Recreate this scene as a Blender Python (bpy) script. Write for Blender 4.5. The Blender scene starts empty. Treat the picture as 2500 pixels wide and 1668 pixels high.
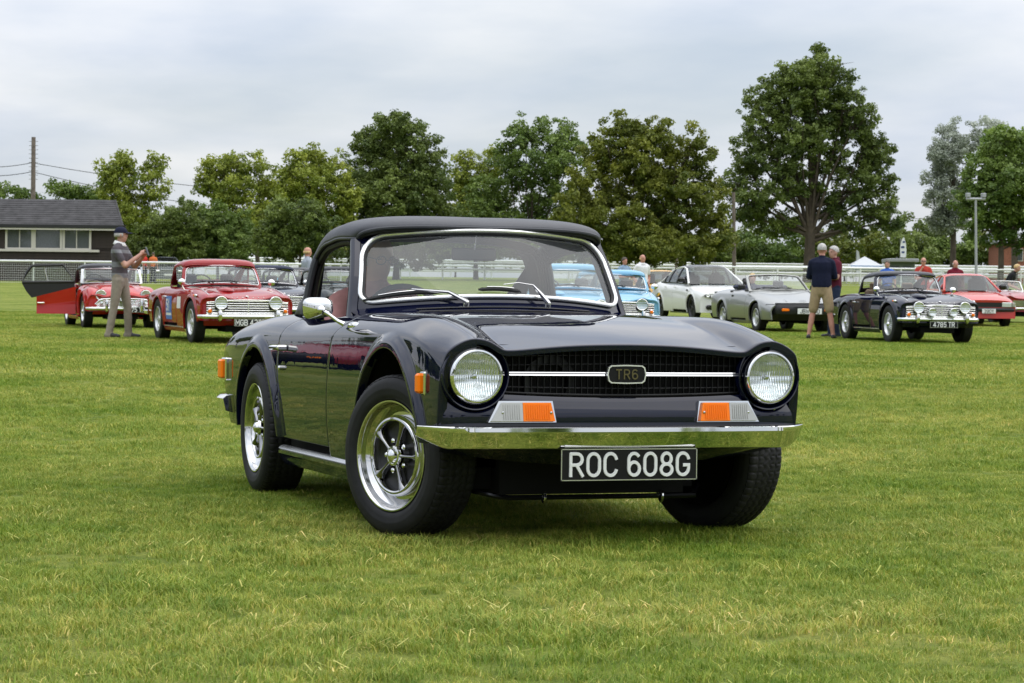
import bpy, bmesh, math, random
import numpy as np
from mathutils import Vector, Matrix, noise as mnoise

R = math.radians
scene = bpy.context.scene
col = scene.collection
random.seed(7)
rng = np.random.default_rng(11)

# ------------------------------------------------------------------ camera
CAM = np.array([8.32427, -3.10804, 0.81069])
YAW, PIT, ROL, FPX = R(160.8866), R(-0.4511), R(0.6553), 5582.8
_fw = np.array([math.cos(PIT)*math.cos(YAW), math.cos(PIT)*math.sin(YAW), math.sin(PIT)])
_rt = np.cross(_fw, [0, 0, 1.0]); _rt /= np.linalg.norm(_rt)
_up = np.cross(_rt, _fw)
RT = math.cos(ROL)*_rt + math.sin(ROL)*_up
UP = -math.sin(ROL)*_rt + math.cos(ROL)*_up
FW = _fw
FH = np.array([math.cos(YAW), math.sin(YAW)])          # level view direction
RH = np.array([math.sin(YAW), -math.cos(YAW)])         # level direction to the right of the view
cam_data = bpy.data.cameras.new('camera')
cam_data.sensor_width = 36.0
cam_data.lens = FPX/2500*36.0
cam_data.clip_start = 0.1
cam_data.clip_end = 5000
cam_data.dof.use_dof = True
cam_data.dof.focus_distance = 8.45
cam_data.dof.aperture_fstop = 20.0
cam = bpy.data.objects.new('camera', cam_data)
col.objects.link(cam)
cam.matrix_world = Matrix(((RT[0], UP[0], -FW[0], CAM[0]), (RT[1], UP[1], -FW[1], CAM[1]),
                           (RT[2], UP[2], -FW[2], CAM[2]), (0, 0, 0, 1)))
scene.camera = cam

# ------------------------------------------------------------------ sky, sun, exposure
SUN_EL, SUN_AZ = R(60), math.atan2(FH[1]*0.1+RH[1]*1.0, FH[0]*0.1+RH[0]*1.0)   # veiled sun high to the right
world = bpy.data.worlds.new('World'); scene.world = world
world.use_nodes = True
wn, wl = world.node_tree.nodes, world.node_tree.links
wn.clear()
w_out = wn.new('ShaderNodeOutputWorld'); w_bg = wn.new('ShaderNodeBackground')
w_sky = wn.new('ShaderNodeTexSky'); w_sky.sky_type = 'NISHITA'; w_sky.sun_disc = False
w_sky.sun_elevation = SUN_EL; w_sky.sun_rotation = R(90) - SUN_AZ
w_sky.air_density = 1.0; w_sky.dust_density = 1.5; w_sky.ozone_density = 1.5
w_tc = wn.new('ShaderNodeTexCoord'); w_map = wn.new('ShaderNodeMapping')
w_sep = wn.new('ShaderNodeSeparateXYZ')
wl.new(w_tc.outputs['Generated'], w_sep.inputs[0])
# clouds lie on a level sheet: divide the direction by its height (softened near the horizon)
w_add = wn.new('ShaderNodeMath'); w_add.operation = 'ADD'; w_add.inputs[1].default_value = 0.16
w_abs = wn.new('ShaderNodeMath'); w_abs.operation = 'ABSOLUTE'
wl.new(w_sep.outputs['Z'], w_abs.inputs[0]); wl.new(w_abs.outputs[0], w_add.inputs[0])
w_dx = wn.new('ShaderNodeMath'); w_dx.operation = 'DIVIDE'
w_dy = wn.new('ShaderNodeMath'); w_dy.operation = 'DIVIDE'
wl.new(w_sep.outputs['X'], w_dx.inputs[0]); wl.new(w_add.outputs[0], w_dx.inputs[1])
wl.new(w_sep.outputs['Y'], w_dy.inputs[0]); wl.new(w_add.outputs[0], w_dy.inputs[1])
w_com = wn.new('ShaderNodeCombineXYZ')
wl.new(w_dx.outputs[0], w_com.inputs['X']); wl.new(w_dy.outputs[0], w_com.inputs['Y'])
w_n1 = wn.new('ShaderNodeTexNoise'); w_n1.inputs['Scale'].default_value = 0.75
w_n1.inputs['Detail'].default_value = 7; w_n1.inputs['Roughness'].default_value = 0.52
w_n1.inputs['Distortion'].default_value = 0.35
wl.new(w_com.outputs[0], w_n1.inputs['Vector'])
w_r1 = wn.new('ShaderNodeValToRGB')
w_r1.color_ramp.elements[0].position = 0.36; w_r1.color_ramp.elements[0].color = (0.60, 0.60, 0.60, 1)
w_r1.color_ramp.elements[1].position = 0.60; w_r1.color_ramp.elements[1].color = (0.97, 0.97, 0.97, 1)
wl.new(w_n1.outputs['Fac'], w_r1.inputs[0])
w_n2 = wn.new('ShaderNodeTexNoise'); w_n2.inputs['Scale'].default_value = 1.6
w_n2.inputs['Detail'].default_value = 5; w_n2.inputs['Roughness'].default_value = 0.5
wl.new(w_com.outputs[0], w_n2.inputs['Vector'])
w_r2 = wn.new('ShaderNodeValToRGB')
w_r2.color_ramp.elements[0].position = 0.30; w_r2.color_ramp.elements[0].color = (5.5, 6.15, 7.25, 1)
w_r2.color_ramp.elements[1].position = 0.70; w_r2.color_ramp.elements[1].color = (8.6, 8.65, 8.75, 1)
wl.new(w_n2.outputs['Fac'], w_r2.inputs[0])
w_mix = wn.new('ShaderNodeMixRGB')
wl.new(w_r1.outputs[0], w_mix.inputs['Fac'])
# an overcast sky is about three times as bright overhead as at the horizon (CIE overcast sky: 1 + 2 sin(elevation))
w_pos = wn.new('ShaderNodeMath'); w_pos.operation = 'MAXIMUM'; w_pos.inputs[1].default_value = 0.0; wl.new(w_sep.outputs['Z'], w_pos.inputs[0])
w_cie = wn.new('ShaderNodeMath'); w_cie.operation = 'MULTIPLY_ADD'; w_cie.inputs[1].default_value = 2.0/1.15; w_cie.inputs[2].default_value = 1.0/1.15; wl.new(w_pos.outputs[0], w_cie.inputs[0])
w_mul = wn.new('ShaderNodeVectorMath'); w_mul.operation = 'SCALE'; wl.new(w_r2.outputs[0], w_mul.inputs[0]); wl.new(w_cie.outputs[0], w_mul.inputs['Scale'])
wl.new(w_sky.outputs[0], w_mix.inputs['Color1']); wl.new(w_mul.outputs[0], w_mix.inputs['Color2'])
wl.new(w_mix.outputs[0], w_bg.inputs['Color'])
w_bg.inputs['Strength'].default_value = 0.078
wl.new(w_bg.outputs[0], w_out.inputs['Surface'])
sun_d = bpy.data.lights.new('sun', 'SUN'); sun_d.energy = 1.2; sun_d.angle = R(100); sun_d.color = (1.0, 0.95, 0.86)
sun = bpy.data.objects.new('sun', sun_d); col.objects.link(sun)
sd = Vector((math.cos(SUN_EL)*math.cos(SUN_AZ), math.cos(SUN_EL)*math.sin(SUN_AZ), math.sin(SUN_EL)))
sun.rotation_euler = sd.to_track_quat('Z', 'Y').to_euler()
vs = scene.view_settings
vs.view_transform = 'Standard'; vs.look = 'None'; vs.exposure = 0.53; vs.gamma = 1.0; vs.use_curve_mapping = False
scene.cycles.max_bounces = 8; scene.cycles.transparent_max_bounces = 24
scene.cycles.diffuse_bounces = 2; scene.cycles.glossy_bounces = 4; scene.cycles.transmission_bounces = 4
scene.cycles.caustics_reflective = False; scene.cycles.caustics_refractive = False
scene.cycles.use_denoising = True

# ------------------------------------------------------------------ ground height, pixel rays
_gd = np.array([-500, 10, 15, 22, 30, 37, 42, 48, 58, 80, 124, 160, 200, 300, 600, 3000.])
_gz = np.array([0, 0, .02, .14, .36, .51, .59, .71, .88, 1.42, 2.74, 3.75, 4.8, 6.8, 10., 12.])
def _smooth_table():
    xs = np.linspace(-100, 700, 3201)
    zs = np.interp(xs, _gd, _gz)
    k = np.hanning(33); k /= k.sum()
    zs = np.convolve(np.pad(zs, 16, mode='edge'), k, 'valid')
    return xs, zs
_gx, _gs = _smooth_table()
def ground_z(x, y):
    d = (np.asarray(x)-CAM[0])*FH[0] + (np.asarray(y)-CAM[1])*FH[1]
    return np.where(d > 690, np.interp(d, _gd, _gz), np.interp(d, _gx, _gs))
def gz(x, y): return float(ground_z(x, y))
def ray(px, py): return FW + RT*(px-1250)/FPX - UP*(py-834)/FPX
def at_depth(px, py, d): return CAM + ray(px, py)*d
def on_ground(px, d):
    """ground point seen in column px, d metres away along the view"""
    p = CAM + (FW + RT*(px-1250)/FPX)*d
    return np.array([p[0], p[1], gz(p[0], p[1])])
def px_m(d): return FPX/d

# ------------------------------------------------------------------ materials
def new_mat(name):
    m = bpy.data.materials.new(name); m.use_nodes = True
    return m, m.node_tree.nodes, m.node_tree.links, m.node_tree.nodes['Principled BSDF']
def pmat(name, color, rough=0.5, metal=0.0, coat=0.0, spec=0.5, var=0.0, vscale=8.0, bump=0.0, bscale=60.0, emis=None, trans=0.0, ior=1.5):
    m, n, l, b = new_mat(name)
    b.inputs['Base Color'].default_value = (*color, 1)
    b.inputs['Roughness'].default_value = rough; b.inputs['Metallic'].default_value = metal
    b.inputs['Coat Weight'].default_value = coat; b.inputs['Coat Roughness'].default_value = 0.02
    b.inputs['Specular IOR Level'].default_value = spec; b.inputs['IOR'].default_value = ior
    b.inputs['Transmission Weight'].default_value = trans
    if var or bump:
        tc = n.new('ShaderNodeTexCoord')
    if var:
        t = n.new('ShaderNodeTexNoise'); t.inputs['Scale'].default_value = vscale; t.inputs['Detail'].default_value = 5
        l.new(tc.outputs['Object'], t.inputs['Vector'])
        h = n.new('ShaderNodeHueSaturation'); h.inputs['Color'].default_value = (*color, 1)
        mr = n.new('ShaderNodeMapRange'); mr.inputs['To Min'].default_value = 1-var; mr.inputs['To Max'].default_value = 1+var
        mr.inputs['From Min'].default_value = 0.3; mr.inputs['From Max'].default_value = 0.7
        l.new(t.outputs['Fac'], mr.inputs[0]); l.new(mr.outputs[0], h.inputs['Value'])
        l.new(h.outputs[0], b.inputs['Base Color'])
    if bump:
        t2 = n.new('ShaderNodeTexNoise'); t2.inputs['Scale'].default_value = bscale; t2.inputs['Detail'].default_value = 4
        l.new(tc.outputs['Object'], t2.inputs['Vector'])
        bp = n.new('ShaderNodeBump'); bp.inputs['Strength'].default_value = bump; bp.inputs['Distance'].default_value = 0.01
        l.new(t2.outputs['Fac'], bp.inputs['Height']); l.new(bp.outputs[0], b.inputs['Normal'])
    if emis:
        b.inputs['Emission Color'].default_value = (*emis[:3], 1); b.inputs['Emission Strength'].default_value = emis[3]
    return m
def glass_mat(name, tint=(0.9, 0.94, 0.93), ior=1.5, rough=0.0, dirt=0.0, boost=1.0):
    m = bpy.data.materials.new(name); m.use_nodes = True
    n, l = m.node_tree.nodes, m.node_tree.links; n.clear()
    o = n.new('ShaderNodeOutputMaterial'); tr = n.new('ShaderNodeBsdfTransparent'); g = n.new('ShaderNodeBsdfGlossy')
    tr.inputs['Color'].default_value = (*tint, 1); g.inputs['Roughness'].default_value = rough
    f = n.new('ShaderNodeLayerWeight'); f.inputs['Blend'].default_value = 0.5
    pw = n.new('ShaderNodeMath'); pw.operation = 'POWER'; pw.inputs[1].default_value = 5.0
    l.new(f.outputs['Facing'], pw.inputs[0])
    f0 = ((ior-1)/(ior+1))**2*1.25*boost
    mu = n.new('ShaderNodeMath'); mu.operation = 'MULTIPLY_ADD'; mu.inputs[1].default_value = 1-f0; mu.inputs[2].default_value = f0; mu.use_clamp = True
    l.new(pw.outputs[0], mu.inputs[0])
    mx = n.new('ShaderNodeMixShader'); l.new(mu.outputs[0], mx.inputs[0]); l.new(tr.outputs[0], mx.inputs[1]); l.new(g.outputs[0], mx.inputs[2])
    if dirt:
        d = n.new('ShaderNodeBsdfDiffuse'); d.inputs['Color'].default_value = (.6, .63, .66, 1)
        m2 = n.new('ShaderNodeMixShader'); m2.inputs[0].default_value = dirt
        l.new(mx.outputs[0], m2.inputs[1]); l.new(d.outputs[0], m2.inputs[2]); l.new(m2.outputs[0], o.inputs['Surface'])
    else:
        l.new(mx.outputs[0], o.inputs['Surface'])
    return m
M = {}
def paint(name, c, coat=1.0, rough=0.25):
    M[name] = pmat(name, c, rough=rough, coat=coat, bump=0.0)
    return M[name]
M['navy_paint'] = pmat('navy_paint', (0.0022, 0.0036, 0.0190), rough=0.012, spec=0.6, bump=0.10, bscale=3.2)
M['chrome'] = pmat('chrome', (0.80, 0.80, 0.79), rough=0.04, metal=1.0)
M['chrome_worn'] = pmat('chrome_worn', (0.72, 0.72, 0.72), rough=0.12, metal=1.0)
M['black_rubber'] = pmat('black_rubber', (0.013, 0.013, 0.014), rough=0.62, var=0.25, vscale=30)
M['tyre_rubber'] = pmat('tyre_rubber', (0.010, 0.010, 0.011), rough=0.6, spec=0.3, var=0.3, vscale=25)
M['black_satin'] = pmat('black_satin', (0.010, 0.010, 0.011), rough=0.42)
M['black_gloss'] = pmat('black_gloss', (0.006, 0.006, 0.007), rough=0.15)
M['under_black'] = pmat('under_black', (0.005, 0.005, 0.005), rough=0.8, spec=0.2)
M['hood_fabric'] = pmat('hood_fabric', (0.036, 0.038, 0.048), rough=0.48, var=0.12, vscale=14, bump=0.12, bscale=450)
M['hood_lining'] = pmat('hood_lining', (0.045, 0.046, 0.05), rough=0.85)
M['interior_dark'] = pmat('interior_dark', (0.020, 0.019, 0.019), rough=0.6)
M['white_plate'] = pmat('white_plate', (0.78, 0.79, 0.78), rough=0.35)
M['silver_trim'] = pmat('silver_trim', (0.68, 0.68, 0.67), rough=0.25, metal=0.9)
M['lamp_amber'] = pmat('lamp_amber', (1.0, 0.215, 0.004), rough=0.25, spec=0.25)
M['lamp_clear'] = pmat('lamp_clear', (0.46, 0.46, 0.43), rough=0.16, metal=0.5)
M['grille_black'] = pmat('grille_black', (0.004, 0.004, 0.005), rough=0.45, spec=0.3)
M['plate_black'] = pmat('plate_black', (0.006, 0.006, 0.006), rough=0.5, spec=0.25)
M['lamp_red'] = pmat('lamp_red', (0.45, 0.02, 0.015), rough=0.15, coat=0.6)
M['bright_trim'] = pmat('bright_trim', (0.93, 0.93, 0.92), rough=0.22, metal=0.75)
M['dim_gold'] = pmat('dim_gold', (0.20, 0.17, 0.085), rough=0.3, metal=0.9)
M['windscreen'] = glass_mat('windscreen', (0.84, 0.89, 0.88), dirt=0.05, boost=1.6)
M['spoke_chrome'] = pmat('spoke_chrome', (0.30, 0.30, 0.31), rough=0.10, metal=1.0)
M['wheel_chrome'] = pmat('wheel_chrome', (0.60, 0.60, 0.60), rough=0.07, metal=1.0)
M['glass'] = glass_mat('glass', (0.80, 0.86, 0.85), dirt=0.03)
M['vinyl'] = glass_mat('vinyl', (0.88, 0.90, 0.89), dirt=0.05, rough=0.02)
M['lens'] = glass_mat('lens', (0.93, 0.95, 0.95), ior=1.45)
M['reflector'] = pmat('reflector', (0.88, 0.89, 0.89), rough=0.28, metal=0.75)
def fluted():
    m, n, l, b = new_mat('fluted_reflector')
    b.inputs['Base Color'].default_value = (.9, .91, .91, 1); b.inputs['Metallic'].default_value = .9; b.inputs['Roughness'].default_value = .12
    tc = n.new('ShaderNodeTexCoord'); mp = n.new('ShaderNodeMapping'); l.new(tc.outputs['Object'], mp.inputs[0])
    w = n.new('ShaderNodeTexWave'); w.bands_direction = 'Y'; w.inputs['Scale'].default_value = 38; w.inputs['Distortion'].default_value = .6; l.new(mp.outputs[0], w.inputs['Vector'])
    w2 = n.new('ShaderNodeTexWave'); w2.bands_direction = 'Z'; w2.inputs['Scale'].default_value = 9; w2.inputs['Distortion'].default_value = 1.0; l.new(mp.outputs[0], w2.inputs['Vector'])
    ad = n.new('ShaderNodeMath'); ad.operation = 'ADD'; l.new(w.outputs['Fac'], ad.inputs[0]); l.new(w2.outputs['Fac'], ad.inputs[1])
    bp = n.new('ShaderNodeBump'); bp.inputs['Strength'].default_value = .55; bp.inputs['Distance'].default_value = .004
    l.new(ad.outputs[0], bp.inputs['Height']); l.new(bp.outputs[0], b.inputs['Normal']); return m
M['fluted'] = fluted()
M['skin'] = pmat('skin', (0.46, 0.25, 0.185), rough=0.55, var=0.12, vscale=14)

# ------------------------------------------------------------------ mesh tools
class MB:
    """collects shapes; build() links them as ONE mesh object"""
    def __init__(s): s.v = []; s.f = []
    def add(s, vs, fs):
        o = len(s.v); s.v.extend([tuple(map(float, p)) for p in vs]); s.f.extend([tuple(i+o for i in f) for f in fs]); return s
    def box(s, c, d, rot=None):
        c = np.array(c, float); h = np.array(d, float)/2
        vs = [np.array([sx*h[0], sy*h[1], sz*h[2]]) for sz in (-1, 1) for sy in (-1, 1) for sx in (-1, 1)]
        if rot is not None: vs = [np.array(rot @ Vector(p)) for p in vs]
        return s.add([p+c for p in vs], [(0, 2, 3, 1), (4, 5, 7, 6), (0, 1, 5, 4), (2, 6, 7, 3), (0, 4, 6, 2), (1, 3, 7, 5)])
    def rbox(s, c, d, b=0.01, rot=None):
        """box with chamfered edges"""
        h = np.array(d, float)/2; b = min(b, *(h*0.9)); vs = []; idx = {}
        for sx in (-1, 1):
            for sy in (-1, 1):
                for sz in (-1, 1):
                    for k in range(3):
                        p = np.array([sx*h[0], sy*h[1], sz*h[2]])
                        for a in range(3):
                            if a != k: p[a] -= np.sign(p[a])*b
                        idx[(sx, sy, sz, k)] = len(vs); vs.append(p)
        fs = []
        for k in range(3):
            a, c2 = [(1, 2), (2, 0), (0, 1)][k]
            for sg in (-1, 1):
                q = []
                for (u, w) in ((-1, -1), (1, -1), (1, 1), (-1, 1)):
                    t = [0, 0, 0]; t[k] = sg; t[a] = u; t[c2] = w; q.append(idx[(*t, k)])
                fs.append(tuple(q if sg > 0 else q[::-1]))
                # edges
        for k in range(3):
            a, c2 = [(1, 2), (2, 0), (0, 1)][k]
            for u in (-1, 1):
                for w in (-1, 1):
                    t0 = [0, 0, 0]; t0[k] = -1; t0[a] = u; t0[c2] = w; t1 = list(t0); t1[k] = 1
                    q = (idx[(*t0, a)], idx[(*t1, a)], idx[(*t1, c2)], idx[(*t0, c2)])
                    fs.append(q if u*w > 0 else q[::-1])
        for sx in (-1, 1):
            for sy in (-1, 1):
                for sz in (-1, 1):
                    q = tuple(idx[(sx, sy, sz, k)] for k in range(3)); fs.append(q if sx*sy*sz > 0 else q[::-1])
        if rot is not None: vs = [np.array(rot @ Vector(p)) for p in vs]
        return s.add([np.array(p)+np.array(c) for p in vs], fs)
    def grid(s, P, closed_u=False, closed_v=False, flip=False):
        """P[i][j] -> 3D"""
        P = np.asarray(P, float); n, m = P.shape[:2]; o = len(s.v)
        s.v.extend(map(tuple, P.reshape(-1, 3)))
        for i in range(n if closed_u else n-1):
            i2 = (i+1) % n
            for j in range(m if closed_v else m-1):
                j2 = (j+1) % m
                q = (o+i*m+j, o+i2*m+j, o+i2*m+j2, o+i*m+j2)
                s.f.append(q[::-1] if flip else q)
        return s
    def tube(s, pts, r, n=8, cap=True, closed=False, flat=None):
        pts = [np.array(p, float) for p in pts]; k = len(pts)
        rr = r if hasattr(r, '__len__') else [r]*k
        T = []
        for i in range(k):
            a = pts[(i-1) % k] if (closed or i > 0) else pts[i]; b = pts[(i+1) % k] if (closed or i < k-1) else pts[i]
            t = b-a; T.append(t/(np.linalg.norm(t)+1e-12))
        ref = np.array([0, 0, 1.0]) if abs(T[0][2]) < 0.9 else np.array([1.0, 0, 0])
        N = np.cross(T[0], ref); N /= np.linalg.norm(N); rows = []
        for i in range(k):
            if i > 0:
                N = N - T[i]*np.dot(N, T[i]); N /= (np.linalg.norm(N)+1e-12)
            B = np.cross(T[i], N)
            rows.append([pts[i] + rr[i]*(math.cos(a)*N + math.sin(a)*B*(flat or 1)) for a in np.arange(n)*2*math.pi/n])
        o = len(s.v); s.grid(rows, closed_u=closed, closed_v=True)
        if cap and not closed:
            s.f.append(tuple(o+j for j in range(n))); s.f.append(tuple(o+(k-1)*n+j for j in reversed(range(n))))
        return s
    def lathe(s, prof, c=(0, 0, 0), axis=(1, 0, 0), n=48, up=None):
        """prof: (a along axis, radius)"""
        ax = np.array(axis, float); ax /= np.linalg.norm(ax)
        u = np.array(up if up is not None else ([0, 0, 1.0] if abs(ax[2]) < .9 else [1.0, 0, 0]), float)
        u -= ax*np.dot(u, ax); u /= np.linalg.norm(u); w = np.cross(ax, u); c = np.array(c, float)
        rows = [[c + ax*a + r*(math.cos(t)*u + math.sin(t)*w) for t in np.arange(n)*2*math.pi/n] for a, r in prof]
        return s.grid(rows, closed_v=True, flip=True)
    def prism(s, poly, d, origin=(0, 0, 0), ux=(0, 1, 0), uy=(0, 0, 1), cap=True):
        """2D polygon extruded by d along ux x uy"""
        ux = np.array(ux, float); uy = np.array(uy, float); nn = np.cross(ux, uy); nn /= np.linalg.norm(nn); o0 = np.array(origin, float)
        k = len(poly); o = len(s.v)
        A = [o0 + ux*p[0] + uy*p[1] for p in poly]
        s.v.extend(map(tuple, A)); s.v.extend(tuple(p + nn*d) for p in A)
        for i in range(k): s.f.append((o+i, o+(i+1) % k, o+k+(i+1) % k, o+k+i))
        if cap: s.f.append(tuple(o+i for i in reversed(range(k)))); s.f.append(tuple(o+k+i for i in range(k)))
        return s
    def ellipsoid(s, c, r, n=16, m=10, rot=None):
        rows = []
        for i in range(m+1):
            a = math.pi*i/m
            row = []
            for j in range(n):
                b = 2*math.pi*j/n
                p = np.array([r[0]*math.sin(a)*math.cos(b), r[1]*math.sin(a)*math.sin(b), r[2]*math.cos(a)])
                if rot is not None: p = np.array(rot @ Vector(p))
                row.append(p+np.array(c))
            rows.append(row)
        return s.grid(rows, closed_v=True, flip=False)
    def xform(s, Mx):
        s.v = [tuple(Mx @ Vector(p)) for p in s.v]; return s
    def mirror_y(s):
        o = MB(); o.v = [(p[0], -p[1], p[2]) for p in s.v]; o.f = [tuple(reversed(f)) for f in s.f]; return o
    def build(s, name, mat, parent=None, smooth=35, loc=None):
        me = bpy.data.meshes.new(name)
        me.from_pydata(s.v, [], s.f); me.validate(verbose=False); me.update()
        return link_mesh(name, me, mat, parent, smooth, loc)
def link_mesh(name, me, mat, parent=None, smooth=35, loc=None):
    if mat is not None and not me.materials:
        for mm in (mat if isinstance(mat, (list, tuple)) else [mat]): me.materials.append(M[mm] if isinstance(mm, str) else mm)
    if smooth:
        me.shade_smooth()
        if smooth < 180: me.set_sharp_from_angle(angle=R(smooth))
    o = bpy.data.objects.new(name, me); col.objects.link(o)
    if parent is not None: o.parent = parent
    if loc is not None: o.location = loc
    return o
def link_copy(src, parent=None, loc=None, name=None):
    o = bpy.data.objects.new(name or src.name.split('.')[0], src.data); col.objects.link(o)
    if parent is not None: o.parent = parent
    o.matrix_basis = src.matrix_basis.copy()
    if loc is not None: o.location = loc
    return o
def tag(o, label=None, cat=None, group=None, kind=None):
    if label: o['label'] = label
    if cat: o['category'] = cat
    if group: o['group'] = group
    if kind: o['kind'] = kind
    return o
def thing(name, label, cat, loc=(0, 0, 0), rotz=0.0, group=None):
    o = bpy.data.objects.new(name, None); col.objects.link(o)
    o.empty_display_size = 0.2
    o.location = loc; o.rotation_euler = (0, 0, rotz)
    return tag(o, label, cat, group)
def copy_tree(o, parent=None):
    c = o.copy(); col.objects.link(c); c.parent = parent
    for ch in list(o.children): copy_tree(ch, c)
    return c
def cspline(xs, ys):
    """natural cubic spline"""
    xs = np.asarray(xs, float); ys = np.asarray(ys, float)
    o = np.argsort(xs); xs, ys = xs[o], ys[o]; n = len(xs); h = np.diff(xs)
    A = np.zeros((n, n)); b = np.zeros(n); A[0, 0] = A[-1, -1] = 1
    for i in range(1, n-1):
        A[i, i-1] = h[i-1]; A[i, i] = 2*(h[i-1]+h[i]); A[i, i+1] = h[i]
        b[i] = 6*((ys[i+1]-ys[i])/h[i]-(ys[i]-ys[i-1])/h[i-1])
    m = np.linalg.solve(A, b)
    def f(x):
        x = np.asarray(x, float); xc = np.clip(x, xs[0], xs[-1]); i = np.clip(np.searchsorted(xs, xc)-1, 0, n-2)
        hh = h[i]; a = (xs[i+1]-xc)/hh; c = (xc-xs[i])/hh
        return a*ys[i]+c*ys[i+1]+((a**3-a)*m[i]+(c**3-c)*m[i+1])*hh*hh/6
    return f
def bspline_basis(K, t):
    """clamped uniform cubic B-spline basis, t in 0..K-3 -> [len(t), K]"""
    t = np.atleast_1d(np.asarray(t, float)); p = 3
    kn = np.concatenate([np.zeros(p), np.arange(K-p+1), np.full(p, K-p)]).astype(float)
    t = np.clip(t, 0, K-p-1e-9)
    N = np.zeros((len(t), K+p))
    for i in range(K+p): N[:, i] = (t >= kn[i]) & (t < kn[i+1])
    for d in range(1, p+1):
        for i in range(K+p-d):
            a = (t-kn[i])/(kn[i+d]-kn[i]) if kn[i+d] > kn[i] else 0
            b = (kn[i+d+1]-t)/(kn[i+d+1]-kn[i+1]) if kn[i+d+1] > kn[i+1] else 0
            N[:, i] = a*N[:, i]+b*N[:, i+1]
    return N[:, :K]
def sstep(a, b, x):
    t = np.clip((np.asarray(x, float)-a)/(b-a), 0, 1); return t*t*(3-2*t)

class Shell:
    """body surface: spline key lines along x, B-spline across the section from centre line (v=0) down to the sill (v=1)"""
    def __init__(s, xs, Y, Z, arches=(), flare=0.0, fwid=0.06, dent=None):
        s.K = len(Y); s.Yf = [cspline(xs, y) for y in Y]; s.Zf = [cspline(xs, z) for z in Z]
        s.arches = arches; s.flare = flare; s.fwid = fwid
    def at(s, x, v):
        x = np.asarray(x, float); v = np.broadcast_to(np.asarray(v, float), x.shape)
        B = bspline_basis(s.K, v.ravel()*(s.K-3))
        y = np.zeros(x.size); z = np.zeros(x.size); xr = x.ravel()
        for k in range(s.K):
            y += B[:, k]*s.Yf[k](xr); z += B[:, k]*s.Zf[k](xr)
        y = y.reshape(x.shape); z = z.reshape(x.shape)
        for (xa, za, Rr) in s.arches:
            r = np.hypot(x-xa, z-za)
            y = y + s.flare*(1-sstep(0.25, 1, (r-Rr)/s.fwid))*(z > -1)*sstep(0.4, .6, y)
        return np.stack([x, y, z], -1)
    def vz(s, x, z):
        """v at which the section at x reaches height z (side part)"""
        lo = np.full(np.shape(x), 0.45); hi = np.ones(np.shape(x))
        for _ in range(26):
            m = (lo+hi)/2; zz = s.at(x, m)[..., 2]; up_ = zz > z
            lo = np.where(up_, m, lo); hi = np.where(up_, hi, m)
        return (lo+hi)/2
    def panel(s, x0, x1, v0, v1, nx, nv, cut=True, side=1, fold=0.006, depth=0.02, trim=None):
        """x0,x1: numbers or functions of v. Returns a bmesh for one side."""
        vv = np.linspace(v0, v1, nv)
        a = np.array([x0(q) if callable(x0) else x0 for q in vv]); b = np.array([x1(q) if callable(x1) else x1 for q in vv])
        t = np.linspace(0, 1, nx)[:, None]
        X = a[None]*(1-t)+b[None]*t; V = np.broadcast_to(vv[None], X.shape).copy()
        P = s.at(X, V); keep = np.ones((nx-1, nv-1), bool)
        if cut:
            for (xa, za, Rr) in s.arches:
                dx = X-xa; dz = P[..., 2]-za; r = np.hypot(dx, dz); ins = (r < Rr) & (V > 0.45)
                allin = ins[:-1, :-1] & ins[1:, :-1] & ins[1:, 1:] & ins[:-1, 1:]
                keep &= ~allin
                near = np.zeros_like(ins)
                near[1:] |= ~ins[:-1]; near[:-1] |= ~ins[1:]; near[:, 1:] |= ~ins[:, :-1]; near[:, :-1] |= ~ins[:, 1:]
                near[1:, 1:] |= ~ins[:-1, :-1]; near[:-1, :-1] |= ~ins[1:, 1:]; near[1:, :-1] |= ~ins[:-1, 1:]; near[:-1, 1:] |= ~ins[1:, :-1]
                sn = ins & near
                if sn.any():
                    ang = np.arctan2(dz[sn], dx[sn]); xn = xa+Rr*np.cos(ang); zn = za+Rr*np.sin(ang)
                    low = zn < P[..., 2][:, -1].min()
                    vn = s.vz(xn, zn); q = s.at(xn, vn); P[sn] = q
        if trim is not None:
            cc = (P[:-1, :-1]+P[1:, 1:])/2; keep &= ~trim(cc[..., 0], cc[..., 2])
        bm = bmesh.new(); vid = -np.ones((nx, nv), int); vl = []
        used = np.zeros((nx, nv), bool)
        used[:-1, :-1] |= keep; used[1:, :-1] |= keep; used[1:, 1:] |= keep; used[:-1, 1:] |= keep
        for i in range(nx):
            for j in range(nv):
                if used[i, j]:
                    vid[i, j] = len(vl); p = P[i, j]; vl.append(bm.verts.new((p[0], p[1]*side, p[2])))
        for i in range(nx-1):
            for j in range(nv-1):
                if keep[i, j]:
                    q = [vl[vid[i, j]], vl[vid[i+1, j]], vl[vid[i+1, j+1]], vl[vid[i, j+1]]]
                    if side < 0: q.reverse()
                    try: bm.faces.new(q)
                    except ValueError: pass
        bmesh.ops.remove_doubles(bm, verts=bm.verts, dist=0.0004)
        bm.normal_update()
        if fold: fold_edges(bm, fold, depth)
        return bm
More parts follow.
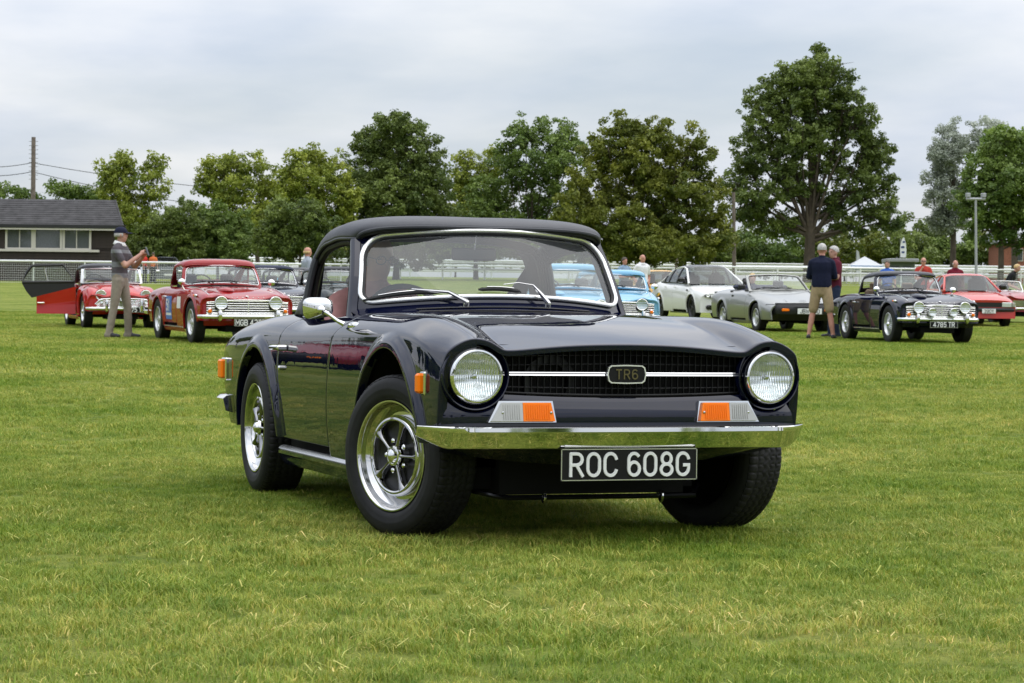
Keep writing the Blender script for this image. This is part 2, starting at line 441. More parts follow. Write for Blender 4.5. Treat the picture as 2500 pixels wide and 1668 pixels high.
def fold_edges(bm, r=0.006, depth=0.02):
    """round every open edge over and turn it in"""
    bm.normal_update()
    if sum((f.normal.y*(1 if f.calc_center_median().y > 0 else -1)*.8+f.normal.z)*f.calc_area() for f in bm.faces) < 0:
        bmesh.ops.reverse_faces(bm, faces=bm.faces); bm.normal_update()
    bnd = [e for e in bm.edges if len(e.link_faces) == 1]
    info = {}
    for e in bnd:
        f = e.link_faces[0]; c = f.calc_center_median(); a, b = e.verts
        t = (b.co-a.co)
        if t.length < 1e-9: continue
        o = t.cross(f.normal); m = (a.co+b.co)/2
        if o.dot(m-c) < 0: o.negate()
        o.normalize()
        for v in (a, b):
            d = info.setdefault(v, [Vector(), v.normal.copy()]); d[0] += o
    rings = {}
    steps = [(R(30), 0), (R(60), 0), (R(90), 0), (R(90), depth)]
    for v, (o, n) in info.items():
        o = o-n*o.dot(n)
        if o.length > 1e-9: o.normalize()
        L = [v]; p0 = v.co.copy()
        for a, dd in steps:
            L.append(bm.verts.new(p0 + o*r*math.sin(a) - n*(r*(1-math.cos(a))+dd)))
        rings[v] = L
    for e in bnd:
        a, b = e.verts
        if a not in rings or b not in rings: continue
        f = e.link_faces[0]; lp = [l for l in f.loops if l.edge == e][0]
        a, b = lp.link_loop_next.vert, lp.vert
        for k in range(len(steps)):
            try: bm.faces.new((rings[a][k], rings[b][k], rings[b][k+1], rings[a][k+1]))
            except ValueError: pass
    bm.normal_update()
def bm_obj(name, bm, mat, parent=None, smooth=40):
    me = bpy.data.meshes.new(name); bm.to_mesh(me); bm.free()
    return link_mesh(name, me, mat, parent, smooth)

# ------------------------------------------------------------------ stroke lettering (number plates)
def _arc(cx, cy, rx, ry, a0, a1, n=10): return [(cx+rx*math.cos(R(a0+(a1-a0)*i/n)), cy+ry*math.sin(R(a0+(a1-a0)*i/n))) for i in range(n+1)]
GLY = {
 'R': [[(0, 0), (0, 1)], [(0, 1), (.30, 1)]+_arc(.30, .745, .26, .255, 90, -90, 8)[1:]+[(0, .49)], [(.28, .49), (.58, 0)]],
 'O': [_arc(.29, .68, .29, .32, 0, 180, 10)+_arc(.29, .32, .29, .32, 180, 360, 10)+[(.58, .68)]],
 'C': [_arc(.29, .68, .29, .32, 15, 180, 10)+_arc(.29, .32, .29, .32, 180, 345, 10)],
 '6': [_arc(.29, .70, .27, .30, 40, 180, 9)+[(.02, .30)], _arc(.29, .30, .27, .30, 180, 540, 18)],
 '0': [_arc(.28, .70, .28, .30, 0, 180, 10)+_arc(.28, .30, .28, .30, 180, 360, 10)+[(.56, .70)]],
 '8': [_arc(.28, .745, .235, .255, -90, 270, 18), _arc(.28, .25, .28, .25, 90, 450, 18)],
 'G': [_arc(.29, .68, .29, .32, 15, 180, 10)+_arc(.29, .32, .29, .32, 180, 360, 10)+[(.58, .45), (.33, .45)]],
 'M': [[(0, 0), (0, 1), (.34, .35), (.68, 1), (.68, 0)]],
 'B': [[(0, 0), (0, 1)], [(0, 1), (.30, 1)]+_arc(.30, .755, .24, .245, 90, -90, 8)[1:]+[(0, .51)], [(.30, .51)]+_arc(.30, .255, .28, .255, 90, -90, 8)[1:]+[(0, 0)]],
 '4': [[(.42, 0), (.42, 1)], [(.42, 1), (0, .28), (.60, .28)]],
 '3': [_arc(.27, .745, .25, .255, 150, -75, 12)+_arc(.27, .255, .29, .255, 75, -150, 12)],
 'F': [[(0, 0), (0, 1), (.52, 1)], [(0, .52), (.42, .52)]],
 '7': [[(0, 1), (.55, 1), (.20, 0)]],
 '5': [[(.52, 1), (.08, 1), (.04, .55)]+_arc(.27, .32, .28, .32, 120, -140, 14)],
 'T': [[(0, 1), (.58, 1)], [(.29, 1), (.29, 0)]],
 'J': [[(.48, 1), (.48, .28)]+_arc(.24, .28, .24, .28, 0, -170, 8)],
 'W': [[(0, 1), (.19, 0), (.38, .8), (.57, 0), (.76, 1)]],
 '9': [_arc(.28, .70, .27, .30, 0, 360, 18), [(.55, .7), (.54, .3)]+_arc(.27, .30, .27, .30, 0, -140, 8)],
 'Y': [[(0, 1), (.29, .5), (.58, 1)], [(.29, .5), (.29, 0)]],
 '1': [[(.1, .8), (.28, 1), (.28, 0)]],
 'E': [[(.52, 1), (0, 1), (0, 0), (.52, 0)], [(0, .52), (.42, .52)]],
}
def stroke_text(txt, h, origin, ux, uy, sw=0.16, depth=0.003, gap=0.24, n_out=True, wscale=1.0):
    """letters as raised strokes: one MB per character; centred on origin"""
    ux = np.array(ux, float); uy = np.array(uy, float); nn = np.cross(ux, uy); nn /= np.linalg.norm(nn)
    adv = []; x = 0.0
    for ch in txt:
        if ch == ' ': adv.append(x); x += 0.34*wscale; continue
        w = max(p[0] for st in GLY[ch] for p in st)*wscale; adv.append(x); x += w+gap
    tot = x-gap; outl = []
    for ch, x0 in zip(txt, adv):
        if ch == ' ': continue
        mb = MB()
        for si, st in enumerate(GLY[ch]):
            st = [p for i, p in enumerate(st) if i == 0 or math.hypot(p[0]-st[i-1][0], p[1]-st[i-1][1]) > .012]
            pts = [np.array([(x0+p[0]*wscale-tot/2)*h, (p[1]-.5)*h]) for p in st]
            k = len(pts); L = []; Rr = []
            hw = sw*h/2
            closed = np.linalg.norm(pts[0]-pts[-1]) < 1e-6
            for i in range(k):
                a = pts[i-1] if i > 0 else (pts[-2] if closed else None); b = pts[i+1] if i < k-1 else (pts[1] if closed else None)
                t0 = (pts[i]-a) if a is not None else None; t1 = (b-pts[i]) if b is not None else None
                if t0 is not None: t0 = t0/(np.linalg.norm(t0)+1e-12)
                if t1 is not None: t1 = t1/(np.linalg.norm(t1)+1e-12)
                if t0 is None: t0 = t1
                if t1 is None: t1 = t0
                n0 = np.array([-t0[1], t0[0]]); n1 = np.array([-t1[1], t1[0]]); m_ = n0+n1; m_ /= (np.linalg.norm(m_)+1e-12)
                sc = 1/max(0.45, np.dot(m_, n0)); L.append(pts[i]+m_*hw*sc); Rr.append(pts[i]-m_*hw*sc)
                if a is None: L[-1] = L[-1]-t1*hw*.6; Rr[-1] = Rr[-1]-t1*hw*.6
                if b is None: L[-1] = L[-1]+t0*hw*.6; Rr[-1] = Rr[-1]+t0*hw*.6
            o3 = np.array(origin, float); to = lambda q, d: o3+ux*q[0]+uy*q[1]+nn*d
            rows = []
            for a_, b_ in zip(L, Rr):
                c_ = (a_+b_)/2
                rows.append([to(a_, 0), to(a_*.82+c_*.18, depth+.0007*si), to(b_*.82+c_*.18, depth+.0007*si), to(b_, 0)])
            mb.grid(rows, flip=True)
        outl.append((ch, mb))
    return outl
# ------------------------------------------------------------------ the field
def grass_colour_nodes(n, l, vec, b):
    n1 = n.new('ShaderNodeTexNoise'); n1.inputs['Scale'].default_value = 0.55; n1.inputs['Detail'].default_value = 4
    n2 = n.new('ShaderNodeTexNoise'); n2.inputs['Scale'].default_value = 7.0; n2.inputs['Detail'].default_value = 6; n2.inputs['Roughness'].default_value = 0.65
    for q in (n1, n2): l.new(vec, q.inputs['Vector'])
    r1 = n.new('ShaderNodeValToRGB'); e = r1.color_ramp.elements
    e[0].position = 0.33; e[0].color = (0.175, 0.245, 0.028, 1); e[1].position = 0.68; e[1].color = (0.345, 0.352, 0.095, 1)
    l.new(n1.outputs['Fac'], r1.inputs[0])
    r2 = n.new('ShaderNodeValToRGB'); e = r2.color_ramp.elements
    e[0].position = 0.34; e[0].color = (0.55, 0.68, 0.45, 1); e[1].position = 0.66; e[1].color = (1.28, 1.20, 1.15, 1)
    l.new(n2.outputs['Fac'], r2.inputs[0])
    mx = n.new('ShaderNodeMixRGB'); mx.blend_type = 'MULTIPLY'; mx.inputs['Fac'].default_value = 1.0
    l.new(r1.outputs[0], mx.inputs['Color1']); l.new(r2.outputs[0], mx.inputs['Color2'])
    return mx.outputs[0]
def field_material():
    m, n, l, b = new_mat('field_grass')
    tc = n.new('ShaderNodeTexCoord'); c = grass_colour_nodes(n, l, tc.outputs['Object'], b)
    n3 = n.new('ShaderNodeTexNoise'); n3.inputs['Scale'].default_value = 60; n3.inputs['Detail'].default_value = 5; n3.inputs['Roughness'].default_value = 0.7
    l.new(tc.outputs['Object'], n3.inputs['Vector'])
    r3 = n.new('ShaderNodeValToRGB'); e = r3.color_ramp.elements
    e[0].position = 0.3; e[0].color = (0.40, 0.46, 0.36, 1); e[1].position = 0.72; e[1].color = (1.0, 1.0, 0.9, 1)
    l.new(n3.outputs['Fac'], r3.inputs[0])
    mx = n.new('ShaderNodeMixRGB'); mx.blend_type = 'MULTIPLY'; mx.inputs['Fac'].default_value = 1.0
    l.new(c, mx.inputs['Color1']); l.new(r3.outputs[0], mx.inputs['Color2'])
    l.new(mx.outputs[0], b.inputs['Base Color']); b.inputs['Roughness'].default_value = 0.9; b.inputs['Specular IOR Level'].default_value = 0.15
    bp = n.new('ShaderNodeBump'); bp.inputs['Strength'].default_value = 0.8; bp.inputs['Distance'].default_value = 0.03
    l.new(n3.outputs['Fac'], bp.inputs['Height']); l.new(bp.outputs[0], b.inputs['Normal'])
    return m
def blade_material():
    m, n, l, b = new_mat('grass_blade')
    g = n.new('ShaderNodeNewGeometry'); c = grass_colour_nodes(n, l, g.outputs['Position'], b)
    oi = n.new('ShaderNodeObjectInfo')
    ri = n.new('ShaderNodeValToRGB'); e = ri.color_ramp.elements
    e[0].position = 0.0; e[0].color = (0.80, 0.95, 0.75, 1); e[1].position = 1.0; e[1].color = (1.22, 1.12, 1.1, 1)
    l.new(oi.outputs['Random'], ri.inputs[0])
    at = n.new('ShaderNodeAttribute'); at.attribute_name = 'tone'
    rt_ = n.new('ShaderNodeValToRGB'); e = rt_.color_ramp.elements; rt_.color_ramp.interpolation = 'LINEAR'
    e[0].position = 0.0; e[0].color = (0.62, 0.85, 0.55, 1); e[1].position = 1.0; e[1].color = (2.3, 1.9, 3.6, 1)
    e2 = rt_.color_ramp.elements.new(0.80); e2.color = (1.30, 1.20, 1.2, 1)
    e3 = rt_.color_ramp.elements.new(0.90); e3.color = (2.0, 1.5, 2.2, 1)
    l.new(at.outputs['Fac'], rt_.inputs[0])
    m1 = n.new('ShaderNodeMixRGB'); m1.blend_type = 'MULTIPLY'; m1.inputs['Fac'].default_value = 1
    m2 = n.new('ShaderNodeMixRGB'); m2.blend_type = 'MULTIPLY'; m2.inputs['Fac'].default_value = 1
    l.new(c, m1.inputs['Color1']); l.new(ri.outputs[0], m1.inputs['Color2'])
    l.new(m1.outputs[0], m2.inputs['Color1']); l.new(rt_.outputs[0], m2.inputs['Color2'])
    l.new(m2.outputs[0], b.inputs['Base Color'])
    b.inputs['Roughness'].default_value = 0.6; b.inputs['Specular IOR Level'].default_value = 0.25
    tl = n.new('ShaderNodeBsdfTranslucent'); l.new(m2.outputs[0], tl.inputs['Color'])
    mixs = n.new('ShaderNodeMixShader'); mixs.inputs[0].default_value = 0.3
    out = n['Material Output']; l.new(b.outputs[0], mixs.inputs[1]); l.new(tl.outputs[0], mixs.inputs[2]); l.new(mixs.outputs[0], out.inputs['Surface'])
    return m
M['field'] = field_material(); M['blade'] = blade_material()

def build_field():
    # distance rows get coarser away from the camera; rows run along the view so that the rise is smooth
    D = np.concatenate([np.arange(-60, 0, 6), np.arange(0, 16, .5), np.arange(16, 60, 1), np.arange(60, 210, 4), np.array([230, 270, 330, 420, 600, 1000, 1800, 3000])])
    S = np.concatenate([-np.geomspace(12, 2500, 22)[::-1], np.linspace(-11, 11, 45), np.geomspace(12, 2500, 22)])
    P = []
    for d in D:
        row = []
        for q in S:
            x = CAM[0]+FH[0]*d+RH[0]*q; y = CAM[1]+FH[1]*d+RH[1]*q
            row.append((x, y, gz(x, y)))
        P.append(row)
    o = MB().grid(P).build('field', 'field', smooth=180)
    tag(o, 'mown green grass field rising gently to the fence', None, kind='structure')
    return o
build_field()

def blade_patch(name, rad, nb, hmin, hmax, w, seed):
    r = random.Random(seed); v = []; f = []; tone = []
    for _ in range(nb):
        a = r.uniform(0, 6.283); q = rad*math.sqrt(r.random()); x, y = q*math.cos(a), q*math.sin(a)
        h = r.uniform(hmin, hmax); t = r.uniform(0, 6.283); lean = r.uniform(0.3, 1.7)*h; bw = w*r.uniform(.6, 1.2)
        dx, dy = math.cos(t), math.sin(t); sx, sy = -dy*bw/2, dx*bw/2
        tv = r.random()
        straw = tv > 0.88
        if straw: h *= .7; lean *= 1.8
        o = len(v)
        v += [(x-sx, y-sy, -0.004), (x+sx, y+sy, -0.004),
              (x+dx*lean*.3-sx*.8, y+dy*lean*.3-sy*.8, h*.55), (x+dx*lean*.3+sx*.8, y+dy*lean*.3+sy*.8, h*.55),
              (x+dx*lean, y+dy*lean, h*.92)]
        f += [(o, o+1, o+3, o+2), (o+2, o+3, o+4)]
        tone += [tv]*5
    me = bpy.data.meshes.new(name); me.from_pydata(v, [], f)
    at = me.attributes.new('tone', 'FLOAT', 'POINT'); at.data.foreach_set('value', tone)
    me.materials.append(M['blade']); me.shade_smooth()
    o = bpy.data.objects.new(name, me)
    return o
def scatter_object(name, pts, scl, protos, label):
    """one object: points of a mesh carry copies of the little grass tufts"""
    me = bpy.data.meshes.new(name); me.from_pydata([tuple(p) for p in pts], [], [])
    me.attributes.new('scl', 'FLOAT', 'POINT').data.foreach_set('value', list(map(float, scl)))
    me.attributes.new('rz', 'FLOAT', 'POINT').data.foreach_set('value', list(map(float, rng.uniform(0, 6.283, len(pts)))))
    me.attributes.new('pick', 'INT', 'POINT').data.foreach_set('value', [int(q) for q in rng.choice(len(protos), len(pts), p=([.96/7]*7+[.02]*2 if len(protos) == 9 else None))])
    c = bpy.data.collections.new(name+'_tufts')
    for p in protos: c.objects.link(p)
    o = bpy.data.objects.new(name, me); col.objects.link(o)
    g = bpy.data.node_groups.new(name+'_nodes', 'GeometryNodeTree')
    g.interface.new_socket('Geometry', in_out='INPUT', socket_type='NodeSocketGeometry')
    g.interface.new_socket('Geometry', in_out='OUTPUT', socket_type='NodeSocketGeometry')
    gi = g.nodes.new('NodeGroupInput'); go = g.nodes.new('NodeGroupOutput')
    ip = g.nodes.new('GeometryNodeInstanceOnPoints'); ci = g.nodes.new('GeometryNodeCollectionInfo')
    ci.inputs['Collection'].default_value = c; ci.inputs['Separate Children'].default_value = True; ci.inputs['Reset Children'].default_value = True
    def attr(nm, ty):
        a = g.nodes.new('GeometryNodeInputNamedAttribute'); a.data_type = ty; a.inputs['Name'].default_value = nm
        return [q for q in a.outputs if q.enabled and q.name == 'Attribute'][0]
    cx = g.nodes.new('ShaderNodeCombineXYZ'); g.links.new(attr('rz', 'FLOAT'), cx.inputs['Z'])
    g.links.new(gi.outputs[0], ip.inputs['Points']); g.links.new(ci.outputs[0], ip.inputs['Instance'])
    ip.inputs['Pick Instance'].default_value = True
    g.links.new(attr('pick', 'INT'), ip.inputs['Instance Index'])
    g.links.new(cx.outputs[0], ip.inputs['Rotation']); g.links.new(attr('scl', 'FLOAT'), ip.inputs['Scale'])
    g.links.new(ip.outputs[0], go.inputs[0])
    o.modifiers.new('tufts', 'NODES').node_group = g
    return tag(o, label, None, kind='stuff')
def build_grass():
    near = [blade_patch('near_tuft', .080, 52, .012, .030, .0036, i) for i in range(5)] + [blade_patch('near_tuft', .06, 36, .02, .044, .0038, 20+i) for i in range(2)]
    def straw_patch(seed):
        r = random.Random(seed); v = []; f = []; tone = []
        for _ in range(3):
            a = r.uniform(0, 6.283); x, y = r.uniform(-.06, .06), r.uniform(-.06, .06); L = r.uniform(.03, .085); z0, z1 = r.uniform(.008, .02), r.uniform(.012, .035); dx, dy = math.cos(a)*L, math.sin(a)*L; sx, sy = -math.sin(a)*.0022, math.cos(a)*.0022; o = len(v)
            v += [(x-sx, y-sy, z0), (x+sx, y+sy, z0), (x+dx*.55+sx, y+dy*.55+sy, z1), (x+dx*.55-sx, y+dy*.55-sy, z1), (x+dx, y+dy, z0+.004)]; f += [(o, o+1, o+2, o+3), (o+3, o+2, o+4)]; tone += [r.uniform(.93, 1.0)]*5
        me = bpy.data.meshes.new('straw'); me.from_pydata(v, [], f); me.attributes.new('tone', 'FLOAT', 'POINT').data.foreach_set('value', tone); me.materials.append(M['blade']); return bpy.data.objects.new('straw', me)
    near_s = near+[straw_patch(70), straw_patch(71)]
    far = [blade_patch('far_tuft', .22, 90, .02, .045, .009, 50+i) for i in range(4)]
    def pts(d0, d1, dens, half_extra):
        out = []
        dd = np.arange(d0, d1, .25)
        for d in dd:
            w = d*1250/FPX*1.08+half_extra; n = int(2*w*.25*dens)
            ds = d+rng.random(n)*.25; q = rng.uniform(-w, w, n)
            out.append(np.stack([CAM[0]+FH[0]*ds+RH[0]*q, CAM[1]+FH[1]*ds+RH[1]*q], 1))
        xy = np.concatenate(out); return np.column_stack([xy, ground_z(xy[:, 0], xy[:, 1])])
    a = pts(3.6, 13.5, 330, 2.2); b = pts(13.5, 24, 110, 3.5); c = pts(24, 62, 22, 6.0)
    def patchy(p):
        return np.array([0.80+0.55*(mnoise.noise(Vector((q[0]*1.3, q[1]*1.3, 3)))) + .25*mnoise.noise(Vector((q[0]*5, q[1]*5, 9))) for q in p])
    scatter_object('near_grass', a, np.clip(patchy(a), .45, 1.5)*rng.uniform(.75, 1.2, len(a)), near_s, 'short mown grass blades around the dark blue car')
    scatter_object('middle_grass', b, 1.25*np.clip(patchy(b), .5, 1.5)*rng.uniform(.8, 1.2, len(b)), near, 'short mown grass between the dark car and the parked rows')
    scatter_object('distant_grass', c, rng.uniform(.7, 1.1, len(c)), far, 'short mown grass under the parked rows')
build_grass()
# ------------------------------------------------------------------ hero car: dark blue convertible (x forward, y left, origin on the ground under the front axle)
def build_hero():
    car = thing('sports_car', 'glossy dark navy convertible with black soft top closest to the camera, plate ROC 608G', 'car')
    xs = [.66, .60, .50, .38, .20, -.05, -.40, -.80, -1.20, -1.50, -1.70, -1.90, -2.20, -2.60, -2.95, -3.20]
    zc = [.736, .7495, .770, .7915, .8185, .842, .856, .862, .862, .862, .862, .860, .856, .838, .805, .755]
    n = len(xs)
    def c(v): return [v]*n
    Y, Z = [], []
    def key(y, z): Y.append(y if hasattr(y, '__len__') else c(y)); Z.append(z)
    o = lambda L, d: [a+b for a, b in zip(L, d if hasattr(d, '__len__') else c(d))]
    key(0.0, zc)
    key(.14, o(zc, -.001))
    key(.28, o(zc, [-.010, -.010, -.008, -.006, -.004, -.003, -.002, -.002, 0, 0, 0, 0, -.003, -.006, -.01, -.015]))
    val = [.709, .722, .746, .773, .804, .830, .848, .855, .85, .845, .845, .848, .845, .826, .79, .738]
    key(.40, o(val, .004)); key(.458, val)
    key([.478]*3+[.475]*13, o(val, [.004, .004, .004, .005, .004, .002, .001, 0, 0, 0, 0, 0, 0, 0, 0, 0]))
    crown = [.756, .764, .783, .806, .833, .846, .850, .848, .836, .820, .833, .842, .842, .824, .786, .730]
    key(.520, o(crown, [-.010, -.010, -.008, -.006, -.003, -.002, -.001, 0, 0, 0, 0, 0, 0, 0, 0, 0]))
    key(.575, crown)
    key(.625, o(crown, [-.012, -.011, -.009, -.008, -.007, -.006, -.006, -.006, -.008, -.006, -.006, -.010, -.012, -.014, -.016, -.018]))
    sh = [.705, .716, .738, .762, .786, .798, .802, .802, .795, .790, .796, .798, .794, .772, .735, .684]
    key([.683, .684, .686, .688, .688, .688, .686, .684, .682, .682, .686, .690, .692, .690, .682, .660], sh)
    cr = [.660, .675, .708, .736, .756, .761, .760, .757, .753, .750, .748, .746, .742, .726, .702, .660]
    wd = [.695, .704, .716, .7225, .7237, .7237, .7237, .7235, .7235, .7235, .7237, .7237, .7232, .718, .706, .680]
    key(o(wd, -.0125), o(cr, .010)); key(o(wd, -.0070), o(cr, -.008))
    up_ = lambda f: [.585+(q-.008-.585)*f for q in cr]
    key(o(wd, -.0046), up_(.74)); key(o(wd, -.0010), up_(.36)); key(wd, c(.575))
    key(o(wd, -.0012), c(.50)); key(o(wd, -.0052), c(.415)); key(o(wd, -.0145), c(.32)); key(o(wd, -.0265), c(.235))
    FA, RA = (0.015, .268, .448), (-2.215, .262, .428)
    S = Shell(xs, Y, Z, arches=[FA, RA], flare=.022, fwid=.062)
    # where the bonnet meets the wing: v of y=.575
    vs_ = np.linspace(.3, .7, 400); ys_ = S.at(np.full(400, .2), vs_)[:, 1]; VS = float(np.interp(.575, ys_, vs_))
    zq = S.at(np.full(400, .2), np.linspace(VS, 1, 400))
    def front_x(v):          # front edge of wing: lip over the lamp, then down to the corner
        p = S.at(np.array([.60]), np.array([v]))[0]; z = p[2]
        return float(np.interp(z, [.23, .40, .50, .56, .66, .72, .76], [.50, .575, .590, .598, .612, .622, .626]))
    def zrow(x, v): return float(S.at(np.array([x]), np.array([v]))[0][2])
    def seam_f(v): return float(np.interp(zrow(-.8, v), [.23, .39, .48, .60, .68, .745, .775, .80, .85], [-.925, -.925, -.915, -.89, -.875, -.845, -.80, -.755, -.66]))
    def seam_r(v): return float(np.interp(zrow(-1.75, v), [.23, .50, .65, .745, .78, .81, .85], [-1.795, -1.795, -1.805, -1.775, -1.735, -1.70, -1.665]))
    def tail_x(v): return float(np.interp(zrow(-3.0, v), [.23, .40, .50, .62, .68, .74, .82], [-2.90, -3.0, -3.09, -3.15, -3.16, -3.15, -3.13]))
    g = .0045
    for sd in (-1, 1):
        bm_obj('front_wing', S.panel(front_x, lambda v: seam_f(v)+g, VS+.002, 1.0, 150, 100, side=sd, fold=.004, depth=.03, trim=lambda x, z: (x > .2) & (z < .385)), 'navy_paint', car)
        bm_obj('door', S.panel(lambda v: seam_f(v)-g, lambda v: seam_r(v)+g, VS+.012, .985, 60, 70, side=sd, fold=.003, depth=.03), 'navy_paint', car)
        bm_obj('rear_wing', S.panel(lambda v: seam_r(v)-g, tail_x, VS+.002, 1.0, 140, 100, side=sd, fold=.004, depth=.03, trim=lambda x, z: (x < -2.4) & (z < .30)), 'navy_paint', car)
    # bonnet: both halves in one sheet
    def sheet(x0, x1, v1, nx, nv, name, fold=.005, depth=.016, mat='navy_paint'):
        vv = np.linspace(-v1, v1, 2*nv+1); a = np.array([x0(abs(q)) for q in vv]); b = np.array([x1(abs(q)) for q in vv])
        t = np.linspace(0, 1, nx)[:, None]; X = a[None]*(1-t)+b[None]*t
        P = S.at(X, np.broadcast_to(np.abs(vv)[None], X.shape)); P[..., 1] *= np.sign(vv)[None]
        bm = bmesh.new(); vl = [[bm.verts.new(P[i, j]) for j in range(2*nv+1)] for i in range(nx)]
        for i in range(nx-1):
            for j in range(2*nv): bm.faces.new((vl[i][j], vl[i+1][j], vl[i+1][j+1], vl[i][j+1]))
        bm.normal_update(); fold_edges(bm, fold, depth)
        return bm_obj(name, bm, mat, car)
    yv = lambda v: float(S.at(np.array([.3]), np.array([v]))[0][1])
    def bon_front(v):
        y = yv(v); return float(np.interp(y, [0, .2, .35, .45, .48, .52, .575], [.640, .638, .634, .630, .629, .628, .626]))
    def bon_rear(v): y = yv(v); return -.565-.30*y*y
    sheet(bon_front, bon_rear, VS-.004, 90, 60, 'bonnet')
    # boot deck
    bt = sheet(lambda v: -2.12, lambda v: -3.13, VS-.004, 40, 30, 'boot_lid')
    # scuttle between bonnet and windscreen
    def ws_bot(s_): return np.array([-.735-.205*s_**2, .600*s_, .912-.040*s_**2])
    def ws_top(s_): return np.array([-.935-.165*s_**2, .545*s_, 1.205-.036*s_**2])
    def ws(s_, t):   # the curved screen, s across -1..1, t up 0..1
        a, b = ws_bot(s_), ws_top(s_); p = a*(1-t)+b*t
        p[0] += .018*math.sin(math.pi*min(max(t, 0), 1)); return p
    rows = []
    for i in range(9):
        t = i/8; row = []
        for j in range(61):
            s_ = -1+2*j/60; y = .612*s_; y = max(min(y, .572), -.572) if i == 0 else y
            xb = -.573-.30*y*y
            zb = float(S.at(np.array([xb]), np.array([np.interp(abs(y), np.abs(ys_all), vs_all)]))[0][2]) if False else np.interp(abs(y), [0, .3, .46, .572], [.856, .852, .848, .850])
            a = np.array([xb, y, zb-.004]); b = ws(s_*1.03, -.03)
            p = a*(1-t)+b*t; p[2] -= .016*math.sin(math.pi*t); row.append(p)
        rows.append(row)
    MB().grid(rows).build('scuttle', 'navy_paint', car)
    for k in range(3):      # fresh-air vent and swage lines on the scuttle
        pts = []
        for j in range(25):
            s_ = -.62+1.24*j/24; y = .612*s_; a = np.array([-.573-.30*y*y, y, .852]); b = ws(s_*1.03, -.03); t = .30+.2*k
            p = a*(1-t)+b*t; p[2] -= .016*math.sin(math.pi*t)-.003; pts.append(p)
        MB().tube(pts, .0035, 6).build('scuttle_rib', 'black_gloss', car)
    # inner side walls of cockpit + floor + bulkheads (dark)
    u = MB()
    u.box((-.30, 0, .45), (1.1, .74, .36)); u.box((-1.35, 0, .25), (1.1, 1.26, .10)); u.box((-2.3, 0, .45), (1.1, .74, .5))
    u.box((-1.82, 0, .55), (.05, 1.26, .52)); u.box((-.92, 0, .52), (.06, 1.24, .50)); u.box((-2.75, 0, .45), (.5, 1.1, .3))
    u.build('underbody', 'under_black', car)
    for sd in (-1, 1):      # wheel tubs and sills
        for (xa, za, Rr) in (FA, RA):
            w = MB(); rr = Rr+.015
            A = [(xa+rr*math.cos(t), za+rr*math.sin(t)) for t in np.linspace(R(14), R(172), 40)]
            w.grid([[(x, sd*y, z) for y in (.69, .55, .37)] for x, z in A])
            w.prism(A, .01, origin=(0, sd*.37, 0), ux=(1, 0, 0), uy=(0, 0, 1))
            w.build('wheel_arch_liner', 'under_black', car)
        sl = MB(); prof = [(.70, .236), (.712, .228), (.712, .214), (.703, .205), (.698, .19), (.682, .165), (.60, .158)]
        sl.grid([[(x, sd*y, z) for y, z in prof] for x in np.linspace(-.43, -1.80, 30)]); sl.build('sill', 'navy_paint', car)
        st = MB(); prof = [(.688, .252), (.704, .246), (.713, .236), (.708, .231), (.69, .240)]
        st.grid([[(x, sd*y, z) for y, z in prof] for x in np.linspace(-.42, -1.80, 12)]); st.build('sill_tread_strip', 'silver_trim', car)
    # front: lamp bowls, grille, apron, valance
    HC = np.array([.0, .572, .622])
    for sd in (-1, 1):
        b = MB(); c0 = (0, sd*HC[1], HC[2])
        b.lathe([(.60, .128), (.618, .1265), (.6235, .1235), (.622, .120), (.610, .114), (.592, .110), (.585, .104), (.585, .02)], (0, sd*HC[1], HC[2]+.004), n=64)
        b.build('headlamp_bowl', 'navy_paint', car)
        lamp = thing('headlight', None, None); lamp.parent = car
        MB().lathe([(.585, .100), (.600, .1035), (.618, .1035), (.632, .100), (.640, .094), (.641, .089), (.637, .086), (.634, .0855)], c0, n=72).build('headlight_ring', 'chrome', lamp)
        MB().lathe([(.630, .087), (.636, .084), (.645, .06), (.650, .03), (.6515, 0.0005)], c0, n=64).build('headlight_lens', 'lens', lamp)
        MB().lathe([(.628, .086), (.615, .066), (.603, .046), (.592, .024), (.588, .012), (.588, .0005)], c0, n=48).build('headlight_reflector', 'fluted', lamp)
        rb = MB()          # the moulded flutes and the bulb shield
        for k in range(-10, 11):
            y = k*.0078
            for (z0, z1) in ((-.078, -.030), (.012, .078)):
                if abs(k) % 3 == 1 and z0 > 0: continue
                hh = math.sqrt(max(0, .083**2-y*y)); a, b_ = max(z0, -hh), min(z1, hh)
                if b_-a > .01: rb.box((.632+.012*(1-(y/.085)**2), sd*HC[1]+y, HC[2]+(a+b_)/2), (.003, .0022, b_-a))
        for zz, wd in ((-.008, .16), (.010, .12), (-.03, .15)): rb.box((.640, sd*HC[1], HC[2]+zz), (.003, wd, .0022))
        rb.build('lens_flute', 'lens', lamp)
        MB().lathe([(.56, .010), (.60, .010), (.606, .008), (.607, .0005)], c0, n=20).build('bulb_shield', 'chrome_worn', lamp)
    MB().box((.545, 0, .635), (.02, .95, .20)).build('grille_backing', 'under_black', car)
    gt = lambda y: .738-.018*(y/.47)**2-.002; gb = lambda y: .551+.010*(y/.47)**2
    gx = lambda y: .607-.018*(y/.46)**2
    gr = MB()
    for k in range(-19, 20):
        y = k*.0236; gr.box((gx(y)-.006, y, (gt(y)+gb(y))/2), (.012, .0026, gt(y)-gb(y)))
    for zz in (.580, .668, .700):
        gr.tube([(gx(y)-.004, y, zz+(-.006*(y/.46)**2 if zz > .65 else .004*(y/.46)**2)) for y in np.linspace(-.455, .455, 25)], .0022, 5)
    gr.tube([(gx(y), y, gb(y)+.004) for y in np.linspace(-.46, .46, 25)], .004, 6)
    gr.build('grille', 'grille_black', car)
    rd = MB(); rd.box((.50, 0, .64), (.03, .70, .2))
